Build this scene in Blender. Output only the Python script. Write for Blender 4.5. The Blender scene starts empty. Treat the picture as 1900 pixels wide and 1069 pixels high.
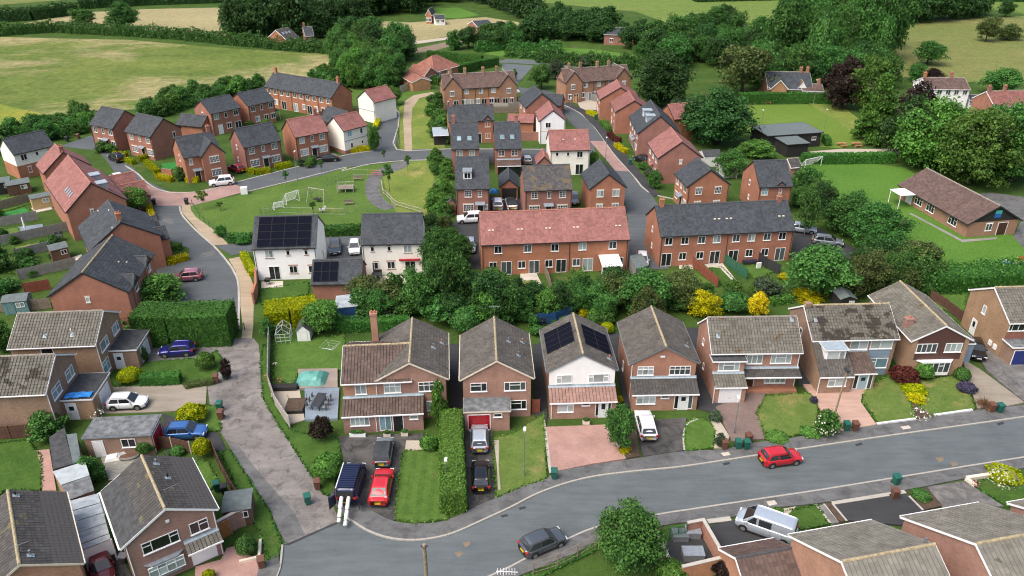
import bpy,math,random
import numpy as np
from mathutils import Vector,Matrix
from mathutils.geometry import tessellate_polygon
random.seed(7)
rng = np.random.default_rng(11)
R = math.radians
S = bpy.context.scene
COL = S.collection

# ---------------------------------------------------------------- camera, sky, sun, exposure
CAM_H,CAM_F,CAM_P = 50.0,1440.0,R(27.9)
cam = bpy.data.cameras.new('camera')
cam.sensor_fit = 'HORIZONTAL'
cam.sensor_width = 36.0
cam.lens = 36.0 * CAM_F / 1900.0
cam.clip_start,cam.clip_end = 0.5,9000.0
cam_o = bpy.data.objects.new('camera',cam)
COL.objects.link(cam_o)
cam_o.location = (0,0,CAM_H)
cam_o.rotation_euler = (R(90)-CAM_P,0,0)
S.camera = cam_o

SUN_EL,SUN_AZ = R(56),R(232)          # azimuth clockwise from +Y (north): light comes from behind left
w = bpy.data.worlds.new('World')
S.world = w
w.use_nodes = True
wn = w.node_tree
sky = wn.nodes.new('ShaderNodeTexSky')
sky.sky_type = 'NISHITA'
sky.sun_disc = False
sky.sun_elevation = SUN_EL
sky.sun_rotation = SUN_AZ
sky.air_density = 1.0
sky.dust_density = 6.0
sky.ozone_density = 1.0
bg = wn.nodes['Background']
bg.inputs['Strength'].default_value = 0.14
wn.links.new(sky.outputs[0],bg.inputs['Color'])

sl = bpy.data.lights.new('sun','SUN')
sl.energy = 0.9
sl.angle = R(45)
sl.color = (1.0,0.985,0.955)
so = bpy.data.objects.new('sun',sl)
COL.objects.link(so)
sd = Vector((math.sin(SUN_AZ)*math.cos(SUN_EL),math.cos(SUN_AZ)*math.cos(SUN_EL),math.sin(SUN_EL)))
so.rotation_euler = sd.to_track_quat('Z','Y').to_euler()
so.location = (0,0,200)

S.view_settings.view_transform = 'Standard'
S.view_settings.look = 'None'
S.view_settings.exposure = 0.84
S.view_settings.gamma = 1.0
S.cycles.max_bounces = 5
S.cycles.diffuse_bounces = 3
S.cycles.glossy_bounces = 3
S.cycles.transmission_bounces = 4
S.cycles.transparent_max_bounces = 4
S.cycles.caustics_reflective = False
S.cycles.caustics_refractive = False
S.cycles.use_adaptive_sampling = True
S.cycles.adaptive_threshold = 0.01
S.cycles.use_denoising = True
S.cycles.pixel_filter_type = 'BLACKMAN_HARRIS'
S.cycles.filter_width = 1.15

# ---------------------------------------------------------------- survey helpers: survey sheet point -> ground metres
CP,SP = math.cos(CAM_P),math.sin(CAM_P)
def G(p,z=0.0):
  a = (p[0]-950.0) / CAM_F
  b = (534.5-p[1]) / CAM_F
  dy,dz = CP + b * SP,-SP + b * CP
  t = (CAM_H-z) / -dz
  return Vector((a*t,dy*t,z))
def pxm(p):                                   # survey units per metre at that ground point
  g = G(p)
  return CAM_F / (g.y*CP+CAM_H*SP)
def hgt(g,py):                               # height above ground point g that reaches survey row py
  b = (534.5-py) / CAM_F
  k = (-SP+b*CP) / (CP+b*SP)
  return CAM_H + g.y * k
def crop(ox,oy,s):
  return lambda x,y: (ox+x*s,oy+y*s)
k64 = 640 / 1900
A1,A2,A3 = crop(0,0,k64),crop(600,0,k64),crop(1260,0,k64)
A4,A5,A6 = crop(0,330,k64),crop(600,330,k64),crop(1260,330,k64)
k50 = 500 / 1900
B1,B2,B4,B7 = crop(0,550,k50),crop(0,788,k50),crop(500,788,k50),crop(900,788,k50)
B3 = crop(470,570,400/1900)
B5 = crop(840,560,480/1900)
B6 = crop(1260,500,k64)
B8 = crop(1300,750,600/1900)
k32 = 320 / 1900
C1,C2,C3,C4,C5 = crop(0,180,k32),crop(300,120,k32),crop(480,120,k32),crop(800,100,k32),crop(1000,100,k32)
C6 = crop(800,240,400/1900)
C7,C8 = crop(300,270,k32),crop(0,340,k32)
D1 = crop(180,900,300/1898)
D2 = crop(1590,500,310/1841)
D3 = crop(0,560,300/1886)
D4 = crop(1270,580,250/1407)
D5 = crop(60,240,260/1737)
D6 = crop(1140,280,360/1749)

# ---------------------------------------------------------------- materials
M = {}
def newmat(name):
  m = bpy.data.materials.new(name)
  m.use_nodes = True
  nt = m.node_tree
  b = nt.nodes['Principled BSDF']
  return m,nt,b
def lk(nt,a,b):
  nt.links.new(a,b)
def texco(nt,kind='Object'):
  return nt.nodes.new('ShaderNodeTexCoord').outputs[kind]
def noise(nt,vec,scale,detail=4,rough=.55,dist=0.0):
  n = nt.nodes.new('ShaderNodeTexNoise')
  n.inputs['Scale'].default_value = scale
  n.inputs['Detail'].default_value = detail
  n.inputs['Roughness'].default_value = rough
  n.inputs['Distortion'].default_value = dist
  lk(nt,vec,n.inputs['Vector'])
  return n.outputs[0]
def ramp(nt,fac,stops,interp='LINEAR'):
  n = nt.nodes.new('ShaderNodeValToRGB')
  cr = n.color_ramp
  cr.interpolation = interp
  while len(cr.elements) < len(stops):
    cr.elements.new(0.5)
  for e,(p,c) in zip(cr.elements,stops):
    e.position = p
    e.color = c if len(c) == 4 else (*c,1)
  lk(nt,fac,n.inputs[0])
  return n.outputs[0]
def mixc(nt,fac,a,b,mode='MIX'):
  n = nt.nodes.new('ShaderNodeMix')
  n.data_type = 'RGBA'
  n.blend_type = mode
  for sock,v in ((n.inputs[0],fac),(n.inputs[6],a),(n.inputs[7],b)):
    if isinstance(v,(int,float)):
      sock.default_value = v
    elif isinstance(v,tuple):
      sock.default_value = v if len(v) == 4 else (*v,1)
    else:
      lk(nt,v,sock)
  return n.outputs[2]
def mth(nt,op,a,b=0.0):
  n = nt.nodes.new('ShaderNodeMath')
  n.operation = op
  for i,v in enumerate((a,b)):
    if isinstance(v,(int,float)):
      n.inputs[i].default_value = v
    else:
      lk(nt,v,n.inputs[i])
  return n.outputs[0]
def bump(nt,b,h,strength=.3,dist=.02):
  n = nt.nodes.new('ShaderNodeBump')
  n.inputs['Strength'].default_value = strength
  n.inputs['Distance'].default_value = dist
  lk(nt,h,n.inputs['Height'])
  lk(nt,n.outputs[0],b.inputs['Normal'])
def island(nt):
  return nt.nodes.new('ShaderNodeNewGeometry').outputs['Random Per Island']
def objrand(nt):
  return nt.nodes.new('ShaderNodeObjectInfo').outputs['Random']
def mapped(nt,sc,rot=0.0,kind='Object'):
  n = nt.nodes.new('ShaderNodeMapping')
  n.inputs['Scale'].default_value = sc
  n.inputs['Rotation'].default_value = (0,0,rot)
  lk(nt,texco(nt,kind),n.inputs['Vector'])
  return n.outputs[0]

def plain(name,c,rough=.6,var=.12,scale=3.0,metal=0.0,spec=.5,coat=0.0):
  m,nt,b = newmat(name)
  f = noise(nt,texco(nt),scale,5)
  lo = tuple(max(0,x*(1-var))for x in c)
  hi = tuple(min(1,x*(1+var))for x in c)
  lk(nt,ramp(nt,f,[(.3,lo),(.7,hi)]),b.inputs['Base Color'])
  b.inputs['Roughness'].default_value = rough
  b.inputs['Metallic'].default_value = metal
  b.inputs['Specular IOR Level'].default_value = spec
  b.inputs['Coat Weight'].default_value = coat
  b.inputs['Coat Roughness'].default_value = .05
  M[name] = m
  return m
def brick(name,c1,c2,mortar,dirt=.25,sc=1.0):
  m,nt,b = newmat(name)
  sep = nt.nodes.new('ShaderNodeSeparateXYZ')
  lk(nt,texco(nt),sep.inputs[0])
  com = nt.nodes.new('ShaderNodeCombineXYZ')
  lk(nt,mth(nt,'ADD',sep.outputs[0],sep.outputs[1]),com.inputs[0])
  lk(nt,sep.outputs[2],com.inputs[1])
  br = nt.nodes.new('ShaderNodeTexBrick')
  br.inputs['Scale'].default_value = sc
  br.inputs['Brick Width'].default_value = .225
  br.inputs['Row Height'].default_value = .075
  br.inputs['Mortar Size'].default_value = .009
  br.inputs['Bias'].default_value = -.1
  br.inputs['Color1'].default_value = (*c1,1)
  br.inputs['Color2'].default_value = (*c2,1)
  br.inputs['Mortar'].default_value = (*mortar,1)
  lk(nt,com.outputs[0],br.inputs['Vector'])
  n1 = noise(nt,texco(nt),.55,5,.6)
  n2 = noise(nt,mapped(nt,(3.2,3.2,9.0)),1.0,4,.7)
  c = mixc(nt,ramp(nt,n2,[(.35,(0,0,0)),(.65,(1,1,1))]),tuple(x*.72 for x in c1),br.outputs[0])
  c = mixc(nt,.55,br.outputs[0],c)
  d = ramp(nt,n1,[(.3,(1-dirt,)*3),(.7,(1.08,1.06,1.04))])
  hs = nt.nodes.new('ShaderNodeHueSaturation')
  lk(nt,mth(nt,'ADD',mth(nt,'MULTIPLY',objrand(nt),.016),.494),hs.inputs['Hue'])
  lk(nt,mth(nt,'ADD',mth(nt,'MULTIPLY',objrand(nt),.22),.84),hs.inputs['Saturation'])
  lk(nt,mth(nt,'ADD',mth(nt,'MULTIPLY',objrand(nt),.26),.82),hs.inputs['Value'])
  lk(nt,mixc(nt,1.0,c,d,'MULTIPLY'),hs.inputs['Color'])
  lk(nt,hs.outputs[0],b.inputs['Base Color'])
  b.inputs['Roughness'].default_value = .88
  b.inputs['Specular IOR Level'].default_value = .25
  bump(nt,b,br.outputs[1],-.35,.01)
  M[name] = m
def tiles(name,c1,c2,moss=None,mossamt=.0,lichen=None,rough=.75,streak=.25):
  m,nt,b = newmat(name)
  c = ramp(nt,island(nt),[(0,c1),(.5,tuple((p+q)/2 for p,q in zip(c1,c2))),(1,c2)])
  n = noise(nt,texco(nt),.7,6,.6)
  c = mixc(nt,1.0,c,ramp(nt,n,[(.3,(1-streak,)*3),(.7,(1+streak*.5,)*3)]),'MULTIPLY')
  n3 = noise(nt,texco(nt),14,3,.7)
  c = mixc(nt,1.0,c,ramp(nt,n3,[(.25,(.82,)*3),(.75,(1.14,)*3)]),'MULTIPLY')
  if moss:
    n2 = mth(nt,'ADD',noise(nt,texco(nt),.5,4,.6,.6),mth(nt,'MULTIPLY',island(nt),.12))
    c = mixc(nt,ramp(nt,n2,[(.68-mossamt,(0,0,0)),(.74-mossamt,(.9,.9,.9))]),c,moss)
  if lichen:
    n4 = noise(nt,texco(nt),5.5,5,.75)
    c = mixc(nt,ramp(nt,n4,[(.64,(0,0,0)),(.72,(.75,.75,.75))]),c,lichen)
  lk(nt,c,b.inputs['Base Color'])
  b.inputs['Roughness'].default_value = rough
  b.inputs['Specular IOR Level'].default_value = .3
  bump(nt,b,n3,.25,.01)
  M[name] = m
def leafmat(name,c1,c2,c3=None,trans=.35,sat=.93):
  m,nt,b = newmat(name)
  c3 = c3 or tuple(x*1.35 for x in c2)
  r = island(nt)
  c = ramp(nt,r,[(0,c1),(.6,c2),(1,c3)])
  n = noise(nt,texco(nt),4.0,3,.6)
  c = mixc(nt,1.0,c,ramp(nt,n,[(.32,(.55,.62,.55)),(.68,(1.42,1.30,1.2))]),'MULTIPLY')
  hsv = nt.nodes.new('ShaderNodeHueSaturation')
  lk(nt,mth(nt,'ADD',mth(nt,'MULTIPLY',objrand(nt),.022),.489),hsv.inputs['Hue'])
  lk(nt,mth(nt,'ADD',mth(nt,'MULTIPLY',objrand(nt),.42),.68),hsv.inputs['Value'])
  hsv.inputs['Saturation'].default_value = sat
  lk(nt,c,hsv.inputs['Color'])
  lk(nt,hsv.outputs[0],b.inputs['Base Color'])
  b.inputs['Roughness'].default_value = .6
  b.inputs['Specular IOR Level'].default_value = .25
  tr = nt.nodes.new('ShaderNodeBsdfTranslucent')
  lk(nt,hsv.outputs[0],tr.inputs['Color'])
  mx = nt.nodes.new('ShaderNodeMixShader')
  mx.inputs[0].default_value = trans
  lk(nt,b.outputs[0],mx.inputs[1])
  lk(nt,tr.outputs[0],mx.inputs[2])
  lk(nt,mx.outputs[0],nt.nodes['Material Output'].inputs[0])
  M[name] = m
def grass(name,a,b_,dry=None,dryamt=0.0,scale=.35,stripes=False,fine=9.0,sx=1.0,sy=1.0,rot=0.0,yellow=None):
  m,nt,b = newmat(name)
  v = mapped(nt,(sx,sy,1),rot)
  c = ramp(nt,noise(nt,v,scale,6,.62),[(.3,a),(.7,b_)])
  if dry:
    n2 = noise(nt,v,scale*.6,7,.68,.4)
    c = mixc(nt,ramp(nt,n2,[(.58-dryamt,(0,0,0)),(.72-dryamt,(1,1,1))]),c,dry)
  if yellow:
    n5 = noise(nt,v,scale*1.7,6,.7)
    c = mixc(nt,ramp(nt,n5,[(.60,(0,0,0)),(.70,(.8,.8,.8))]),c,yellow)
  f = noise(nt,texco(nt),fine,6,.75)
  c = mixc(nt,1.0,c,ramp(nt,f,[(.28,(.55,.58,.52)),(.72,(1.42,1.38,1.3))]),'MULTIPLY')
  if stripes:  # mowing stripes: view-dependent brightness of bent grass put into the colour
    wv = nt.nodes.new('ShaderNodeTexWave'); wv.inputs['Scale'].default_value = .30; wv.inputs['Distortion'].default_value = 1.2; wv.inputs['Detail'].default_value = 1
    lk(nt,texco(nt),wv.inputs['Vector']); c = mixc(nt,1.0,c,ramp(nt,wv.outputs[0],[(.35,(.92,.93,.92)),(.65,(1.06,1.05,1.04))]),'MULTIPLY')
  f2 = noise(nt,texco(nt),fine*.22,5,.7)
  c = mixc(nt,1.0,c,ramp(nt,f2,[(.3,(.80,.82,.78)),(.7,(1.16,1.14,1.12))]),'MULTIPLY')
  lk(nt,c,b.inputs['Base Color'])
  b.inputs['Roughness'].default_value = .95
  b.inputs['Specular IOR Level'].default_value = .1
  bump(nt,b,f,.6,.06)
  M[name] = m
def asphalt(name,a,b_,patch=None,patchamt=.1,rough=.85,cracks=False):
  m,nt,b = newmat(name)
  t = texco(nt)
  c = ramp(nt,noise(nt,t,.25,7,.65),[(.3,a),(.7,b_)])
  if patch:
    n2 = noise(nt,t,.8,6,.7,.8)
    c = mixc(nt,ramp(nt,n2,[(.52-patchamt,(0,0,0)),(.74-patchamt,(1,1,1))]),c,patch)
  f = noise(nt,t,16,3,.8)
  c = mixc(nt,1.0,c,ramp(nt,f,[(.25,(.78,)*3),(.75,(1.2,)*3)]),'MULTIPLY')
  c = mixc(nt,1.0,c,ramp(nt,noise(nt,mapped(nt,(.25,1.6,1),R(8)),.9,6,.7),[(.3,(.82,)*3),(.7,(1.15,)*3)]),'MULTIPLY')
  c = mixc(nt,ramp(nt,noise(nt,t,1.7,5,.75),[(.66,(0,)*3),(.76,(.55,)*3)]),c,tuple(x*.45 for x in a))
  if cracks:
    vo = nt.nodes.new('ShaderNodeTexVoronoi')
    vo.feature = 'DISTANCE_TO_EDGE'
    vo.inputs['Scale'].default_value = .55
    mp = nt.nodes.new('ShaderNodeMixRGB')
    mp.inputs[0].default_value = .34
    lk(nt,t,mp.inputs[1])
    nn = nt.nodes.new('ShaderNodeTexNoise')
    nn.inputs['Scale'].default_value = 1.3
    nn.inputs['Detail'].default_value = 5
    lk(nt,t,nn.inputs['Vector'])
    lk(nt,nn.outputs[1],mp.inputs[2])
    lk(nt,mp.outputs[0],vo.inputs['Vector'])
    c = mixc(nt,ramp(nt,vo.outputs[0],[(.0,(.38,)*3),(.014,(0,0,0))]),c,tuple(x*.3 for x in a))
  lk(nt,c,b.inputs['Base Color'])
  lk(nt,ramp(nt,noise(nt,t,.5,5),[(.3,(rough-.12,)*3),(.7,(rough+.08,)*3)]),b.inputs['Roughness'])
  b.inputs['Specular IOR Level'].default_value = .35
  bump(nt,b,f,.3,.01)
  M[name] = m
def paving(name,c1,c2,mortar,bw,bh,ms,rot=0.0,var=.25):
  m,nt,b = newmat(name)
  br = nt.nodes.new('ShaderNodeTexBrick')
  for k,v in (('Scale',1.0),('Brick Width',bw),('Row Height',bh),('Mortar Size',ms)):
    br.inputs[k].default_value = v
  br.inputs['Color1'].default_value = (*c1,1)
  br.inputs['Color2'].default_value = (*c2,1)
  br.inputs['Mortar'].default_value = (*mortar,1)
  lk(nt,mapped(nt,(1,1,1),rot),br.inputs['Vector'])
  n = noise(nt,texco(nt),.35,6,.65)
  c = mixc(nt,1.0,br.outputs[0],ramp(nt,n,[(.3,(1-var,)*3),(.7,(1+var*.6,)*3)]),'MULTIPLY')
  lk(nt,c,b.inputs['Base Color'])
  b.inputs['Roughness'].default_value = .85
  bump(nt,b,br.outputs[1],-.3,.01)
  M[name] = m
def glass(name,c,rough=.06,spec=.6):
  m,nt,b = newmat(name)
  f = noise(nt,texco(nt),1.4,2)
  lk(nt,ramp(nt,mth(nt,'ADD',mth(nt,'MULTIPLY',f,.4),mth(nt,'MULTIPLY',objrand(nt),.6)),
       [(.15,tuple(x*.55 for x in c)),(.85,tuple(min(1,x*1.5)for x in c))]),b.inputs['Base Color'])
  b.inputs['Roughness'].default_value = rough
  b.inputs['Specular IOR Level'].default_value = spec
  M[name] = m

# brickwork and render
brick('brick_estate',(.44,.160,.104),(.355,.122,.08),(.40,.27,.2),.22)
brick('brick_estate_orange',(.43,.21,.12),(.34,.155,.09),(.42,.3,.21),.22)
brick('brick_row',(.47,.225,.155),(.33,.145,.10),(.46,.37,.3),.26)
brick('brick_buff',(.40,.24,.15),(.26,.135,.085),(.40,.32,.25),.25)
brick('brick_red',(.47,.195,.12),(.35,.135,.085),(.44,.33,.25),.24)
plain('render_white',(.86,.86,.84),.9,.04,1.2)
plain('render_cream',(.84,.81,.72),.9,.05,1.0)
plain('upvc',(.86,.86,.86),.4,.02,2)
plain('stone_trim',(.66,.58,.47),.85,.1,4)
plain('brown_clad',(.085,.038,.03),.7,.15,6)
plain('blue_panel',(.20,.27,.34),.6,.08,3)
plain('dark_trim',(.025,.024,.024),.5,.1,3)
plain('lead',(.22,.25,.28),.55,.18,3)
plain('lead_blue',(.30,.36,.40),.5,.15,3)
plain('felt',(.05,.052,.054),.9,.4,2.2)
plain('felt_worn',(.13,.14,.145),.9,.55,1.6)
plain('felt_green',(.11,.135,.135),.85,.2,2)
plain('sheet_grey',(.33,.37,.39),.6,.25,1.5)
plain('cement_sheet',(.36,.40,.415),.8,.2,1.2)
plain('clay_pot',(.42,.17,.085),.8,.15,5)
plain('rooflight',(.05,.06,.075),.12,.2,2,spec=.7)
plain('solar',(.008,.009,.016),.95,.15,3,spec=.02)
plain('solar_frame',(.022,.023,.027),.8,.1,3)
# roofs
tiles('tile_slate',(.038,.045,.052),(.066,.075,.084),streak=.24)
tiles('tile_slate_warm',(.058,.056,.058),(.10,.098,.10),(.13,.10,.06),.06,streak=.15)
tiles('tile_red',(.235,.100,.088),(.315,.142,.124),streak=.22)
tiles('tile_red_dark',(.19,.08,.068),(.27,.118,.10),streak=.2)
tiles('tile_plum',(.095,.062,.052),(.15,.10,.085),streak=.2)
tiles('tile_grey',(.082,.075,.065),(.122,.112,.098),(.05,.045,.035),.0,(.26,.22,.13),streak=.22)
tiles('tile_tan',(.122,.115,.094),(.178,.168,.14),(.10,.07,.035),-.02,(.40,.27,.08),streak=.25)
tiles('tile_moss',(.115,.108,.088),(.165,.155,.127),(.030,.024,.016),.10,(.36,.25,.10),streak=.25)
tiles('tile_dark',(.060,.056,.053),(.092,.087,.081),(.14,.13,.06),.0,(.22,.20,.14),streak=.2)
tiles('tile_brown',(.090,.062,.051),(.138,.098,.080),(.06,.05,.035),-.02,streak=.25)
tiles('tile_pink',(.26,.155,.125),(.33,.205,.168),streak=.12)
tiles('tile_orange',(.25,.105,.075),(.33,.145,.105),streak=.25)
tiles('tile_pale',(.172,.163,.136),(.232,.22,.185),(.10,.085,.055),-.03,(.38,.27,.10),streak=.25)
plain('ridge_grey',(.24,.215,.18),.85,.3,5)
plain('ridge_tan',(.34,.28,.17),.85,.35,4)
plain('ridge_dark',(.062,.066,.072),.8,.15,5)
plain('ridge_red',(.34,.14,.10),.8,.2,5)
# glazing, doors
glass('pane_dark',(.016,.019,.021))
glass('pane_mid',(.06,.075,.078),.08)
glass('pane_net',(.30,.35,.34),.15,.5)
glass('pane_blind',(.42,.46,.45),.2,.4)
glass('pane_teal',(.20,.34,.38),.12,.5)
glass('car_glass',(.022,.026,.030),.04,.8)
plain('door_white',(.78,.78,.78),.4,.03,2)
plain('door_black',(.016,.016,.018),.4,.1,2)
plain('door_red',(.34,.012,.018),.4,.08,2)
plain('door_blue',(.02,.035,.17),.4,.08,2)
plain('door_lightblue',(.30,.42,.47),.45,.05,2)
plain('door_brown',(.06,.025,.015),.5,.1,2)
plain('door_wood',(.30,.13,.04),.6,.3,6)
# ground
grass('g_base',(.036,.074,.017),(.066,.118,.027),(.12,.11,.05),-.01,.2)
grass('g_stripe',(.062,.122,.026),(.088,.155,.036),(.13,.16,.055),0,.45,stripes=True)
grass('g_lawn',(.060,.122,.025),(.092,.168,.038),(.135,.155,.055),0,.45)
grass('g_lawn_deep',(.038,.088,.018),(.068,.130,.028),(.10,.125,.04),0,.5)
grass('g_lawn_worn',(.085,.145,.034),(.13,.18,.05),(.23,.20,.085),.03,.4)
grass('g_lawn_yellow',(.13,.19,.045),(.22,.24,.075),(.30,.25,.11),.04,.35)
grass('g_park',(.066,.126,.027),(.105,.172,.04),(.17,.175,.068),.02,.12)
grass('g_sport',(.068,.158,.026),(.098,.20,.038),(.13,.19,.055),0,.08)
grass('g_bowls',(.105,.175,.030),(.135,.21,.042),None,0,.06)
grass('g_rough',(.11,.17,.035),(.19,.23,.06),(.30,.26,.11),.04,.18,yellow=(.28,.28,.04))
grass('g_meadow',(.075,.125,.028),(.155,.188,.052),(.30,.262,.145),.10,.055,fine=.55,sx=.5,rot=R(-8),yellow=None)
grass('g_meadow_yellow',(.14,.20,.035),(.22,.235,.05),(.29,.27,.05),.06,.06,fine=2.5)
grass('g_hay',(.27,.24,.135),(.34,.30,.175),(.19,.20,.08),.0,.03,fine=1.6,sx=.5)
grass('g_pasture',(.105,.17,.04),(.15,.205,.055),(.22,.21,.09),.04,.018,fine=1.4,sx=.4)
grass('g_pasture_dry',(.135,.165,.052),(.19,.195,.075),(.26,.215,.115),.06,.022,fine=1.4,sx=.4)
grass('g_turf',(.03,.17,.04),(.045,.20,.055),None,0,.5)
plain('slab_grey',(.25,.245,.21),.9,.3,2)
plain('soil',(.075,.05,.033),.95,.35,2.5)
plain('plough',(.19,.145,.095),.95,.2,.5)
plain('mulch',(.22,.13,.08),.95,.35,5)
plain('gravel',(.40,.35,.28),.95,.2,8)
asphalt('asphalt_main',(.088,.104,.109),(.118,.136,.141))
asphalt('asphalt_est',(.072,.082,.087),(.10,.112,.118))
asphalt('asphalt_path',(.105,.108,.108),(.15,.152,.15),(.07,.07,.07),.06)
asphalt('asphalt_dark',(.030,.031,.033),(.05,.052,.054))
asphalt('asphalt_drive',(.095,.092,.088),(.15,.145,.138),(.22,.21,.195),.05)
asphalt('asphalt_wet',(.055,.053,.050),(.12,.115,.105),(.03,.029,.028),.10,.7)
asphalt('lane',(.145,.134,.124),(.255,.236,.22),(.08,.075,.07),.04,.9,True)
asphalt('concrete',(.20,.195,.175),(.27,.262,.235),None)
asphalt('kerb_stone',(.33,.31,.27),(.44,.42,.37),None)
asphalt('sand_path',(.31,.245,.165),(.40,.32,.22),None,.9)
asphalt('gravel_drive',(.22,.19,.148),(.29,.255,.205),None)
asphalt('resin_pink',(.40,.26,.20),(.46,.31,.245),None)
asphalt('slabs_pale',(.46,.42,.35),(.55,.50,.43),None)
paving('block_pink',(.42,.25,.21),(.36,.20,.165),(.28,.2,.17),.2,.1,.008,.2)
paving('block_brown',(.22,.155,.13),(.17,.12,.10),(.12,.09,.08),.2,.1,.008,.5)
paving('block_est',(.38,.235,.205),(.31,.19,.165),(.25,.18,.15),.2,.1,.008,.2)
paving('patio',(.33,.32,.27),(.28,.28,.24),(.14,.15,.1),.6,.6,.02,.4)
paving('deck_blue',(.22,.28,.34),(.19,.25,.31),(.1,.12,.15),3.0,.14,.01,0)
paving('deck_brown',(.30,.25,.21),(.27,.22,.185),(.14,.11,.09),3.0,.14,.01,0)
# foliage
leafmat('leaf_mid',(.043,.138,.024),(.088,.244,.039))
leafmat('leaf_dark',(.023,.079,.018),(.049,.145,.030))
leafmat('leaf_deep',(.035,.124,.022),(.071,.220,.035))
leafmat('leaf_bright',(.065,.180,.020),(.122,.295,.037))
leafmat('leaf_lime',(.10,.19,.018),(.17,.28,.03))
leafmat('leaf_olive',(.067,.113,.026),(.128,.187,.048))
leafmat('leaf_blue',(.055,.10,.055),(.10,.165,.09))
leafmat('leaf_gold',(.44,.45,.022),(.64,.62,.04),(.76,.74,.11),sat=1.08)
leafmat('leaf_goldgreen',(.17,.26,.018),(.36,.40,.03),(.50,.50,.05),sat=1.08)
leafmat('leaf_amber',(.60,.49,.045),(.78,.62,.08),(.85,.70,.12),sat=1.08)
leafmat('leaf_purple',(.020,.013,.013),(.044,.027,.023))
leafmat('leaf_red',(.10,.025,.018),(.19,.05,.03))
leafmat('leaf_rust',(.16,.075,.04),(.27,.14,.07))
leafmat('leaf_hedge',(.035,.143,.018),(.072,.241,.029))
leafmat('leaf_clipped',(.075,.185,.016),(.13,.28,.03))
leafmat('leaf_lav',(.05,.045,.10),(.10,.09,.18))
leafmat('flower_white',(.55,.55,.48),(.75,.75,.68),trans=.1)
leafmat('flower_red',(.45,.05,.03),(.62,.12,.05),trans=.1)
leafmat('flower_pink',(.55,.2,.22),(.65,.3,.3),trans=.1)
plain('bark',(.075,.058,.042),.95,.35,6)
plain('bark_pale',(.42,.38,.33),.9,.3,5)
# timber, metal, misc
plain('fence_wood',(.20,.165,.125),.9,.25,3)
plain('fence_grey',(.22,.215,.20),.9,.22,3)
plain('fence_brown',(.095,.045,.03),.85,.25,3)
plain('fence_red',(.21,.06,.035),.85,.2,3)
plain('fence_pale',(.36,.335,.29),.9,.2,3)
plain('fence_new',(.48,.36,.17),.85,.15,3)
plain('post_conc',(.42,.40,.36),.9,.12,4)
plain('metal_grey',(.30,.32,.33),.45,.1,4,metal=.6)
plain('metal_white',(.75,.76,.76),.5,.05,4)
plain('metal_green',(.03,.12,.07),.5,.1,4)
plain('metal_dark',(.035,.037,.04),.5,.1,4)
plain('bin_green',(.012,.105,.075),.45,.12,3)
plain('bin_brown',(.125,.055,.033),.5,.12,3)
plain('bin_black',(.02,.021,.022),.5,.12,3)
plain('bin_grey',(.19,.20,.21),.5,.12,3)
plain('rubber',(.014,.014,.014),.85,.1,5)
plain('rim',(.36,.37,.38),.35,.1,5,metal=.7)
plain('plastic_black',(.018,.018,.019),.5,.1,4)
plain('tarp_blue',(.015,.22,.62),.4,.25,2.5)
plain('tarp_teal',(.10,.31,.265),.45,.18,2.5)
plain('canvas_white',(.80,.79,.76),.7,.03,2)
plain('canvas_dark',(.030,.034,.040),.75,.3,3)
plain('shed_white',(.78,.78,.75),.7,.05,3)
plain('shed_teal',(.12,.23,.23),.75,.15,3)
plain('shed_blue',(.02,.07,.19),.6,.2,3)
plain('shed_brown',(.12,.065,.04),.85,.25,4)
plain('shed_dark',(.02,.019,.018),.8,.25,4)
plain('pole_wood',(.26,.20,.13),.9,.25,5)
plain('plate_yellow',(.72,.50,.02),.5,.05,3)
plain('lamp_red',(.42,.02,.015),.25,.1,3)
plain('lamp_clear',(.68,.70,.70),.15,.08,3,spec=.7)
plain('toy_red',(.55,.06,.03),.5,.1,3)
plain('toy_blue',(.12,.33,.60),.5,.1,3)
plain('toy_yellow',(.70,.46,.05),.5,.1,3)
plain('sign_blue',(.02,.12,.42),.4,.05,3)
plain('sign_teal',(.06,.40,.36),.4,.05,3)
plain('water',(.30,.36,.38),.08,.05,.2,spec=.8)
def paint(name,c,metal=.3):
  plain(name,c,.28,.06,.9,metal,.5,.8)
for nm_,c_ in dict(white=(.78,.79,.80),silver=(.42,.47,.51),black=(.010,.011,.013),red=(.48,.012,.022),darkgrey=(.085,.10,.115),
          blue=(.022,.020,.20),midblue=(.045,.15,.40),navy=(.012,.018,.055),paleblue=(.44,.50,.56),maroon=(.16,.012,.02),
          pink=(.36,.13,.17),grey=(.24,.27,.30),darkred=(.28,.012,.025)).items():
  paint('paint_' +nm_,c_,0.0 if nm_ in ('white','red','darkred')else .35)
# ---------------------------------------------------------------- objects, parts, meshes
def tag(o,label=None,cat=None,group=None,kind=None):
  if label: o['label'] = label
  if cat: o['category'] = cat
  if group: o['group'] = group
  if kind: o['kind'] = kind
  return o
def thing(name,label,cat,loc=(0,0,0),rz=0.0,group=None,scale=None):
  o = bpy.data.objects.new(name,None)
  o.empty_display_size = .3
  COL.objects.link(o)
  o.location = loc
  o.rotation_euler = (0,0,rz)
  if scale: o.scale = scale
  return tag(o,label,cat,group)
def put(name,mesh,parent=None,loc=None,rz=None,mat=None,rot=None,scale=None):
  o = bpy.data.objects.new(name,mesh)
  COL.objects.link(o)
  if parent is not None: o.parent = parent
  if loc is not None: o.location = loc
  if rz is not None: o.rotation_euler = (0,0,rz)
  if rot is not None: o.rotation_euler = rot
  if scale is not None: o.scale = scale
  if mat is not None:
    if len(mesh.materials) == 0: mesh.materials.append(None)
    o.material_slots[0].link = 'OBJECT'
    o.material_slots[0].material = M[mat] if isinstance(mat,str) else mat
  return o
V3 = Vector
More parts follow.
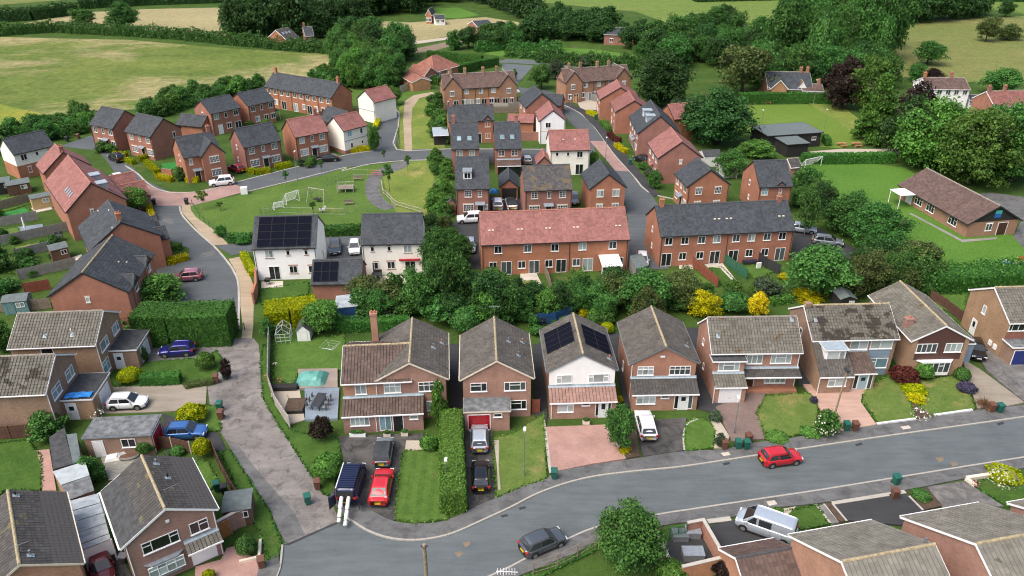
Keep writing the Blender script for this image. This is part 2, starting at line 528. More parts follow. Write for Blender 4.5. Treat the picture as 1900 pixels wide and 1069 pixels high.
class MB:
  """collects faces, builds ONE mesh"""
  def __init__(s):
    s.v,s.f,s.m = [],[],[]
  def face(s,pts,mi=0):
    n = len(s.v)
    s.v += [tuple(p)for p in pts]
    s.f.append(tuple(range(n,n+len(pts))))
    s.m.append(mi)
  def box(s,x0,x1,y0,y1,z0,z1,mi=0,bottom=True):
    n = len(s.v)
    s.v += [(x0,y0,z0),(x1,y0,z0),(x1,y1,z0),(x0,y1,z0),(x0,y0,z1),(x1,y0,z1),(x1,y1,z1),(x0,y1,z1)]
    fs = [(4,5,6,7),(0,1,5,4),(1,2,6,5),(2,3,7,6),(3,0,4,7)] + ([(3,2,1,0)]if bottom else [])
    for f in fs:
      s.f.append(tuple(n+i for i in f)); s.m.append(mi)
  def obox(s,o,X,Y,Z,mi=0):
    """box spanned from corner o by vectors X, Y, Z"""
    n = len(s.v)
    for z in (0,1):
      for (a,b) in ((0,0),(1,0),(1,1),(0,1)):
        s.v.append(tuple(o+X*a+Y*b+Z*z))
    for f in [(4,5,6,7),(0,1,5,4),(1,2,6,5),(2,3,7,6),(3,0,4,7),(3,2,1,0)]:
      s.f.append(tuple(n+i for i in f)); s.m.append(mi)
  def tube(s,pts,rad,n=6,mi=0,cap=True):
    pts = [V3(p)for p in pts]
    if isinstance(rad,(int,float)): rad = [rad] * len(pts)
    base = len(s.v)
    for i,p in enumerate(pts):
      d = (pts[min(i+1,len(pts)-1)]-pts[max(i-1,0)]).normalized()
      a = d.cross(V3((0,0,1)))
      if a.length < .01: a = d.cross(V3((0,1,0)))
      a.normalize(); b = d.cross(a)
      for k in range(n):
        t = 2 * math.pi * k / n
        s.v.append(tuple(p+(a*math.cos(t)+b*math.sin(t))*rad[i]))
    for i in range(len(pts)-1):
      for k in range(n):
        k2 = (k+1) % n
        s.f.append((base+i*n+k,base+(i+1)*n+k,base+(i+1)*n+k2,base+i*n+k2)); s.m.append(mi)
    if cap:
      s.f.append(tuple(base+k for k in range(n))); s.m.append(mi)
      s.f.append(tuple(base+(len(pts)-1)*n+k for k in reversed(range(n)))); s.m.append(mi)
  def prism(s,poly,z0,z1,mi=0,top=True):
    """vertical prism on an xy polygon"""
    n,b = len(poly),len(s.v)
    s.v += [(p[0],p[1],z0)for p in poly] + [(p[0],p[1],z1)for p in poly]
    for i in range(n):
      j = (i+1) % n
      s.f.append((b+i,b+j,b+n+j,b+n+i)); s.m.append(mi)
    if top:
      for t in tessellate_polygon([[V3((p[0],p[1],0))for p in poly]]):
        s.f.append(tuple(b+n+i for i in t)); s.m.append(mi)
  def mesh(s,name,mats=(),smooth=False):
    me = bpy.data.meshes.new(name)
    me.from_pydata(s.v,[],s.f)
    for m in mats: me.materials.append(M[m])
    if len(mats) > 1: me.polygons.foreach_set('material_index',s.m)
    if smooth: me.polygons.foreach_set('use_smooth',[True]*len(s.f))
    me.update()
    return me
  def build(s,name,mats,parent=None,smooth=False,loc=None,rz=None):
    if isinstance(mats,str): mats = (mats,)
    return put(name,s.mesh(name,mats,smooth),parent,loc,rz)

# ---------------------------------------------------------------- ground sheets
def smoothpts(pts,n=4):
  """Catmull-Rom through points"""
  out = []
  for i in range(len(pts)-1):
    p0,p1,p2,p3 = V3(pts[max(i-1,0)]),V3(pts[i]),V3(pts[i+1]),V3(pts[min(i+2,len(pts)-1)])
    for k in range(n):
      t = k / n
      out.append(.5*((2*p1)+(p2-p0)*t+(2*p0-5*p1+4*p2-p3)*t*t+(3*p1-p0-3*p2+p3)*t **3))
  out.append(V3(pts[-1]))
  return out
def gp(pts,z=0.0):
  return [G(p,0)for p in pts]
def sheet(name,pts,z,mat,world=False,kind='structure',skirt=True,parent=None):
  P = pts if world else gp(pts)
  area = sum(P[i-1].x*P[i].y-P[i].x*P[i-1].y for i in range(len(P)))
  if area < 0: P = P[::-1]
  mb = MB()
  if skirt:
    mb.prism(P,-.05,z)
  else:
    b = len(mb.v)
    mb.v += [(p.x,p.y,z)for p in P]
    for t in tessellate_polygon([[V3((p.x,p.y,0))for p in P]]):
      mb.f.append(tuple(t)); mb.m.append(0)
  # tessellation may flip
  o = mb.build(name,mat,parent)
  if kind: o['kind'] = kind
  return o
def ribbon(name,pts,width,z0,z1,mat,world=False,kind='structure',parent=None,off=0.0,wob=0.0):
  """strip of given width following a line, as a low solid"""
  P = [V3((p[0],p[1],0))for p in (pts if world else gp(pts))]
  L,Rr = [],[]
  for i,p in enumerate(P):
    d = (P[min(i+1,len(P)-1)]-P[max(i-1,0)]).normalized()
    n = V3((-d.y,d.x,0))
    wl = width / 2 + (random.uniform(-wob,wob)if wob else 0)
    L.append(p+n*(off+wl)); Rr.append(p+n*(off-wl))
  mb = MB()
  for i in range(len(P)-1):
    a,b,c,d = Rr[i],Rr[i+1],L[i+1],L[i]
    f = lambda q,z: (q.x,q.y,z)
    mb.face([f(a,z1),f(b,z1),f(c,z1),f(d,z1)])
    mb.face([f(a,z0),f(b,z0),f(b,z1),f(a,z1)])
    mb.face([f(c,z0),f(d,z0),f(d,z1),f(c,z1)])
  o = mb.build(name,mat,parent)
  if kind: o['kind'] = kind
  return o

# ---------------------------------------------------------------- windows and doors
MC = {}
def cached(key,fn):
  if key not in MC: MC[key] = fn()
  return MC[key]
PANES = ['pane_dark','pane_dark','pane_dark','pane_mid','pane_net','pane_net','pane_blind']
def pane_mesh(w_,h_):
  def f():
    mb = MB(); mb.box(-w_/2,w_/2,-.012,.0,-h_/2,h_/2)
    return mb.mesh('pane',())
  return cached(('pane',round(w_,3),round(h_,3)),f)
def window(parent,O,T,t,z,w_,h_,cols=2,top=None,glaze=None,trim=None,bars=None,name='window',frame='upvc',fw=.06,lintel=True,detail=True):
  """O wall corner (outside left, ground), T unit direction; t centre along wall, z sill height.
  cols: number or list of relative widths; top: list of bool per column with top light; bars: (nx,ny) glazing bars"""
  if isinstance(cols,int): cols = [1] * cols
  top = top or [False] * len(cols)
  rz = math.atan2(T.y,T.x)
  key = ('win',round(w_,3),round(h_,3),tuple(cols),tuple(top),frame,fw,bars)
  tot = sum(cols)
  iw = w_ - fw * (len(cols)+1)
  ps = []
  x = -w_ / 2 + fw
  for c,tp in zip(cols,top):
    cw = iw * c / tot
    if tp:
      th = h_ * .27
      ps.append((x+cw/2,fw+(h_-fw*3-th)/2,cw,h_-fw*3-th))
      ps.append((x+cw/2,h_-fw-th/2,cw,th))
    else:
      ps.append((x+cw/2,h_/2,cw,h_-2*fw))
    x += cw + fw
  def f():
    mb = MB()
    mb.box(-w_/2,-w_/2+fw,-.05,.03,0,h_); mb.box(w_/2-fw,w_/2,-.05,.03,0,h_)
    mb.box(-w_/2+fw,w_/2-fw,-.05,.03,0,fw); mb.box(-w_/2+fw,w_/2-fw,-.05,.03,h_-fw,h_)
    x = -w_ / 2 + fw
    for i,(c,tp) in enumerate(zip(cols,top)):
      cw = iw * c / tot
      if i: mb.box(x-fw,x,-.045,.03,fw,h_-fw)
      if tp:
        th = h_ * .27
        mb.box(x,x+cw,-.045,.03,h_-2*fw-th,h_-fw-th)
      if bars:
        nx,ny = bars
        for k in range(1,nx):
          xx = x + cw * k / nx
          mb.box(xx-.014,xx+.014,-.038,.03,fw,h_-fw)
        for k in range(1,ny):
          zz = fw + (h_-2*fw) * k / ny
          mb.box(x,x+cw,-.037,.03,zz-.014,zz+.014)
      x += cw + fw
    return mb.mesh('window',(frame,))
  loc = O + T * t + V3((0,0,z))
  wo = put(name,cached(key,f),parent,loc,rz)
  g0 = glaze or random.choice(PANES)
  for (px_,pz_,pw_,ph_) in ps:
    g = g0 if (glaze or random.random()<.75) else random.choice(PANES)
    put('pane',pane_mesh(pw_,ph_),wo,(px_,.0,pz_),None,g)
  if trim and detail:
    def fs():
      mb = MB(); mb.box(-w_/2-.08,w_/2+.08,-.075,.02,-.1,-.002); return mb.mesh('sill',(trim,))
    put('sill',cached(('sill',round(w_,3),trim),fs),wo)
    if lintel:
      def fl():
        mb = MB(); mb.box(-w_/2-.09,w_/2+.09,-.03,.02,.002,.16); return mb.mesh('lintel',(trim,))
      put('lintel',cached(('lintel',round(w_,3),trim),fl),wo,(0,0,h_))
  elif detail:
    def fs2():
      mb = MB(); mb.box(-w_/2-.05,w_/2+.05,-.10,.02,-.06,-.002); return mb.mesh('sill',('upvc',))
    put('sill',cached(('sill2',round(w_,3)),fs2),wo)
  return wo
def door(parent,O,T,t,w_=.95,h_=2.05,mat='door_black',frame='upvc',z=.05,glazed=0,name='door',side=0,canopy=None):
  rz = math.atan2(T.y,T.x)
  key = ('door',w_,h_,mat,frame,glazed)
  def f():
    mb = MB()
    fw = .07
    mb.box(-w_/2-fw,-w_/2,-.05,.03,0,h_+fw,1); mb.box(w_/2,w_/2+fw,-.05,.03,0,h_+fw,1)
    mb.box(-w_/2,w_/2,-.05,.03,h_,h_+fw,1)
    mb.box(-w_/2,w_/2,-.025,.02,0,h_,0)
    if not glazed:
      for (a,b_) in ((.15,.9),(1.05,1.85)):
        for sx in (-1,1):
          mb.box(sx*w_*.23-w_*.15,sx*w_*.23+w_*.15,-.035,-.02,a,b_,0)
    return mb.mesh('door',(mat,frame))
  d = put(name,cached(key,f),parent,O+T*t+V3((0,0,z)),rz)
  if glazed:
    put('pane',pane_mesh(w_*.5,h_*.35*glazed),d,(0,-.026,h_*(.70 if glazed<2 else .5)),None,'pane_dark')
  def fh():
    mb = MB(); mb.tube([(-.05,-.07,0),(.05,-.07,0)],.014,6); mb.box(-.012,.012,-.07,-.02,-.012,.012); return mb.mesh('handle',('metal_grey',))
  put('handle',cached('handle',fh),d,(w_*.38,0,1.0))
  if canopy:
    def fc():
      mb = MB(); W = w_ / 2 + .35
      mb.face([(-W,0,.38),(W,0,.38),(W,-.75,.08),(-W,-.75,.08)][::-1]); mb.face([(-W,0,.26),(W,0,.26),(W,-.75,0),(-W,-.75,0)])
      mb.face([(-W,-.75,0),(W,-.75,0),(W,-.75,.08),(-W,-.75,.08)])
      for sx in (-W,W): mb.face([(sx,0,.26),(sx,-.75,0),(sx,-.75,.08),(sx,0,.38)])
      return mb.mesh('canopy',(canopy,))
    put('canopy',cached(('canopy',w_,canopy),fc),d,(0,-.005,h_+.12))
  return d
def garage_door(parent,O,T,t,w_=2.2,h_=2.05,mat='door_white',z=.05):
  def f():
    mb = MB(); n = 8
    for k in range(n):
      mb.box(-w_/2,w_/2,-.03,.02,h_*k/n+.012,h_*(k+1)/n-.012,0)
    mb.box(-w_/2,w_/2,-.01,.02,0,h_,0)
    fw = .08
    mb.box(-w_/2-fw,-w_/2-.002,-.045,.02,0,h_+fw,1); mb.box(w_/2+.002,w_/2+fw,-.045,.02,0,h_+fw,1); mb.box(-w_/2,w_/2,-.045,.02,h_+.002,h_+fw,1)
    return mb.mesh('garage_door',(mat,'upvc'))
  d = put('garage_door',cached(('gd',w_,h_,mat),f),parent,O+T*t+V3((0,0,z)),math.atan2(T.y,T.x))
  def fh():
    mb = MB(); mb.box(-.08,.08,-.07,-.032,-.02,.02); return mb.mesh('handle',('metal_grey',))
  put('handle',cached('gdh',fh),d,(0,0,.75))
  return d

# ---------------------------------------------------------------- roofs
def tile_mesh(tw,lv,lift):
  def f():
    mb = MB()
    a = tw / 2 - .006
    t0,t1,b = .004,lift,-.03
    mb.face([(-a,0,t0),(-a,-lv,t1),(a,-lv,t1),(a,0,t0)])
    mb.face([(-a,-lv,t1),(-a,-lv,b),(a,-lv,b),(a,-lv,t1)])
    mb.face([(-a,0,t0),(-a,0,b),(-a,-lv,b),(-a,-lv,t1)])
    mb.face([(a,0,t0),(a,-lv,t1),(a,-lv,b),(a,0,b)])
    # raised roll on one side of an interlocking tile
    r = tw * .17
    mb.face([(a-r,0,t0+.001),(a-r,-lv,t1+.001),(a-r/2,-lv,t1+.022),(a-r/2,0,t0+.022)])
    mb.face([(a-r/2,0,t0+.022),(a-r/2,-lv,t1+.022),(a,-lv,t1+.001),(a,0,t0+.001)])
    mb.face([(a-r,-lv,t1+.001),(a,-lv,t1+.001),(a-r/2,-lv,t1+.022)])
    return mb.mesh('roof_tile',())
  return cached(('tile',tw,round(lv,3),lift),f)
def slope(parent,P0,U,V,Lu,Lv,mat,tw=.3,gauge=.3,lift=.022,clip=None,indiv=0,roll=True,jit=.006):
  """tile courses laid on a slope. P0 top-left, U along the ridge, V down the slope (unit vectors).
  clip(v) -> (u0,u1) limits for hips and valleys. indiv: how many tiles become objects of their own (lowest, i.e. nearest, first)"""
  N = U.cross(V) * -1
  if N.z < 0: N = -N
  nv = max(1,round(Lv/gauge)); gv = Lv / nv
  nu = max(1,round(Lu/tw)); gu = Lu / nu
  vs,fs = [],[]
  ind = []
  gapu = .016 if roll else .006
  for i in range(nv):
    v0,v1 = i * gv,(i+1) * gv + .02
    lim = clip((i+.5)*gv) if clip else (0,Lu)
    for j in range(nu):
      u0,u1 = j * gu,(j+1) * gu
      if (u0+u1) / 2 < lim[0] or (u0+u1) / 2 > lim[1]: continue
      u0,u1 = max(u0,lim[0]),min(u1,lim[1])
      if indiv and nv - 1 - i < indiv:
        ind.append(P0+U*((u0+u1)/2)+V*v0)
        continue
      u0 += gapu; u1 -= gapu
      h0,h1 = .004 + random.uniform(0,jit),lift + random.uniform(-jit,jit)
      tl = random.uniform(-jit,jit)
      a,b = P0 + U * u0 + V * v0 + N * h0,P0 + U * u1 + V * v0 + N * h0
      c,d = P0 + U * u1 + V * v1 + N * (h1+tl),P0 + U * u0 + V * v1 + N * (h1-tl)
      e,g = c - N * .06,d - N * .06
      n = len(vs)
      vs += [tuple(q)for q in (a,b,c,d,e,g)]
      fs += [(n,n+3,n+2,n+1),(n+3,n+5,n+4,n+2)]
      if roll:
        r = (u1-u0) * .2
        q = [P0+U*(u1-r)+V*v0+N*h0,P0+U*(u1-r/2)+V*v0+N*(h0+.034),b,
           P0+U*(u1-r)+V*v1+N*(h1+tl),P0+U*(u1-r/2)+V*v1+N*(h1+tl+.034),c]
        n = len(vs)
        vs += [tuple(x)for x in q]
        # share the tile's island by referring to its own corner
        fs += [(n,n+3,n+4,n+1),(n+1,n+4,n-4,n-5)]
  if fs:
    me = bpy.data.meshes.new('roof_tiles')
    me.from_pydata(vs,[],fs)
    me.materials.append(M[mat]); me.update()
    o = put('roof_tiles',me,parent)
    o['kind'] = 'stuff'
  if ind:
    mt = Matrix((U,-V,N)).transposed().to_euler()
    tm = tile_mesh(round(gu,3),gv+.02,lift)
    for p in ind:
      put('roof_tile',tm,parent,p+N*random.uniform(0,jit),None,mat,mt)
  return N
def ridge_caps(parent,a,b,mat,r=.13,name='ridge_tile_row'):
  L = (b-a).length
  n = max(1,round(L/.45))
  d = (b-a) / n
  mb = MB()
  for i in range(n):
    p,q = a + d * (i+.02),a + d * (i+.98)
    side = V3((-d.y,d.x,0)).normalized()
    pr = [(-r,-.07),(-r*.6,.03),(0,.07),(r*.6,.03),(r,-.07)]
    j = random.uniform(-.008,.008)
    A = [p+side*x+V3((0,0,z+j))for x,z in pr]
    Bq = [q+side*x+V3((0,0,z+j+.012))for x,z in pr]
    for k in range(4): mb.face([A[k],A[k+1],Bq[k+1],Bq[k]])
    mb.face(A[::-1]); mb.face(Bq)
  return mb.build(name,mat,parent)
class Block:
  pass
def gable(parent,x0,x1,y0,y1,he,rise,axis='x',ov=.3,og=.12,wall='brick_row',roof='tile_grey',tw=.32,gauge=.32,z0=0.0,trim='upvc',ridge='ridge_grey',
     indiv=0,roofname='roof',gutter=True,walls=True,clipL=None,clipR=None,hip=(0,0),barge=True,roll=True,gablewall=None,lift=.024):
  """rectangular block with pitched roof; he height of the eave edge, rise from eave edge to ridge.
  slopes: 0 is the low-coordinate side (front for axis x, left for axis y), 1 the other."""
  b = Block()
  if axis == 'x': u0,u1,w0,w1 = x0,x1,y0,y1
  else: u0,u1,w0,w1 = y0,y1,x0,x1
  half = (w1-w0) / 2 + ov
  k = rise / half
  wt = he + ov * k - .10
  P = (lambda u,w_,z:V3((u,w_,z))) if axis == 'x' else (lambda u,w_,z:V3((w_,u,z)))
  wm = (w0+w1) / 2
  zr = he + rise
  b.zr,b.k,b.wt,b.P,b.wm = zr,k,wt,P,wm
  b.box = (x0,x1,y0,y1)
  h0,h1 = hip
  if walls:
    mb = MB()
    def wf(p):
      # outward orientation not critical
      mb.face(p)
    c = [P(u0,w0,z0),P(u1,w0,z0),P(u1,w1,z0),P(u0,w1,z0)]
    t = [P(u0,w0,wt),P(u1,w0,wt),P(u1,w1,wt),P(u0,w1,wt)]
    wf([c[0],c[1],t[1],t[0]]); wf([c[2],c[3],t[3],t[2]])
    rt = zr - .10
    for (ia,ib,u,h) in ((3,0,u0,h0),(1,2,u1,h1)):
      if h: wf([c[ia],c[ib],t[ib],t[ia]])
      else: wf([c[ia],c[ib],t[ib],P(u,wm,rt),t[ia]])
    b.wall = mb.build('wall',wall,parent)
  # roof deck
  U0,U1 = u0 - og,u1 + og
  if h0: U0 = u0 - ov
  if h1: U1 = u1 + ov
  e0,e1 = w0 - ov,w1 + ov
  mb = MB()
  th = .09
  def slab(a,c_,d,e):
    mb.face([a,c_,d,e])
    dn = V3((0,0,-th))
    mb.face([a+dn,c_+dn,d+dn,e+dn][::-1])
    q = [a,c_,d,e]
    for i in range(4): mb.face([q[i],q[i]+dn,q[(i+1)%4]+dn,q[(i+1)%4]])
  R0 = U0 + (half if h0 else 0); R1 = U1 - (half if h1 else 0)
  slab(P(U0,e0,he),P(U1,e0,he),P(R1,wm,zr),P(R0,wm,zr))
  slab(P(U1,e1,he),P(U0,e1,he),P(R0,wm,zr),P(R1,wm,zr))
  if h0: slab(P(U0,e1,he),P(U0,e0,he),P(R0,wm,zr),P(R0,wm,zr+.0001))
  if h1: slab(P(U1,e0,he),P(U1,e1,he),P(R1,wm,zr),P(R1,wm,zr+.0001))
  b.roof = mb.build(roofname,('felt',),parent)
  Lv = math.hypot(half,rise)
  b.Lv,b.Lu = Lv,U1 - U0
  b.slopes = []
  du = P(1,0,0)
  for s,(sg,cl) in enumerate(((-1,clipL),(1,clipR))):
    dv = (P(0,sg*half,-rise)).normalized()
    p0 = P(U0,wm,zr+.01)
    if (h0 or h1) and cl is None:
      def cl(v,h0=h0,h1=h1,LU=b.Lu):
        a = half * (1-v/Lv)
        return ((a if h0 else 0),LU-(a if h1 else 0))
    n = slope(b.roof,p0,du,dv,b.Lu,Lv,roof,tw,gauge,lift,cl,(indiv[s]if isinstance(indiv,(tuple,list))else indiv),roll)
    b.slopes.append((p0,du,dv,n))
  for (hh,uu,sg) in ((h0,U0,1),(h1,U1,-1)):
    if hh:
      du2 = P(0,1,0); dv2 = P(-sg*half,0,-rise).normalized()
      p0 = P(uu+sg*half,e0,zr+.01)
      slope(b.roof,p0,du2,dv2,2*half,Lv,roof,tw,gauge,lift,lambda v:(half*(1-v/Lv),half*(1+v/Lv)),0,roll)
      for ee in (e0,e1): ridge_caps(b.roof,P(uu+sg*half,wm,zr+.05),P(uu,ee,he+.06),ridge,name='hip_tile_row')
  ridge_caps(b.roof,P(R0,wm,zr+.05),P(R1,wm,zr+.05),ridge)
  # barge boards and gutters
  if barge:
    for (hh,u,s) in ((h0,U0,-1),(h1,U1,1)):
      if hh: continue
      for e in (e0,e1):
        mb = MB()
        a,c_ = P(u,e,he),P(u,wm,zr)
        dn,du_ = V3((0,0,-.2)),P(s*.03,0,0)
        mb.obox(a+du_*.1+dn,du_,c_-a,V3((0,0,.205)))
        mb.build('bargeboard',trim,b.roof)
  if gutter:
    for (e,s) in ((e0,-1),(e1,1)):
      mb = MB()
      mb.obox(P(U0,e+s*.003,he-.16),P(b.Lu,0,0),P(0,s*.02,0),V3((0,0,.14)))
      mb.obox(P(U0,e+s*.025,he-.10),P(b.Lu,0,0),P(0,s*.10,0),V3((0,0,.09)))
      mb.build('gutter',trim,b.roof)
  return b
def on_slope(b,s,u,v,h=0.0):
  p0,du,dv,n = b.slopes[s]
  return p0 + du * u + dv * v + n * h
def slope_rot(b,s):
  p0,du,dv,n = b.slopes[s]
  # local x along ridge, local y up the slope, z normal
  X = du if du.cross(-dv).dot(n) > 0 else -du
  return Matrix((X,-dv,n)).transposed().to_euler()
def vent(b,s,u,v,kind='lead',h=.45):
  def f():
    mb = MB(); mb.box(-.18,.18,-.25,.25,.02,.05,0); mb.tube([(0,0,.05),(0,-.02,.14)],.09,8,0); return mb.mesh('flashing',('lead_blue',))
  o = put('flashing',cached('flash',f),b.roof,on_slope(b,s,u,v,.01),None,None,slope_rot(b,s))
  p = on_slope(b,s,u,v,.05)
  mb = MB()
  mb.tube([p,p+V3((0,0,h))],.055,8)
  mb.tube([p+V3((0,0,h)),p+V3((0,0,h+.05))],.085,8)
  mb.build('vent_pipe',{'lead':'metal_grey','clay':'clay_pot','white':'metal_white','black':'plastic_black'}[kind],b.roof)
def skylight(b,s,u,v,w_=.78,h_=1.0):
  def f():
    mb = MB(); mb.box(-w_/2,w_/2,-h_/2,h_/2,.0,.09,0); return mb.mesh('skylight',('lead',))
  o = put('skylight',cached(('sky',w_,h_),f),b.roof,on_slope(b,s,u,v,.02),None,None,slope_rot(b,s))
  return o
def skylight_glass(b,s,u,v,w_=.62,h_=.84,mat='pane_teal'):
  def f():
    mb = MB(); mb.box(-w_/2,w_/2,-h_/2,h_/2,.0,.015,0); return mb.mesh('skylight_pane',())
  return put('skylight_pane',cached(('skyp',w_,h_),f),b.roof,on_slope(b,s,u,v,.112),None,mat,slope_rot(b,s))
def solar_array(b,s,u0,v0,cols,rows,pw=1.02,ph=1.7,gap=.03):
  def f():
    mb = MB()
    mb.box(-pw/2,pw/2,-ph/2,ph/2,0,.035,0)
    mb.box(-pw/2+.02,pw/2-.02,-ph/2+.02,ph/2-.02,.035,.038,1)
    return mb.mesh('solar_panel',('solar_frame','solar'))
  me = cached(('sol',pw,ph),f)
  rt = slope_rot(b,s)
  for i in range(cols):
    for j in range(rows):
      put('solar_panel',me,b.roof,on_slope(b,s,u0+i*(pw+gap)+pw/2,v0+j*(ph+gap)+ph/2,.12),None,None,rt)
def chimney(b,u,off=0.0,h=1.2,w_=.65,d=.55,pots=2,mat='brick_estate',s=None,v=None,z=None):
  """on the ridge at u (or on slope s at v)"""
  if s is None: p = b.P(u,b.wm+off,b.zr-.5)
  else: p = on_slope(b,s,u,v,0) - V3((0,0,.6))
  zt = (b.zr if s is None else p.z+.6) + h
  c = thing_part = None
  mb = MB()
  mb.box(p.x-w_/2,p.x+w_/2,p.y-d/2,p.y+d/2,p.z,zt-.16,0)
  mb.box(p.x-w_/2-.05,p.x+w_/2+.05,p.y-d/2-.05,p.y+d/2+.05,zt-.158,zt,0)
  c = mb.build('chimney',mat,b.roof)
  for i in range(pots):
    m2 = MB()
    x = p.x + (i-(pots-1)/2) * .32
    m2.tube([(x,p.y,zt+.001),(x,p.y,zt+.28)],[.12,.095],8)
    m2.build('chimney_pot','clay_pot',b.roof)
def pipe(parent,p,h,mat='upvc'):
  mb = MB(); mb.tube([(p.x,p.y,.1),(p.x,p.y,h)],.04,6); return mb.build('downpipe',mat,parent)
def sides(b):
  x0,x1,y0,y1 = b.box
  return {'F':(V3((x0,y0,0)),V3((1,0,0))),'R':(V3((x1,y0,0)),V3((0,1,0))),'B':(V3((x1,y1,0)),V3((-1,0,0))),'L':(V3((x0,y1,0)),V3((0,-1,0)))}
def leanto(parent,x0,x1,y0,y1,zhi,zlo,roof='tile_brown',wall=None,ov=.2,og=.08,side='F',tw=.32,gauge=.32,name='lean_to_roof',trim='upvc',lead=True,indiv=0,z0=0.0,tiled=True):
  """mono-pitch roof falling towards -y between y1 (high, against wall) and y0"""
  if wall:
    mb = MB()
    k = (zhi-zlo) / (y1-y0)
    t = zlo - .08
    mb.face([(x0,y0,z0),(x1,y0,z0),(x1,y0,t),(x0,y0,t)])
    for x in (x0,x1): mb.face([(x,y0,z0),(x,y1,z0),(x,y1,zhi-.08),(x,y0,t)])
    mb.build('porch_wall',wall,parent)
  k = (zhi-zlo) / (y1-y0)
  ye,ze = y0 - ov,zlo - ov * k
  mb = MB()
  q = [V3((x0-og,ye,ze)),V3((x1+og,ye,ze)),V3((x1+og,y1,zhi)),V3((x0-og,y1,zhi))]
  dn = V3((0,0,-.08))
  mb.face(q); mb.face([p+dn for p in q][::-1])
  for i in range(4): mb.face([q[i],q[i]+dn,q[(i+1)%4]+dn,q[(i+1)%4]])
  r = mb.build(name,'felt' if tiled else roof,parent)
  dv = (q[0]-q[3]).normalized()
  if tiled:
    slope(r,q[3]+V3((0,0,.01)),V3((1,0,0)),dv,x1-x0+2*og,(q[0]-q[3]).length,roof,tw,gauge,.024,None,indiv)
  mb = MB(); mb.box(x0-og,x1+og,ye-.1,ye-.004,ze-.14,ze-.01); mb.build('gutter',trim,r)
  if lead and tiled:
    mb = MB()
    n = V3((0,0,.045))
    a = q[3] + n; c_ = q[2] + n
    mb.face([a+V3((0,.0,.16)),a+V3((0,-.03,.02)),c_+V3((0,-.03,.02)),c_+V3((0,.0,.16))])
    mb.face([a+V3((0,-.03,.02)),a+dv*.22+V3((0,0,.01)),c_+dv*.22+V3((0,0,.01)),c_+V3((0,-.03,.02))])
    mb.build('lead_flashing','lead_blue',r)
  return r
def flatroof(parent,x0,x1,y0,y1,z,mat='felt',trim='upvc',wall=None,ov=.12,fall=.15,name='flat_roof',th=.16,z0=0.0):
  if wall:
    mb = MB(); mb.box(x0,x1,y0,y1,z0,z-.002,0,False); mb.build('wall',wall,parent)
  mb = MB()
  mb.box(x0-ov,x1+ov,y0-ov,y1+ov,z,z+th,0)
  mb.box(x0-ov+.1,x1+ov-.1,y0-ov+.1,y1+ov-.1,z+th,z+th+.03,0)
  r = mb.build(name,mat,parent)
  mb = MB()
  a,b_,c_,d = x0 - ov,x1 + ov,y0 - ov,y1 + ov
  mb.box(a-.025,b_+.025,c_-.025,c_-.003,z+.0,z+th+.02); mb.box(a-.025,b_+.025,d+.003,d+.025,z,z+th+.02)
  mb.box(a-.025,a-.003,c_-.003,d+.003,z,z+th+.02); mb.box(b_+.003,b_+.025,c_-.003,d+.003,z,z+th+.02)
  mb.build('fascia',trim,r)
  return r
def dormer(b,s,u,vfront,w_=1.5,h_=1.25,mat='lead',face='upvc',cols=2):
  """flat-topped dormer sticking out of slope s; vfront distance down slope to its face"""
  p0,du,dv,n = b.slopes[s]
  out = V3((dv.x,dv.y,0)).normalized()
  f0 = on_slope(b,s,u,vfront,0)
  right = V3((-out.y,out.x,0))
  zt = f0.z + h_
  depth = h_ / max(.2,(-dv.z/math.hypot(dv.x,dv.y)))
  mb = MB()
  o = f0 - right * (w_/2) - V3((0,0,.15))
  mb.obox(o,right*w_,-out*depth,V3((0,0,h_+.15)))
  d = mb.build('dormer',face,b.roof)
  mb = MB()
  mb.obox(o+V3((0,0,h_+.152))-right*.12+out*.18,right*(w_+.24),-out*(depth+.3),V3((0,0,.12)))
  mb.build('dormer_roof',mat,b.roof)
  T = right if right.cross(V3((0,0,1))).dot(out) > 0 else -right
  O = f0 - T * (w_/2)
  O = V3((O.x,O.y,0)) + out * .004
  wo = window(b.roof,O,T,w_/2,f0.z+.12,w_-.24,h_-.24,cols,name='dormer_window',detail=False)
  return d
def house_root(name,label,A,B,he,ov,og,axis,cat='house',group=None,Agnd=False):
  """A,B survey points of the roof edge at the front (left,right seen from outside). returns root, wall width"""
  a,b_ = G(A,he),G(B,he)
  d = V3((b_.x-a.x,b_.y-a.y,0))
  W = d.length
  u = d.normalized(); v = V3((-u.y,u.x,0))
  ix,iy = (og,ov) if axis == 'x' else (ov,og)
  o = V3((a.x,a.y,0)) + u * ix + v * iy
  root = thing(name,label,cat,o,math.atan2(u.y,u.x),group)
  return root,W - 2 * ix
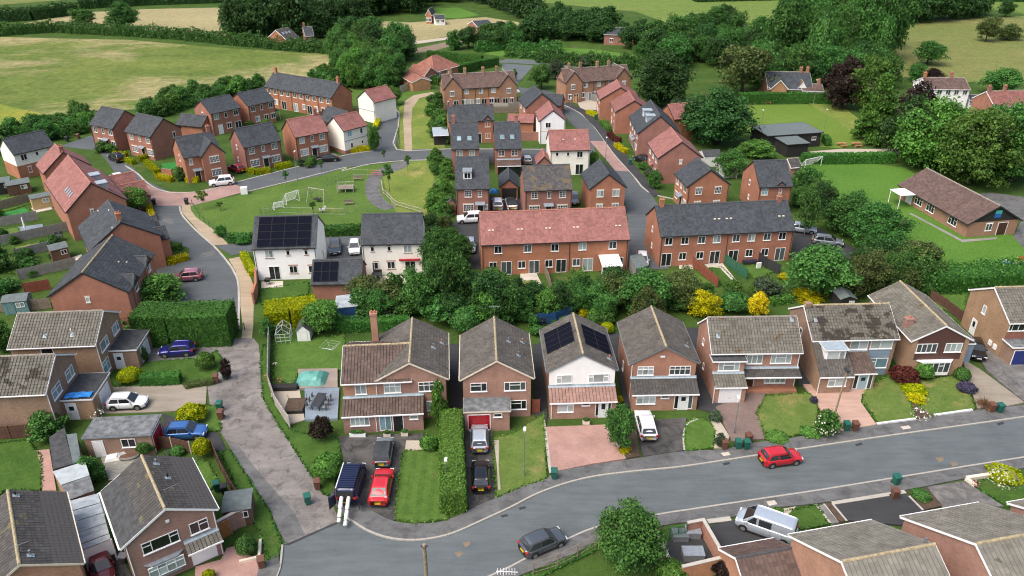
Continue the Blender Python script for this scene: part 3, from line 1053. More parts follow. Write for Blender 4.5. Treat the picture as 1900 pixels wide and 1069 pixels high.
# ---------------------------------------------------------------- vegetation
def quads_mesh(name,P,N,sz,asp=1.5):
  """many small leaf faces at P with normals N"""
  n = len(P)
  N = N / np.maximum(np.linalg.norm(N,axis=1,keepdims=True),1e-6)
  r = rng.normal(size=(n,3))
  t = np.cross(N,r); t /= np.maximum(np.linalg.norm(t,axis=1,keepdims=True),1e-6)
  b = np.cross(N,t)
  s = (np.asarray(sz)*rng.uniform(.65,1.35,n)).reshape(n,1)
  tl,bl = t * s * asp * .5,b * s * .5
  bend = N * s * .18
  V = np.empty((n,4,3))
  V[:,0] = P - tl - bend; V[:,1] = P - bl + bend; V[:,2] = P + tl - bend; V[:,3] = P + bl + bend
  me = bpy.data.meshes.new(name)
  me.vertices.add(n*4); me.vertices.foreach_set('co',V.reshape(-1).astype(np.float32))
  me.loops.add(n*4); me.loops.foreach_set('vertex_index',np.arange(n*4,dtype=np.int32))
  me.polygons.add(n); me.polygons.foreach_set('loop_start',np.arange(0,n*4,4,dtype=np.int32))
  me.materials.append(None)
  me.update(calc_edges=True)
  return me
def unit(n):
  d = rng.normal(size=(n,3)); return d / np.linalg.norm(d,axis=1,keepdims=True)
def clump_crown(name,centres,radii,per,leaf,squash=.8,up=.35,wild=.75):
  P,N = [],[]
  per0 = per
  for c,r in zip(centres,radii):
    per = max(10,int(per0*(r/np.mean(radii))**1.6))
    d = unit(per)
    d[:,2] = np.where(d[:,2]<-.35,-d[:,2],d[:,2])
    rr = r * np.where(rng.uniform(0,1,(per,1))<.14,rng.uniform(1.0,1.5,(per,1)),rng.uniform(.5,1.08,(per,1)))
    q = c + d * rr * np.array([1,1,squash])
    P.append(q); N.append(d+np.array([0,0,up])+rng.normal(size=(per,3))*wild)
  P = np.concatenate(P); N = np.concatenate(N)
  P[:,2] = np.maximum(P[:,2],.01)
  return quads_mesh(name,P,N,np.full(len(P),leaf))
def crown_round(K=90,per=60,leaf=.035,z0=.16,shape='round',lobes=5,rc=.13,wild=.75):
  cs = []
  lob = [(np.array([math.cos(a)*.17,math.sin(a)*.17,rng.uniform(-.1,.12)]),rng.uniform(.27,.36))for a in rng.uniform(0,6.28,lobes)]
  lob.append((np.array([0,0,.05]),.36))
  while len(cs) < K:
    c,r = lob[rng.integers(len(lob))]
    d = unit(1)[0]
    q = c + d * r * (rng.uniform(.70,1.0)if rng.uniform()>.15 else rng.uniform(1.0,1.22))
    x,y,z = q
    zz = (z+.5)
    if shape == 'cone': f = 1.15 * (1-zz) + .12
    elif shape == 'tall': f = .62 + .3 * math.sin(zz*3.0)
    elif shape == 'dome': f = min(1.0,1.25-.55*zz)
    elif shape == 'vase': f = .55 + .6 * zz
    else: f = 1.0
    cs.append([x*f,y*f,zz])
  cs = np.array(cs); zz = cs[:,2]; lo,hi = z0 + rc * .5,1 - rc * .75
  cs[:,2] = lo + (hi-lo) * (zz-zz.min()) / (zz.max()-zz.min())
  return clump_crown('crown',cs,rng.uniform(rc*.4,rc*1.45,K),per,leaf,wild=wild)
def crown_cedar(leaf=.03):
  P,N = [],[]
  for i in range(15):
    z = .12 + .86 * i / 15
    rad = .5 * (1-z) ** .75 + .05
    for a in rng.uniform(0,6.28,int(9+8*(1-z))):
      L = rad * rng.uniform(.7,1.1)
      n = int(240*L) + 30
      t = rng.uniform(.1,1,n) ** .7
      side = rng.normal(0,.045,n) * (1.2-t*.5)
      x = math.cos(a) * L * t - math.sin(a) * side; y = math.sin(a) * L * t + math.cos(a) * side
      zz = z - .06 * t ** 2 + rng.normal(0,.010,n)
      P.append(np.stack([x,y,np.maximum(zz,.02)],1)); N.append(rng.normal(0,.5,(n,3))+np.array([0,0,1.0]))
  P,N = np.concatenate(P),np.concatenate(N)
  return quads_mesh('crown',P,N,np.full(len(P),leaf))
def crown_wisp(lean=.0,leaf=.026):
  """poplar or willow: many upright streamers"""
  P,N = [],[]
  for i in range(170):
    a,r0 = rng.uniform(0,6.28),.36 * math.sqrt(rng.uniform(0,1))
    zb = rng.uniform(.10,.70) * (1-.3*r0)
    L = rng.uniform(.16,.34)
    n = 52
    t = rng.uniform(0,1,n)
    fl = 1.0 - .55 * np.clip(zb+L*t-.55,0,1) * 1.6
    x = math.cos(a) * r0 * fl + rng.normal(0,.03,n) * (1.2-.7*t) + lean * (zb+L*t)
    y = math.sin(a) * r0 * fl + rng.normal(0,.03,n) * (1.2-.7*t)
    z = zb + L * t
    P.append(np.stack([x,y,np.minimum(z,1.02)],1))
    N.append(np.stack([np.full(n,math.cos(a)),np.full(n,math.sin(a)),np.full(n,.5)],1)+rng.normal(0,.6,(n,3)))
  P,N = np.concatenate(P),np.concatenate(N)
  return quads_mesh('crown',P,N,np.full(len(P),leaf),2.0)
def crown_bush(n=2600,leaf=.055,flat=0.0,wild=.5,lump=.07):
  """dense rounded shrub touching the ground"""
  d = unit(n)
  d[:,2] = np.abs(d[:,2]) * 1.0 - .12
  ph = rng.uniform(0,6,6)
  lumpv = np.sin(d[:,0]*6+ph[0]) * np.sin(d[:,1]*7+ph[1]) * lump + np.sin(d[:,2]*9+ph[2]+d[:,0]*5) * lump * .6
  r = (1+lumpv) * rng.uniform(.80,1.03,n)
  P = d * r[:,None] * np.array([.5,.5,.55]); P[:,2] = P[:,2] + .42
  P[:,2] = np.clip(P[:,2],.01,1.05)
  N = d + rng.normal(size=(n,3)) * wild
  return quads_mesh('foliage',P,N,np.full(n,leaf))
def crown_spiky(n=90,L=.55):
  mb = MB()
  for i in range(n):
    a,e = random.uniform(0,6.28),random.uniform(.1,1.45)
    d = V3((math.cos(a)*math.cos(e),math.sin(a)*math.cos(e),math.sin(e)))
    s = d.cross(V3((0,0,1))); s = s.normalized() * .018 if s.length > .01 else V3((.018,0,0))
    l = L * random.uniform(.7,1.15)
    m = d * l * .6 + V3((0,0,.03)); t = d * l - V3((0,0,.06*math.cos(e)))
    z = V3((0,0,.12))
    mb.face([z+s*.6,z+m+s,z+t,z+m-s])
  me = mb.mesh('foliage',()); me.materials.append(None); return me
def trunk_mesh(h=.55,r=.028,limbs=6,lean=0.0,multi=1):
  mb = MB()
  for m in range(multi):
    ox = (m-(multi-1)/2) * r * 2.2
    top = ox * 2.5 + random.uniform(-.04,.04) + lean * h
    mb.tube([(ox,0,-.02),(ox*1.3+lean*h*.4,random.uniform(-.02,.02),h*.5),(top,random.uniform(-.03,.03),h),(top*1.2,0,h*1.45)],[r*1.35,r,r*.7,r*.2],7)
    for i in range(limbs):
      a = random.uniform(0,6.28); z = h * random.uniform(.5,1.0); L = random.uniform(.18,.42)
      s = V3((ox+top*z/h*.6,0,z))
      mb.tube([s,s+V3((math.cos(a)*L*.55,math.sin(a)*L*.55,L*.35)),s+V3((math.cos(a)*L,math.sin(a)*L,L*.8))],[r*.5,r*.3,r*.1],5)
  return mb.mesh('trunk',(),True)
CR = {}
CR['round'] = [crown_round(110,62,.034,.08)for _ in range(3)]
CR['dome'] = [crown_round(130,60,.032,.02,'dome',6,.12)for _ in range(3)]
CR['big'] = [crown_round(230,60,.024,.03,'dome',8,.095)for _ in range(3)]
CR['tall'] = [crown_round(130,62,.030,.05,'tall',5,.11)for _ in range(3)]
CR['cone'] = [crown_round(110,60,.030,.06,'cone',4,.10)]
CR['loose'] = [crown_round(62,46,.036,.14,'round',5,.12,1.0)for _ in range(2)]
CR['cedar'] = [crown_cedar()]
CR['wisp'] = [crown_wisp(.10),crown_wisp(.16),crown_wisp(.05)]
CR['bush'] = [crown_bush(),crown_bush(2600,.055,0,.7,.12),crown_bush(2200,.06,0,.9,.16)]
CR['topiary'] = [crown_bush(3200,.045,0,.35,.02)]
CR['shrub'] = [crown_round(70,44,.05,.0,'dome',5,.13,.9)for _ in range(3)]
CR['spiky'] = [crown_spiky()]
CR['sapling'] = [crown_round(26,34,.05,.42,'round',3,.10,1.0)]
TR = {'std':trunk_mesh(.55,.028,11),'low':trunk_mesh(.4,.026,5),'thin':trunk_mesh(.6,.016,3),'multi':trunk_mesh(.6,.016,4,0,3),'wisp':trunk_mesh(.7,.02,4,.1)}
for t_ in TR.values(): t_.materials.append(None)
BUSHY = ('bush','topiary','shrub','spiky')
NT = [0]
def plant_at(g,wm,h,kind,leaf,label,cat='tree',group=None,name=None,trunk='std',bark='bark',var=None,depth=1.0):
  name = name or ('shrub' if kind in BUSHY else 'tree')
  NT[0] += 1
  root = thing(name,label,cat,(g.x,g.y,0),random.uniform(0,6.28),group,(wm,wm*depth,h))
  ms = CR[kind]
  put('foliage' if kind in BUSHY else 'crown',ms[(NT[0]if var is None else var)%len(ms)],root,None,None,leaf)
  if kind in BUSHY:
    if kind != 'spiky': put('stem',TR['low'],root,None,None,bark,None,(.8,.8,.5))
  else:
    put('trunk',TR[trunk],root,None,None,bark)
  return root
def plant(cx,ytop,ybot,wpx,kind='round',leaf='leaf_mid',label='',cat=None,group=None,name=None,trunk='std',bark='bark',var=None,base=None,hk=1.0):
  """plant whose outline spans survey rows ytop..ybot, width wpx, centred on column cx"""
  bushy = kind in BUSHY
  by = base if base is not None else ybot
  for _ in range(3):
    g = G((cx,by)); s = CAM_F / (g.y*CP+CAM_H*SP)
    el = math.atan2(CAM_H,g.y)
    if base is None: by = ybot - (.42 if bushy else .20) * wpx * math.sin(el)
  wm = wpx / s
  ztop = hgt(g,ytop)
  # the far rim of a wide crown is what reaches the top row
  h = max(.25,(ztop-.12*wm*math.tan(el))if not bushy else ztop-.30*wm*math.tan(el)*.8) * hk
  return plant_at(g,wm,h,kind,leaf,label,cat or ('shrub' if bushy else 'tree'),group,name,trunk,bark,var)
def hedge_pts(P,width,height,leaf,dens,rough=.06,wob=0.0,zwob=0.0,closed_top=True):
  """leaf faces over the surface of a hedge that follows ground points P"""
  Ps,Ns = [],[]
  core = MB()
  for i in range(len(P)-1):
    a,b = P[i],P[i+1]
    d = b - a; L = d.length
    if L < .05: continue
    u = d / L; n = V3((-u.y,u.x,0))
    un,nn = np.array(u),np.array(n)
    A = np.array(a)
    c = width / 2 - min(.12,width*.2)
    hh = height - min(.14,height*.2) - zwob * .9; c = c - wob * .8 if c > wob else c * .6
    core.obox(a-n*c,d,n*(2*c),V3((0,0,hh)))
    for (kind,area) in (('t',L*width),('l',L*height),('r',L*height),('e0',width*height if i ==0 else 0),('e1',width*height if i ==len(P)-2 else 0)):
      k = int(area*dens)
      if k < 1: continue
      s = rng.uniform(-.01,1.01,k) * L
      if zwob or wob:
        lump = np.sin((s+A[0])*.45+A[1]) * .5 + np.sin((s+A[1])*1.3) * .45 + np.sin((s+A[0])*3.1) * .25 + rng.normal(0,.25,k)
      else: lump = np.zeros(k)
      jit = rng.normal(0,rough,k)
      if kind == 't':
        w_ = rng.uniform(-.5,.5,k) * width
        edge = 1 - (np.abs(w_)/(width/2)) ** 4 * .10
        p = A + un * s[:,None] + nn * w_[:,None]; p[:,2] = (height+lump*zwob) * edge + jit
        N = np.tile([0,0,1.0],(k,1))
      elif kind in 'lr':
        sg = 1 if kind == 'l' else -1
        z = rng.uniform(0,1,k) * height
        off = sg * (width/2+lump*wob+jit-.10*(z/height)**3*min(1,width))
        p = A + un * s[:,None] + nn * off[:,None]; p[:,2] = z
        N = np.tile(nn*sg,(k,1))
      else:
        sg = -1 if kind == 'e0' else 1
        z = rng.uniform(0,1,k) * height; w_ = rng.uniform(-.5,.5,k) * width
        p = (A if sg<0 else np.array(b)) + un * (sg*(.02+np.abs(jit)))[:,None] + nn * w_[:,None]; p[:,2] = z
        N = np.tile(un*sg,(k,1))
      p[:,2] = np.maximum(p[:,2],.02)
      Ps.append(p); Ns.append(N+rng.normal(0,.38,(k,3)))
  return core,np.concatenate(Ps),np.concatenate(Ns)
def hedge(pts,width,height,mat,label,leaf=.13,dens=42,cat='hedge',group=None,name='hedge',world=False,rough=.05,wob=0.0,zwob=0.0):
  P = [V3((p[0],p[1],0))for p in (pts if world else gp(pts))]
  o = P[0].copy()
  Q = [p-o for p in P]
  core,Ps,Ns = hedge_pts(Q,width,height,leaf,dens,rough,wob,zwob)
  root = thing(name,label,cat,o,0,group)
  cm = core.mesh('branches',()); cm.materials.append(None)
  put('branches',cm,root,None,None,mat)
  put('foliage',quads_mesh('foliage',Ps,Ns,np.full(len(Ps),leaf)),root,None,None,mat)
  return root
def hedgerow(pts,width,height,mat,label,group=None,leaf=.42,dens=9,wob=.6,zwob=.9):
  return hedge(pts,width,height,mat,label,leaf,dens,'hedge',group,'hedgerow',False,.28,wob,zwob)

# ---------------------------------------------------------------- cars
CARS = {}
def car_proto(kind):
  if kind in CARS: return CARS[kind]
  spec = dict(
    hatch=dict(L=4.05,W=1.76,H=1.46,belt=.92,hood=.80,ws=(1.02,1.72),rw=(3.92,3.52),nose=.70),
    suv=dict(L=4.45,W=1.86,H=1.66,belt=1.04,hood=.96,ws=(1.15,1.85),rw=(4.30,3.90),nose=.86),
    estate=dict(L=4.55,W=1.82,H=1.48,belt=.92,hood=.82,ws=(1.12,1.92),rw=(4.45,3.98),nose=.70),
    saloon=dict(L=4.65,W=1.84,H=1.44,belt=.92,hood=.82,ws=(1.15,2.0),rw=(4.30,3.40),nose=.70),
    van=dict(L=5.0,W=1.95,H=1.93,belt=1.12,hood=1.0,ws=(.62,1.45),rw=(4.93,4.80),nose=.9))[kind]
  L,W,H,belt,hood = (spec[k]for k in ('L','W','H','belt','hood'))
  hw = W / 2
  # lower body: sections from nose (x=0) to tail (x=L)
  st = []
  for t in (0,.012,.04,.10,.2,.35,.5,.65,.8,.9,.96,.988,1):
    x = t * L
    e = min(1,(min(t,1-t)/.10)) if min(t,1-t) < .10 else 1
    w_ = hw * (.72+.28*math.sqrt(max(0,1-(1-e)**2)))
    w_ *= 1 if t > .2 else (.955+.045*t/.2)
    xw = spec['ws'][0]
    if x < xw: zt = spec['nose'] + (hood-spec['nose']) * min(1,(x/xw)) ** .5 + (belt-hood) * (x/xw) ** 3
    else: zt = belt + .03 * (t-.3)
    if t < .02: zt *= .86
    if t > .985: zt *= .93
    zb = .22 if .06 < t < .94 else .30
    st.append((x,w_,zb,zt))
  mb = MB()
  secs = []
  for x,w_,zb,zt in st:
    crown_ = .035
    sec = [(w_*.90,zb),(w_*.985,zb+.12),(w_,(zb+zt)*.55),(w_*.985,zt-.10),(w_*.93,zt-.01),(w_*.5,zt+crown_*.8),(0,zt+crown_)]
    full = [(-a,z)for a,z in sec] + [(a,z)for a,z in reversed(sec[:-1])]
    b = len(mb.v); mb.v += [(x,a,z)for a,z in full]; secs.append((b,len(full)))
  for i in range(len(secs)-1):
    a,n = secs[i]; b,_ = secs[i+1]
    for k in range(n-1): mb.f.append((a+k,a+k+1,b+k+1,b+k)); mb.m.append(0)
  mb.f.append(tuple(secs[0][0]+k for k in range(secs[0][1]))); mb.m.append(0)
  mb.f.append(tuple(secs[-1][0]+k for k in reversed(range(secs[-1][1])))); mb.m.append(0)
  body = mb.mesh('body',(),True)
  # cabin frustum
  f0,f1 = spec['ws']; r0,r1 = spec['rw']
  bw,tw = hw * .925,hw * (.74 if kind != 'van' else .84)
  zb,zt = belt - .02,H
  mb = MB()
  ns = 5
  rows = []
  for (x,half,z) in ((f0,bw,zb),((f0+f1)/2,(bw+tw)/2,(zb+zt)/2),(f1,tw,zt-.05),(f1+.3,tw*1.0,zt-.005),((f1+r1)/2,tw,zt),(r1-.25,tw,zt-.015),(r1,tw*.98,zt-.06),((r0+r1)/2,(bw+tw)/2,(zb+zt)/2),(r0,bw*.97,zb)):
    rows.append([(x,-half+2*half*k/ns,z+(.035*(1-((2*k/ns-1)**2))if z>zb+.1 else 0))for k in range(ns+1)])
  b0 = len(mb.v)
  for r in rows: mb.v += r
  n = ns + 1
  for i in range(len(rows)-1):
    for k in range(ns): mb.f.append((b0+i*n+k,b0+i*n+k+1,b0+(i+1)*n+k+1,b0+(i+1)*n+k)); mb.m.append(0)
  for k in (0,ns):
    mb.f.append(tuple(b0+i*n+k for i in range(len(rows)))); mb.m.append(0)
  cabin = mb.mesh('cabin',(),False)
  cabin.polygons.foreach_set('use_smooth',[len(p.vertices)==4 for p in cabin.polygons])
  def lerp(a,b,t): return V3(a) * (1-t) + V3(b) * t
  def pane(q,name,off):
    m = MB(); q = [V3(p)for p in q]
    nn = (q[1]-q[0]).cross(q[3]-q[0]).normalized()
    if nn.dot(off) < 0: nn = -nn
    m.face([p+nn*.018 for p in q])
    m2 = m.mesh(name,('car_glass',)); return m2
  parts = []
  def fquad(x0,x1,h0,h1,z0,z1,a,b,ins):
    return [(x0*(1-a)+x1*a,-(h0*(1-a)+h1*a)+ins,z0*(1-a)+z1*a),(x0*(1-a)+x1*a,(h0*(1-a)+h1*a)-ins,z0*(1-a)+z1*a),
        (x0*(1-b)+x1*b,(h0*(1-b)+h1*b)-ins,z0*(1-b)+z1*b),(x0*(1-b)+x1*b,-(h0*(1-b)+h1*b)+ins,z0*(1-b)+z1*b)]
  q = fquad(f0,f1,bw,tw,zb,zt-.03,.04,.96,.09)
  parts.append(('windscreen',pane([(p[0]-.01,p[1],p[2]+.02)for p in q],'windscreen',V3((-1,0,1)))))
  q = fquad(r0,r1,bw,tw,zb,zt-.05,.22 if kind != 'van' else .35,.95,.10)
  parts.append(('rear_window',pane([(p[0]+.012,p[1],p[2]+.01)for p in q],'rear_window',V3((1,0,1)))))
  xm = (f0+f1+r0+r1) / 4 + .05
  for sg in (-1,1):
    def sp(x,t): return (x,sg*(bw*(1-t)+tw*t+.004),zb*(1-t)+zt*t)
    lo,hi = .08,.86
    def xat(a,b,t): return a * (1-t) + b * t
    segs = [(xat(f0,f1,lo)+.16,xm-.05,xat(f0,f1,hi)+.12,xm-.05),(xm+.05,xat(r0,r1,lo)-.28,xm+.05,xat(r0,r1,hi)-.22)]
    if kind == 'van': segs = [(f0+.35,1.75,f1+.05,1.75),(1.95,3.0,1.95,3.0)]
    for (a,b_,c,d) in segs:
      parts.append(('side_window',pane([sp(a,lo),sp(b_,lo),sp(d,hi),sp(c,hi)],'side_window',V3((0,sg,0)))))
  # lamps and plates
  def bx(x0,x1,y0,y1,z0,z1,name,mat):
    m = MB(); m.box(x0,x1,y0,y1,z0,z1); parts.append((name,m.mesh(name,(mat,))))
  zn = spec['nose']
  for sg in (-1,1):
    y0,y1 = sorted((sg*hw*.52,sg*hw*.90))
    bx(.06,.34,y0,y1,zn-.16,zn+.005,'headlight','lamp_clear')
    y0,y1 = sorted((sg*hw*.66,sg*hw*.945))
    bx(L-.22,L-.012,y0,y1,belt-.20,belt+.01,'tail_light','lamp_red')
    m = MB(); m.box(f0+.30,f0+.44,min(sg*hw*.97,sg*hw*1.13),max(sg*hw*.97,sg*hw*1.13),belt-.02,belt+.13)
    parts.append(('wing_mirror',m.mesh('wing_mirror',())))
  bx(L-.004,L+.015,-.26,.26,.52,.64,'number_plate','plate_yellow')
  bx(-.015,.004,-.26,.26,.40,.51,'number_plate','upvc')
  bx(-.008,.05,-hw*.55,hw*.55,.52,.62,'grille','plastic_black'); bx(-.012,.06,-hw*.62,hw*.62,.26,.36,'bumper_trim','plastic_black'); bx(L-.05,L+.008,-hw*.66,hw*.66,.28,.42,'bumper_trim','plastic_black')
  for sg in (-1,1):
    for xx in (f0+.22,xm,min(L-1.05,xm+1.0)): bx(xx-.008,xx+.008,*sorted((sg*hw*.96,sg*hw*1.003)),.34,belt-.06,'door_seam','plastic_black')
    bx(.9,L-.9,*sorted((sg*hw*.94,sg*hw*1.0)),.2,.28,'sill','plastic_black')
    for xx in (.78,L-.80): m = MB(); m.tube([(xx,sg*hw*.9,.36),(xx,sg*hw*1.006,.36)],.385,18); parts.append(('wheel_arch',m.mesh('wheel_arch',('plastic_black',))))
  CARS[kind] = dict(body=body,cabin=cabin,parts=parts,L=L,W=W,hw=hw)
  body.materials.append(None); cabin.materials.append(None)
  for nme,me in parts:
    if len(me.materials) == 0: me.materials.append(None)
  # wheels
  def wheel():
    m = MB(); m.tube([(0,-.11,0),(0,.11,0)],.315,16); return m.mesh('wheel',('rubber',))
  def rim():
    m = MB(); m.tube([(0,-.113,0),(0,.113,0)],.20,10); return m.mesh('rim',('rim',))
  cached('wheel',wheel); cached('rim',rim)
  return CARS[kind]
def car(front,rear,kind,paint_,label,group=None,roof=None,fixed=True,z=.03,name='car',cat='car'):
  """front,rear: survey points of the ground under nose and tail (sets heading and position)"""
  p = car_proto(kind)
  f,r = G(front),G(rear)
  c = (f+r) / 2
  d = (f-r)
  ang = math.atan2(-d.y,-d.x)                      # local +x runs from nose to tail
  u = V3((math.cos(ang),math.sin(ang),0))
  o = c - u * (p['L']/2)
  root = thing(name,label,cat,(o.x,o.y,z),ang,group)
  pm = 'paint_' + paint_
  put('body',p['body'],root,None,None,pm)
  put('cabin',p['cabin'],root,None,None,roof or pm)
  for nm,me in p['parts']:
    if me.materials[0] is None: put(nm,me,root,None,None,pm)
    else: put(nm,me,root)
  for x in (.78,p['L']-.80):
    for sg in (-1,1):
      wo = put('wheel',MC['wheel'],root,(x,sg*(p['hw']-.095),.315))
      put('rim',MC['rim'],wo)
  return root

# ---------------------------------------------------------------- bins, fences, lamps
def bin_proto():
  def body():
    mb = MB()
    a = [(-.22,-.24),(.22,-.24),(.22,.24),(-.22,.24)]; b = [(-.29,-.30),(.29,-.30),(.29,.33),(-.29,.33)]
    n = len(mb.v); mb.v += [(x,y,.06)for x,y in a] + [(x,y,.96)for x,y in b]
    for i in range(4): mb.f.append((n+i,n+(i+1)%4,n+4+(i+1)%4,n+4+i)); mb.m.append(0)
    mb.f.append((n+3,n+2,n+1,n)); mb.m.append(0)
    mb.box(-.31,.31,-.32,.35,.90,.955)
    m = mb.mesh('body',()); m.materials.append(None); return m
  def lid():
    mb = MB()
    v = [(-.32,-.36,.965),(.32,-.36,.965),(.32,.34,1.0),(-.32,.34,1.0),(-.27,-.31,1.03),(.27,-.31,1.03),(.28,.28,1.08),(-.28,.28,1.08)]
    mb.v = v; mb.f = [(4,5,6,7),(0,1,5,4),(1,2,6,5),(2,3,7,6),(3,0,4,7),(3,2,1,0)]; mb.m = [0] * 6
    m = mb.mesh('lid',()); m.materials.append(None); return m
  def hnd():
    mb = MB(); mb.tube([(-.2,.40,.95),(.2,.40,.95)],.022,6); mb.box(-.2,-.16,.32,.42,.93,.97); mb.box(.16,.2,.32,.42,.93,.97); m = mb.mesh('handle',()); m.materials.append(None); return m
  def whl():
    mb = MB(); mb.tube([(-.04,0,0),(.04,0,0)],.10,10); return mb.mesh('wheel',('rubber',))
  return [cached('binb',body),cached('binl',lid),cached('binh',hnd),cached('binw',whl)]
def wbin(p,col,label,rz=0.0,group=None,s=1.0):
  b,l,h,w_ = bin_proto()
  g = G(p)
  root = thing('wheelie_bin',label,'bin',(g.x,g.y,.12),rz,group,(s,s,s))
  put('body',b,root,None,None,'bin_' +col); put('lid',l,root,None,None,'bin_' +col); put('handle',h,root,None,None,'bin_' +col)
  for x in (-.24,.24): put('wheel',w_,root,(x,.28,.10))
  return root
def fence(pts,h,mat,label,group=None,post='post_conc',step=1.85,board=True,world=False,name='fence',gravel=False,lean=0.0):
  P = [V3((p[0],p[1],0))for p in (pts if world else gp(pts))]
  o = P[0].copy()
  root = thing(name,label,'fence',o,0,group)
  def pmesh():
    mb = MB()
    n = 12
    for k in range(n):
      x0,x1 = k / n,(k+1) / n
      mb.box(x0,x1+.004,-.012-.010*(k %2),.012,0,1-.012*((k*7)%3)/3)
    mb.box(0,1,-.03,.03,.96,1.0)
    mb.box(0,1,.012,.045,.2,.26); mb.box(0,1,.012,.045,.7,.76)
    return mb.mesh('panel',())
  pmc = cached('fpanel',pmesh)
  def post_m():
    mb = MB(); mb.box(-.05,.05,-.05,.05,0,1); return mb.mesh('post',())
  pst = cached('fpost',post_m)
  for i in range(len(P)-1):
    a,b = P[i] - o,P[i+1] - o
    L = (b-a).length
    n = max(1,round(L/step)); d = (b-a) / n
    ang = math.atan2(d.y,d.x)
    for k in range(n):
      q = a + d * k
      put('panel',pmc,root,(q.x,q.y,.06),ang,mat,None,(d.length,1,h-.06+random.uniform(-.02,.02)))
      put('post',pst,root,(q.x,q.y,0),ang,post,None,(1,1,h+.06))
  q = P[-1] - o
  put('post',pst,root,(q.x,q.y,0),0,post,None,(1,1,h+.06))
  return root
def rail_fence(pts,h,mat,label,rails=(.35,.75,1.05),step=2.0,thick=.035,post=.05,group=None,name='fence',pickets=0):
  P = gp(pts); o = P[0].copy()
  root = thing(name,label,'fence',o,0,group)
  for i in range(len(P)-1):
    a,b = P[i] - o,P[i+1] - o
    L = (b-a).length
    n = max(1,round(L/step)); d = (b-a) / n
    for k in range(n+(1 if i ==len(P)-2 else 0)):
      q = a + d * k
      mb = MB(); mb.box(q.x-post,q.x+post,q.y-post,q.y+post,0,h+.04); mb.build('post',mat,root)
    for r in rails:
      mb = MB(); mb.tube([a+V3((0,0,r*h)),b+V3((0,0,r*h))],thick,5); mb.build('rail',mat,root)
    if pickets:
      m = max(2,int(L/pickets)); mb = MB()
      for k in range(m):
        q = a + (b-a) * (k/m); mb.tube([q+V3((0,0,.1)),q+V3((0,0,h))],.009,4,0,False)
      mb.build('bars',mat,root)
  return root
def brickwall(pts,h,mat,label,th=.23,cap='stone_trim',group=None,capw=.3,name='garden_wall',world=False):
  P = [V3((p[0],p[1],0))for p in (pts if world else gp(pts))]
  o = P[0].copy(); root = thing(name,label,'wall',o,0,group)
  for i in range(len(P)-1):
    a,b = P[i] - o,P[i+1] - o
    u = (b-a).normalized(); n = V3((-u.y,u.x,0))
    a2,b2 = (a-u*th/2 if i else a),b + u * (th/2-.002) * (1 if i<len(P)-2 else 0)
    mb = MB(); mb.obox(a2-n*th/2,b2-a2,n*th,V3((0,0,h+i*.003))); mb.build('brickwork',mat,root)
    if cap:
      mb = MB(); mb.obox(a2-n*capw/2+V3((0,0,h+i*.003+.002)),b2-a2,n*capw,V3((0,0,.07))); mb.build('coping',cap,root)
  return root
def streetlamp(p,h,label,mat='metal_grey',arm=.9,rz=0.0):
  g = G(p); root = thing('street_lamp',label,'street lamp',(g.x,g.y,0),rz)
  mb = MB(); mb.tube([(0,0,0),(0,0,1.1),(0,0,1.12),(0,0,h)],[.085,.085,.05,.038],8); mb.build('column',mat,root)
  mb = MB(); mb.tube([(0,0,h),(arm*.4,0,h+.12),(arm,0,h+.12)],.025,6); mb.build('arm',mat,root)
  mb = MB(); mb.box(arm-.1,arm+.45,-.12,.12,h+.06,h+.16); mb.build('lantern','metal_white',root)
  return root
def shed(A,B,d,label,he=1.9,rise=.5,axis='x',wall='shed_brown',roof='felt',name='shed',door_=True,win=True,tiled=False,cat='shed',doormat=None,h_survey=None):
  root,W = house_root(name,label,A,B,he,.1,.1,axis,cat)
  mb = MB()
  P = (lambda u,v,z:V3((u,v,z))) if axis == 'x' else (lambda u,v,z:V3((v,u,z)))
  u1,w1 = (W,d) if axis == 'x' else (d,W)
  wm = w1 / 2
  c = [P(0,0,0),P(u1,0,0),P(u1,w1,0),P(0,w1,0)]; t = [p+V3((0,0,he))for p in c]
  mb.face([c[0],c[1],t[1],t[0]]); mb.face([c[2],c[3],t[3],t[2]])
  mb.face([c[1],c[2],t[2],P(u1,wm,he+rise),t[1]]); mb.face([c[3],c[0],t[0],P(0,wm,he+rise),t[3]])
  mb.build('wall',wall,root)
  for s in (0,1):
    w0 = -.12 if s == 0 else w1 + .12
    z0 = he - .12 * rise / wm
    q = [P(-.1,w0,z0+.03),P(u1+.1,w0,z0+.03),P(u1+.1,wm,he+rise+.03),P(-.1,wm,he+rise+.03)]
    mb = MB(); mb.face(q); mb.face([p-V3((0,0,.05))for p in q][::-1])
    for i in range(4): mb.face([q[i],q[i]-V3((0,0,.05)),q[(i+1)%4]-V3((0,0,.05)),q[(i+1)%4]])
    mb.build('roof',roof,root)
  if door_: door(root,V3((0,0,0)),V3((1,0,0)),W*.5 if not win else W*.3,min(.8,W*.5),min(1.75,he-.1),doormat or wall,wall)
  if win and W > 1.6: window(root,V3((0,0,0)),V3((1,0,0)),W*.72,he*.5,min(1.0,W*.35),he*.35,2,detail=False)
  return root
# ================================================================ GROUND
ZC = [0]
def zz(base):
  ZC[0] += 1
  return base + ZC[0] * .0004
mb = MB(); mb.face([(-4000,-200,0),(4000,-200,0),(4000,7000,0),(-4000,7000,0)])
o = mb.build('terrain','g_base'); o['kind'] = 'structure'
def fld(name,pts,mat,base=.02): return sheet(name,pts,zz(base),mat,skirt=False)
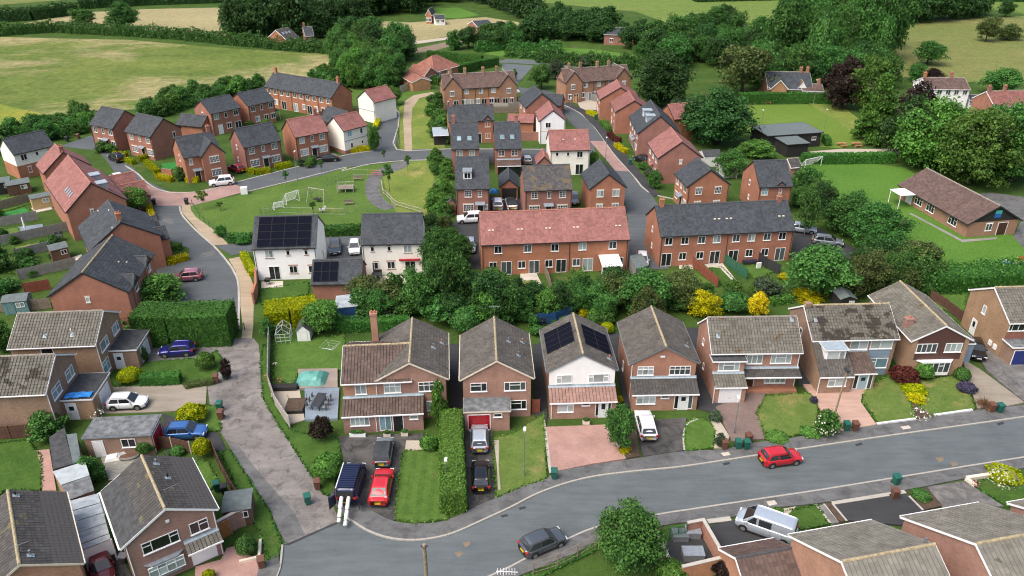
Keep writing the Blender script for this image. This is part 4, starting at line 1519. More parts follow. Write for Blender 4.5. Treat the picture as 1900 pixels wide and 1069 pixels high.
# fields beyond the estate
fld('meadow',[(-420,74),(0,69),(236,74),(438,91),(623,101),(628,131),(560,150),(488,158),(354,178),(270,202),(178,206),(111,218),(27,240),(-60,262),(-420,330)],'g_meadow')
fld('meadow_margin',[(-420,250),(-60,200),(0,194),(40,203),(112,217),(100,224),(27,241),(-60,263),(-420,332)],'g_meadow_yellow',.03)
fld('field',[(44,44),(140,24),(270,17),(418,14),(440,40),(421,66),(270,56),(140,48),(60,46)],'g_hay')
fld('field',[(-300,12),(0,9),(120,0),(300,-20),(300,-40),(-300,-40)],'g_pasture_dry')
fld('field',[(-300,26),(0,20),(150,4),(180,4),(140,14),(0,26),(-300,34)],'g_pasture')
fld('field',[(640,36),(760,42),(900,32),(1000,47),(985,56),(900,62),(840,66),(772,78),(730,76),(640,56)],'g_hay')
fld('field',[(795,16),(850,14),(890,28),(850,35),(800,30)],'g_sport')
fld('ploughed_field',[(772,90),(884,66),(850,82),(800,96),(770,98)],'plough')
fld('track',[(722,84),(800,73),(884,62),(886,65),(800,78),(724,88)],'gravel')
fld('field',[(898,100),(954,84),(1105,92),(1196,106),(1196,128),(1000,116)],'g_sport')
fld('field',[(960,-8),(1250,-18),(1500,-25),(1480,20),(1420,45),(1300,62),(1230,40),(1180,22),(1000,4)],'g_pasture')
fld('field',[(1560,-30),(2300,-30),(2300,22),(1900,26),(1820,14),(1640,20),(1560,6)],'g_pasture')
fld('field',[(1630,42),(1900,30),(2400,30),(2400,190),(1900,152),(1780,152),(1640,140)],'g_pasture_dry')
fld('pond',[(1352,46),(1378,42),(1384,46),(1372,53),(1354,52)],'water',.05)
fld('bowling_green',[(1374,196),(1500,194),(1556,226),(1600,262),(1560,276),(1400,262),(1378,232)],'g_bowls',.05)
fld('rough_grass',[(1500,192),(1560,196),(1640,256),(1640,270),(1600,268)],'g_rough',.04)
fld('gravel_drive',[(1500,282),(1560,277),(1660,277),(1680,284),(1640,290),(1530,292)],'gravel',.06)
fld('school_field',[(1470,316),(1500,306),(1600,302),(1680,312),(1745,352),(1800,380),(1900,452),(2050,520),(2000,530),(1900,512),(1800,506),(1690,480),(1600,400),(1490,370)],'g_sport',.05)
fld('car_park',[(1796,362),(1840,358),(1900,366),(2100,400),(2100,470),(1900,462),(1880,440),(1895,410)],'asphalt_path',.06)
fld('path',[A6(1262,197),A6(1280,197),A6(1560,343),A6(1750,330),A6(1750,340),A6(1560,357)],'concrete',.065)
# estate open space
fld('park_lawn',[(336,388),(360,376),(430,366),(530,340),(640,312),(760,298),(840,298),(838,410),(780,440),(600,470),(470,470),(420,440),(370,418)],'g_park',.03)
fld('park_lawn',[(742,280),(740,200),(790,168),(820,172),(826,280)],'g_rough',.03)
fld('verge',[(600,140),(800,150),(806,176),(760,190),(736,186),(640,200)],'g_lawn',.03)
fld('rough_grass',[A2(330,960),A2(480,890),A2(620,870),A2(600,1069),A2(560,1200),A5(400,190),A5(340,60),A5(330,0)],'g_rough',.035)
# estate roads
fld('estate_road',[(430,341),(539,313),(623,293),(650,286),(701,279),(836,276),(1010,276),(1100,262),(1110,310),(1004,308),(819,297),(751,299),(684,306),(640,311),(600,325),(461,355),(440,360)],'asphalt_est',.03)
fld('estate_road',[(697,282),(704,232),(696,200),(700,187),(724,184),(741,209),(738,236),(734,282)],'asphalt_est',.03)
fld('estate_road',[(110,272),(168,252),(200,268),(214,290),(240,305),(272,336),(310,354),(300,362),(243,356),(220,330),(196,296),(180,280)],'asphalt_est',.03)
fld('block_paving',[(240,352),(262,338),(300,356),(360,357),(430,340),(462,354),(400,371),(356,382),(284,382),(262,372)],'block_est',.035)
fld('estate_road',[(284,380),(336,379),(337,397),(370,434),(397,458),(434,505),(445,532),(446,612),(300,612),(286,502),(350,480),(352,462),(303,441),(293,414)],'asphalt_est',.03)
fld('estate_road',[(392,452),(424,453),(470,452),(600,438),(674,438),(676,482),(600,484),(470,468),(430,474)],'asphalt_est',.032)
fld('footpath',[(337,381),(353,379),(354,390),(364,404),(397,427),(424,454),(394,456),(387,451),(364,424),(337,394)],'sand_path',.04)
fld('footpath',[(424,481),(445,477),(456,491),(471,532),(471,566),(470,606),(466,640),(446,640),(451,606),(441,532),(438,505)],'sand_path',.04)
fld('footpath',[(751,281),(765,281),(763,229),(765,202),(778,183),(806,175),(802,171),(768,177),(751,188),(748,222)],'sand_path',.042)
ribbon('footpath',smoothpts([G(A2(430,900)),G(A2(300,960)),G(A5(270,60)),G(A5(300,130)),G(A5(370,170))]),2.6,0,.045,'asphalt_path',True)
ribbon('footpath',smoothpts([G(A2(300,960)),G(A2(420,925)),G(A2(455,890))]),2.0,0,.047,'asphalt_path',True)
fld('estate_road',[(1036,196),(1048,194),(1078,211),(1105,239),(1139,286),(1172,323),(1210,362),(1250,430),(1240,500),(1140,500),(1150,440),(1166,410),(1150,330),(1098,263),(1058,229)],'asphalt_est',.034)
fld('block_paving',[(1094,262),(1122,262),(1170,319),(1142,317)],'block_est',.04)
fld('pavement',[(1048,194),(1078,211),(1105,239),(1139,286),(1172,323),(1212,366),(1224,362),(1186,318),(1152,276),(1118,234),(1088,206),(1054,190)],'asphalt_dark',.10)
fld('parking_court',[(838,412),(900,400),(900,500),(846,500)],'asphalt_dark',.036)
fld('parking_court',[(900,366),(975,366),(975,400),(900,400)],'asphalt_dark',.037)
fld('parking_court',[(1470,424),(1520,424),(1600,470),(1580,500),(1470,500)],'asphalt_dark',.036)
fld('road',[(915,116),(960,118),(1130,128),(1130,122),(1000,112),(940,110)],'asphalt_main',.03)
fld('road',[(932,118),(990,122),(970,145),(950,165),(920,172),(930,150)],'asphalt_main',.031)
fld('driveway',[(745,140),(800,140),(812,152),(760,160)],'asphalt_dark',.04)
fld('driveway',[(960,162),(1016,168),(1060,186),(1040,200),(980,190)],'asphalt_est',.04)
fld('driveway',[(1068,186),(1110,186),(1115,204),(1080,206)],'gravel',.045)
for nm,pts in (('kerb',[A1(690,915),A1(760,960),A1(800,1000),A1(860,1040),A1(930,1060),A4(1000,85),A1(1150,1050),A1(1285,1010),A1(1600,930),A1(1850,870),A2(150,850),A2(280,832)]),
        ('kerb',[A4(990,160),A4(1000,200),A4(1040,250),A4(1100,310),A4(1180,380),A4(1250,460),A4(1290,520),A4(1315,600),A4(1315,820)]),
        ('kerb',[A2(1330,582),A2(1420,630),A2(1500,710),A2(1600,850),A2(1700,960),A2(1790,1060),A6(30,130)]),
        ('kerb',[A2(370,550),A2(372,590),A2(415,620),A2(412,700),A2(404,825),A2(700,822),A2(1210,825)]),
        ('kerb',[A1(1370,1056),A1(1600,1000),A1(1900,925),A2(100,945),A2(250,907),A2(450,887),A2(650,882)])):
  ribbon(nm,smoothpts(gp(pts),3),.28,0,.11,'kerb_stone',True)
# ---- main road, pavements, kerbs
NK = [(640,960),(652,967),(684,987),(723,1000),(763,1004),(802,1000.5),(842,990.5),(894.7,967),(947,943),(1005,914),(1084,889),(1176,876),(1268,867),(1400,847),(1489,833.7),(1616,814.7),(1774,792.6),(1900,775),(2150,740)]
SK = [(820,1112),(860,1093),(915,1068),(952,1051),(987,1032),(1047,1005),(1110,979),(1224,956),(1295,945),(1400,929),(1521,911),(1657,889),(1774,870),(1900,850),(2150,810)]
NB = [(612,925),(650,930),(684,946),(726,967),(768,973.5),(829,967),(895,935),(918,926),(971,904),(1013,890),(1042,875),(1163,855),(1268,839),(1337,836),(1395,824),(1464,815),(1553,800),(1616,790),(1698,780),(1805,763),(1900,753),(2150,715)]
SB = [(880,1112),(930,1085),(971,1067),(1068,1027),(1108,1006),(1240,975),(1313,969),(1355,962),(1420,946),(1515,936),(1546,931),(1679,911),(1792,889),(1900,870),(2150,830)]
nk,sk,nb,sb = (smoothpts(gp(q),4)for q in (NK,SK,NB,SB))
wk = smoothpts(gp([(500,1110),(514,1069),(521,1051),(524,1014),(528,1008)]),3)
sheet('main_road',[G((534,1009)),G((630,967))]+nk+sk[::-1]+[G((800,1200)),G((480,1200))]+wk[:-1],zz(.03),'asphalt_main',True,skirt=False)
sheet('pavement',nk+nb[::-1],.14,'asphalt_path',True)
sheet('pavement',sk+sb[::-1],.14,'asphalt_path',True)
def kerbrow(line,off=0.0,side=1):
  """kerb stones laid end to end"""
  P = line
  acc,i = 0.0,0
  root = None
  seg = []
  step = .914
  # resample
  pts = [P[0].copy()]
  for a,b in zip(P[:-1],P[1:]):
    d = b - a; L = d.length; t = step - acc
    while t <= L:
      pts.append(a+d*(t/L)); t += step
    acc = L - (t-step)
  root = bpy.data.objects.new('kerb',None); COL.objects.link(root); root['kind'] = 'structure'
  me = cached('kerbstone',lambda:(lambda m:(m.box(0,1,-.085,.085,0,.165),m.mesh('kerb_stone',('kerb_stone',)))[1])(MB()))
  for a,b in zip(pts[:-1],pts[1:]):
    d = b - a
    put('kerb_stone',me,root,(a.x,a.y,random.uniform(-.004,.004)),math.atan2(d.y,d.x),None,None,(d.length-.012,1,1))
kerbrow(nk); kerbrow(sk); kerbrow(wk)
sheet('lane',[(534,1009),(520,990),(500,946),(447,867),(424,826),(408,800),(392,770),(384,712),(400,700),(404,672),(388,654),(368,646),(374,636),(446,628),(470,628),(480,640),(484,675),(488,738),(512,782),(532,812),(560,856),(600,917),(612,925),(630,967)],zz(.035),'lane',skirt=False)
sheet('lane_gutter',[(424,826),(447,867),(500,946),(520,990),(530,1008),(566,994),(545,950),(505,905),(468,862),(446,832)],zz(.04),'asphalt_path',skirt=False)
sheet('lane_edge',[G((524,1012)),G((534,1009)),G((630,967)),G((630,971)),G((536,1013))],zz(.04),'asphalt_dark',True,skirt=False)
# tarmac seams, patches and drain covers
ribbon('tarmac_seam',[B7(1730,268),B7(1900,450),B8(370,552)],.55,0,.040,'asphalt_path')
ribbon('tarmac_seam',[B4(600,1050),B4(850,920),B4(1060,850)],.5,0,.040,'asphalt_path')
ribbon('tarmac_seam',[B4(130,925),B4(190,1015)],.12,0,.041,'asphalt_dark')
ribbon('tarmac_seam',[B4(170,900),B4(240,1000)],.12,0,.041,'asphalt_dark')
sheet('tarmac_patch',[B7(1180,400),B7(1230,395),B7(1275,455),B7(1255,470)],.0405,'asphalt_path',skirt=False)
def cover(pts,mat,label):
  P = gp(pts); c = sum(P,V3((0,0,0))) / len(P)
  root = thing('drain_cover',label,'drain cover',c)
  mb = MB(); z = .05 if mat in ('plough','metal_dark') else .165
  mb.prism([p-c for p in P],.01,z); mb.build('cover_plate',mat,root)
  mb = MB(); mb.prism([(p-c)*.72 for p in P],.01,z+.006); mb.build('cover_inset',mat,root)
for ln,off in ((nk,-.34),(sk,.34)): ribbon('gutter_channel',ln,.42,0,.0395,'asphalt_path',True,off=off,wob=.08)
cover([B4(1360,838),B4(1405,822),B4(1420,842),B4(1385,868)],'plough','rusty triangular manhole plate in the road, the one closer to the kerb and lawns')
cover([B4(1305,905),B4(1345,892),B4(1368,912),B4(1330,938)],'plough','rusty triangular manhole plate in the road, the one nearer the telegraph pole')
cover([B8(1380,318),B8(1420,312),B8(1432,330),B8(1400,342)],'plough','rusty manhole plate in the road beyond the red hatchback, closer to the far kerb')
cover([B8(1465,345),B8(1500,340),B8(1512,360),B8(1480,368)],'plough','rusty manhole plate in the road beside the kerb near the green and brown bins pair')
cover([B7(1660,208),B7(1715,200),B7(1730,222),B7(1680,230)],'slabs_pale','pale concrete cover slab in the pavement behind the moving red hatchback')
cover([B8(1170,140),B8(1220,132),B8(1236,148),B8(1190,156)],'slabs_pale','pale concrete cover slab in the pavement before the lawn with the white edging')
cover([B8(385,580),B8(432,572),B8(450,595),B8(400,605)],'slabs_pale','pale concrete cover slab in the pavement by the silver van')
for i,(q,m) in enumerate((([B7(300,640),B7(560,560),B7(575,590),B7(320,672)],'asphalt_path'),([B8(700,330),B8(860,300),B8(880,340),B8(720,372)],'asphalt_est'),([B8(1500,260),B8(1740,215),B8(1750,232),B8(1510,280)],'asphalt_path'),([B4(330,860),B4(520,800),B4(560,850),B4(380,920)],'asphalt_est'),([B7(900,470),B7(1010,445),B7(1020,470),B7(915,498)],'asphalt_dark'),([A4(900,210),A4(960,230),A4(950,262),A4(893,240)],'asphalt_path'),([A4(1090,420),A4(1180,400),A4(1190,425),A4(1100,445)],'asphalt_path'))): sheet('tarmac_patch',q,.0412+i*.0006,m,skirt=False)
for p_,lab in ((B7(262,585),'dark gutter grating by the kerb near the worn lawn'),(B7(135,640),'dark gutter grating by the kerb before the black hatchback'),(B7(1700,272),'dark gutter grating behind the red hatchback'),(B8(928,234),'dark gutter grating below the lawn with white edging'),(B8(1760,112),'dark gutter grating near the gravel drive'),(B8(1455,385),'dark gutter grating on the south kerb')):
  x,y = p_; cover([(x-7,y+1),(x+5,y-2),(x+8,y+2),(x-4,y+5)],'metal_dark',lab)
for q in ([B4(700,980),B4(900,900),B4(1080,840)],[B4(1150,830),B4(1500,760),B4(1900,610)],[B7(100,800),B7(500,620),B7(1000,500),B7(1700,420)],[B8(600,420),B8(1100,330),B8(1880,205)]): ribbon('tarmac_crack',smoothpts(gp(q),8),.05,0,.0425,'asphalt_dark',True,wob=.035)
# ---- plots along the main road (lawns, drives), a little above the pavement
PL = .17
def plot(name,pts,mat,z=None):
  z = zz(PL if z is None else z); o = sheet(name,pts,z,mat)
  if mat.startswith('g_'):                      # ragged fringe of longer grass round the lawn
    P = gp(pts); Q = []
    for a,b in zip(P,P[1:]+P[:1]):
      n = int((b-a).length*14)
      if n: t = rng.uniform(0,1,(n,1)); q = np.array(a) * (1-t) + np.array(b) * t; q[:,:2] += rng.normal(0,.07,(n,2)); q[:,2] = z + .03; Q.append(q)
    Q = np.concatenate(Q); f = put('grass_fringe',quads_mesh('grass_fringe',Q,rng.normal(0,.6,Q.shape)+np.array([0,0,.7]),np.full(len(Q),.15),1.8),o,None,None,'leaf_clipped' if mat != 'g_lawn_deep' else 'leaf_hedge'); f['kind'] = 'stuff'
  return o
plot('lane_verge',[(488,640),(500,650),(505,740),(540,800),(600,815),(628,815),(632,850),(616,922),(600,917),(560,856),(532,812),(512,782),(488,738),(484,675)],'g_lawn_deep',.10)
plot('driveway',[(628,812),(785,806),(790,838),(746,842),(742,880),(734,967),(726,967),(684,946),(650,930),(612,925),(640,860)],'asphalt_wet',.16)
plot('lawn',[(748,839),(816,838),(818,905),(830,966),(768,973),(733,966),(738,900)],'g_stripe')
plot('gravel_bed',[B4(965,122),B4(1070,122),B4(1075,190),B4(955,192)],'gravel',.175)
plot('driveway',[(862,800),(914,800),(916,860),(918,927),(895,936),(870,946),(866,900)],'asphalt_wet',.155)
plot('lawn',[(914,815),(950,808),(1008,770),(1014,890),(971,904),(920,925)],'g_lawn_worn')
ribbon('stepping_stones',[B4(1600,120),B4(1610,300),B4(1620,470)],.35,.1,.20,'gravel',wob=.1)
plot('driveway',[B7(430,25),B7(840,10),B7(900,110),B7(990,250),B7(760,285),B7(540,330),B7(470,345)],'block_pink')
ribbon('edging',[B7(410,-30),B7(425,60),B7(455,300),B7(465,350)],.3,.1,.19,'kerb_stone')
ribbon('edging',[B7(840,10),B7(900,105),B7(985,250)],.25,.1,.19,'kerb_stone')
plot('soil_bed',[B7(850,0),B7(1060,-10),B7(1090,230),B7(1000,245),B7(905,105)],'soil',.165)
plot('driveway',[B7(1060,-20),B7(1420,-40),B7(1400,60),B7(1400,190),B7(1110,235)],'asphalt_wet',.155)
plot('lawn',[B7(1420,0),B7(1480,-30),B7(1580,-20),B7(1620,60),B7(1600,170),B7(1420,195),B7(1402,100)],'g_lawn')
ribbon('edging',smoothpts(gp([B7(1500,-30),B7(1430,0),B7(1402,60),B7(1398,130),B7(1405,190)]),3),.18,.1,.20,'kerb_stone',True)
plot('soil_bed',[B7(1580,-30),B7(1640,-40),B7(1720,90),B7(1700,170),B7(1610,175),B7(1625,60)],'gravel',.165)
plot('driveway',[B6(200,765),B6(370,690),B6(475,690),B6(430,800),B6(470,940),B6(290,955)],'block_brown')
plot('lawn',[B6(475,705),B6(640,690),B6(720,690),B6(760,740),B6(760,880),B6(620,925),B6(480,945),B6(425,800)],'g_lawn_worn')
plot('driveway',[B6(680,640),B6(720,690),B6(750,740),B6(870,900),B6(1085,862),B6(1000,740),B6(1005,700),B6(1055,660),B6(1040,640)],'resin_pink')
plot('lawn',[B6(1060,640),B6(1160,590),B6(1240,650),B6(1300,830),B6(1100,856),B6(1010,730),B6(1010,700)],'g_lawn_worn')
plot('lawn',[B6(1330,620),B6(1510,590),B6(1590,650),B6(1630,775),B6(1400,812),B6(1320,770)],'g_lawn_worn')
plot('soil_bed',[B6(1160,590),B6(1330,600),B6(1330,770),B6(1400,815),B6(1300,832),B6(1230,680)],'soil',.165)
ribbon('edging',[B6(1085,860),B6(1300,832)],.22,.1,.30,'metal_white')
ribbon('edging',[B6(1400,812),B6(1612,782)],.22,.1,.30,'metal_white')
plot('driveway',[B6(1560,500),B6(1660,560),B6(1900,740),B6(1780,765),B6(1640,770),B6(1590,620)],'gravel_drive')
plot('driveway',[B6(1600,400),B6(1690,440),B6(1820,500),B6(2100,540),B6(2100,720),B6(1900,735),B6(1690,560)],'asphalt_drive',.16)
# south side plots
plot('verge',[(940,1090),(985,1069),(1074,1030),(1106,1012),(1108,1022),(1010,1069),(960,1100)],'g_lawn_deep')
plot('driveway',[B8(60,720),B8(190,690),B8(420,690),B8(560,740),B8(520,860),B8(180,1010),B8(110,980)],'asphalt_dark',.16)
ribbon('edging',[B8(40,697),B8(175,680)],.5,.1,.19,'kerb_stone')
plot('lawn',[B8(440,650),B8(680,600),B8(750,712),B8(600,745),B8(480,690)],'g_lawn_deep')
plot('gravel_bed',[B8(480,625),B8(560,610),B8(500,670),B8(485,668)],'gravel',.18)
plot('path',[B8(690,605),B8(720,600),B8(810,705),B8(770,712)],'asphalt_drive',.19)
ribbon('edging',[B8(675,598),B8(760,708)],.18,.1,.21,'kerb_stone'); ribbon('edging',[B8(722,595),B8(805,705)],.18,.1,.21,'kerb_stone')
plot('soil_bed',[B8(730,592),B8(760,588),B8(850,695),B8(815,702)],'soil',.18)
plot('driveway',[B8(790,600),B8(1200,535),B8(1310,630),B8(1200,720),B8(850,690)],'asphalt_dark',.16)
ribbon('edging',[B8(770,590),B8(1200,522)],.4,.1,.19,'kerb_stone'); ribbon('edging',[B8(770,592),B8(855,695)],.25,.1,.192,'kerb_stone'); ribbon('edging',[B8(1222,548),B8(1305,632)],.22,.1,.192,'kerb_stone')
plot('soil_bed',[B8(1215,520),B8(1320,500),B8(1420,605),B8(1310,630)],'soil',.18)
plot('driveway',[B8(1330,495),B8(1550,460),B8(1780,610),B8(1420,615)],'asphalt_drive',.165)
plot('lawn',[B8(1640,460),B8(2100,400),B8(2100,560),B8(1800,605),B8(1620,505)],'g_lawn_deep')
ribbon('edging',[B8(1555,450),B8(1690,430),B8(1700,434)],.35,.1,.45,'stone_trim'); ribbon('edging',[B8(1555,452),B8(1610,495)],.35,.1,.452,'stone_trim')
# left plots by the lane
plot('driveway',[B1(1040,335),B1(1400,340),B1(1520,400),B1(1390,470),B1(1040,480)],'asphalt_drive',.06)
plot('front_lawn',[B1(1020,470),B1(1400,440),B1(1530,390),B1(1580,480),B1(1480,620),B1(800,640),B1(760,560)],'g_lawn_deep',.08)
plot('driveway',[B1(700,650),B1(900,635),B1(1460,615),B1(1450,800),B1(1100,820),B1(720,830)],'gravel_drive',.07)
plot('front_lawn',[B1(1290,880),B1(1450,770),B1(1530,780),B1(1560,950),B1(1460,960)],'g_lawn',.08)
plot('driveway',[B1(1150,830),B1(1290,880),B1(1430,960),B1(1540,965),B2(1600,190),B2(1500,190),B2(1400,120),B2(1150,110)],'asphalt_dark',.075)
plot('lane_verge',[B2(1560,200),B2(1620,190),B2(1760,400),B2(1900,620),B4(60,780),B4(85,860),B4(60,930),B4(0,960),B2(1840,780),B2(1720,560)],'g_lawn_deep',.12)
plot('garden_lawn',[B2(1380,260),B2(1460,260),B2(1540,420),B2(1470,470),B2(1390,330)],'g_lawn',.09)
po = plot('patio',[B2(720,230),B2(980,215),B2(1000,260),B2(780,400)],'soil',.09)
sm = cached('slab',lambda:(lambda m:(m.box(-.29,.29,-.29,.29,0,.05),m.mesh('paving_slab',('slab_grey',)))[1])(MB()))
pa,pb,pd = G(B2(722,236)),G(B2(975,222)),G(B2(782,392))
for i in range(9):
  for j in range(9):
    q = pa.lerp(pb,(i+.5)/9) + (pd-pa) * ((j+.5)/9)
    if (i+.5) / 9 < 1.0 - .85 * max(0,(j-2)/9): put('paving_slab',sm,po,(q.x,q.y,.085+random.uniform(0,.012)),.31+random.uniform(-.02,.02))
plot('garden_lawn',[(-60,822),B2(0,140),B2(200,110),B2(290,230),B2(300,380),B2(290,470),B2(40,470),B2(0,500),(-60,920)],'g_lawn_deep',.09)
plot('garden_path',[B2(260,190),B2(350,180),B2(400,470),B2(300,470),B2(290,300)],'block_pink',.095)
plot('driveway',[B2(1380,1010),B2(1560,960),B2(1600,880),B2(1680,860),B2(1850,1000),B2(1900,1040),(500,1110),(360,1110)],'block_pink',.12)
plot('driveway',[B2(600,1000),B2(840,900),B2(930,1069),(250,1130),(150,1130)],'asphalt_wet',.1)
plot('pavement',[(500,1110),(514,1069),(521,1051),(516,1030),(480,1056),(470,1110)],'asphalt_path',.14)
# rear garden of the L-shaped house
plot('garden_lawn',[B3(200,240),B3(420,300),B3(800,250),B3(800,560),B3(400,570),B3(350,690),B3(180,640)],'g_lawn',.10)
plot('deck',[B3(395,565),B3(745,560),B3(745,725),B3(410,735)],'deck_brown',.30)
plot('deck',[B3(455,732),B3(760,726),B3(745,1000),B3(460,1010)],'deck_blue',.25)
plot('soil_bed',[B3(150,700),B3(410,735),B3(455,1000),B3(320,1040),B3(160,800)],'gravel',.09)
# estate gardens
for q,m in (([C8(0,160),C8(330,140),C8(340,230),C8(0,330)],'g_lawn'),([C8(0,340),C8(290,270),C8(340,330),C8(0,405)],'g_turf'),
       ([C8(0,520),C8(200,490),C8(230,560),C8(30,590)],'g_lawn_worn'),([C8(150,710),C8(560,630),C8(570,680),C8(180,780)],'g_lawn_worn'),
       ([C8(20,980),C8(620,880),C8(640,910),C8(200,1010)],'g_lawn'),([A4(1430,620),A4(1700,575),A4(1700,640),A4(1440,700)],'g_lawn_deep'),
       ([A4(150,700),A4(280,680),A4(280,700),A4(160,720)],'g_lawn'),([A6(0,510),A6(75,500),A6(200,600),A6(0,650)],'g_lawn'),
       ([A6(170,500),A6(235,495),A6(340,600),A6(240,600)],'g_lawn_deep'),([A6(340,490),A6(430,485),A6(520,520),A6(420,560)],'g_lawn'),
       ([A6(1390,640),A6(1580,640),A6(1570,740),A6(1400,730)],'g_lawn'),([C1(1770,740),C1(2000,720),C1(2000,800),C1(1790,800)],'g_turf')):
  plot('garden_lawn',q,m,.06)
for q,m in (([A4(1440,575),A4(1560,572),A4(1560,605),A4(1440,612)],'slabs_pale'),([A6(0,485),A6(70,480),A6(80,505),A6(0,510)],'slabs_pale'),
       ([A6(140,480),A6(240,475),A6(340,600),A6(325,605),A6(225,500),A6(160,498)],'slabs_pale'),([A5(1085,530),A5(1170,520),A5(1240,670),A5(1200,680),A5(1160,570),A5(1085,570)],'slabs_pale'),
       ([A5(215,545),A5(560,540),A5(560,580),A5(215,590)],'slabs_pale'),([C8(345,280),C8(560,235),C8(580,290),C8(400,330)],'slabs_pale'),
       ([C8(200,490),C8(470,455),C8(480,520),C8(240,560)],'deck_blue'),([C8(640,880),C8(900,790),C8(900,840),C8(680,910)],'slabs_pale'),
       ([A5(1090,575),A5(1170,570),A5(1180,610),A5(1095,620)],'g_lawn_yellow'),([C5(420,540),C5(660,545),C5(640,620),C5(520,610)],'gravel')):
  plot('patio',q,m,.07)
plot('yard',[G(p,0)if False else p for p in (B7(1230,850),B7(1420,810),B7(1530,780),B7(1640,960),B7(1400,1030),B7(1290,960))],'asphalt_dark',.16)
for q in ([(833,640),(856,640),(868,800),(850,800),(836,780)],[(988,640),(1006,640),(1016,770),(1012,800),(992,772)],[(1128,620),(1150,620),(1184,752),(1160,760)],[(1268,610),(1298,610),(1350,745),(1332,770),(1296,760)],[(1466,600),(1490,600),(1530,700),(1512,720),(1480,716)],[(1645,590),(1670,590),(1702,690),(1672,706)]):
  plot('side_path',q,'asphalt_dark',.12)  # paths between houses, near-black colour stands in for shade in the gaps
# ================================================================ HOUSES
def HS(name,label,A,B,he=4.9,axis='x',rpx=None,apex=None,back=None,D=None,pitch=37,ov=.25,og=.10,rise=None,cat='house',group=None,Wm=None,**kw):
  if Wm:                                        # A is fixed, only the direction comes from B
    a,b_ = G(A,he),G(B,he); B = None
    b_ = a + (b_-a).normalized() * Wm
  else:
    a,b_ = G(A,he),G(B,he)
  d = b_ - a; W = d.length; u = d.normalized(); v = V3((-u.y,u.x,0))
  ix,iy = (og,ov) if axis == 'x' else (ov,og)
  t = math.tan(R(pitch))
  if back is not None: Dr = abs((G(back,he)-a).dot(v))
  elif D is not None: Dr = D + 2 * iy
  else:
    bb = (534.5-rpx[1]) / CAM_F; k = (-SP+bb*CP) / (CP+bb*SP)
    Dr = 2 * (CAM_H+(a.y+b_.y)/2*k-he) / (t-v.y*k)
  if rise is None:
    if axis == 'y': rise = hgt((a+b_)/2,apex[1]) - he if apex else t * W / 2
    elif rpx is not None and (back is not None or D is not None): rise = hgt((a+b_)/2+v*Dr/2,rpx[1]) - he
    else: rise = t * Dr / 2
  o = V3((a.x,a.y,0)) + u * ix + v * iy
  root = thing(name,label,cat,o,math.atan2(u.y,u.x),group)
  Wl,Dl = W - 2 * ix,Dr - 2 * iy
  b = gable(root,0,Wl,0,Dl,he,rise,axis,ov,og,**kw)
  return root,b,Wl,Dl
CODE = {'u1':(.62,1.1,3.45,1),'u2':(1.1,1.15,3.45,2),'u3':(1.65,1.15,3.45,3),'us':(.5,.75,3.75,1),'g1':(.62,1.1,.98,1),'g2':(1.1,1.15,.98,2),'g3':(1.7,1.25,.9,3),'gs':(.5,.7,1.3,1),'fd':(1.5,2.05,.08,2)}
def ws(root,b,side,items,trim='stone_trim',bars=None,detail=True):
  O,T = sides(b)[side]
  x0,x1,y0,y1 = b.box
  L = (x1-x0) if side in 'FB' else (y1-y0)
  for it in items:
    t,c = it[0],it[1]
    gz = it[2] if len(it) > 2 else None
    if c[0] == 'd':
      door(root,O,T,t*L,mat={'dk':'door_black','dw':'door_white','db':'door_brown','dr':'door_red','dl':'door_lightblue'}[c[:2]],canopy=(gz or None))
    elif c == 'fd':
      window(root,O,T,t*L,.08,1.5,2.05,2,glaze=gz or random.choice(['pane_dark','pane_mid','pane_net']),name='french_door',detail=False)
    else:
      w_,h_,z,n = CODE[c]
      window(root,O,T,t*L,z,w_,h_,n,glaze=gz,trim=trim,bars=bars,detail=detail)
def plinth(root,b,h,mat='brick_estate'):
  x0,x1,y0,y1 = b.box
  mb = MB(); e = .02
  mb.box(x0-e,x1+e,y0-e,y1+e,0,h,0,False); mb.build('plinth',mat,root)
def pipes(root,b,mat='dark_trim',corners=((0,0),(1,0))):
  x0,x1,y0,y1 = b.box
  for cx,cy in corners:
    x = (x1+.06-.2) if cx else (x0+.14); y = (y1+.06) if cy else (y0-.06)
    pipe(root,V3((x,y,0)),b.wt-.2,mat)
def roof_bits(b,s,pts,mat='ridge_grey'):
  me = cached(('rb',mat),lambda:(lambda m:(m.box(-.16,.16,-.08,.08,0,.05),m.mesh('roof_vent',(mat,)))[1])(MB()))
  for u,v in pts: put('roof_vent',me,b.roof,on_slope(b,s,u,v,.03),None,None,slope_rot(b,s))
def front_gablet(root,b,xc,w_,rise,proj=.04,wall='brick_estate',roof='tile_slate',ridge='ridge_dark',he=None,trim='dark_trim',depth=3.0):
  """small cross gable on the front (axis x block)"""
  x0,x1,y0,y1 = b.box
  return gable(root,xc-w_/2,xc+w_/2,y0-proj,y0+depth,he or (b.wt-.1),rise,'y',.15,.08,wall,roof,.3,.3,0.0,trim,ridge,0,'gablet_roof',False)
EST = dict(wall='brick_estate',roof='tile_slate',trim='dark_trim',ridge='ridge_dark',tw=.33,gauge=.30,roll=False,lift=.016)
ESTR = dict(EST,roof='tile_red',ridge='ridge_red')
# ---------------------------------------------------------------- 1970s row north of the main road
ROW = dict(wall='brick_row',roof='tile_grey',trim='upvc',ridge='ridge_tan',tw=.33,gauge=.36,ov=.3,og=.12,lift=.045)
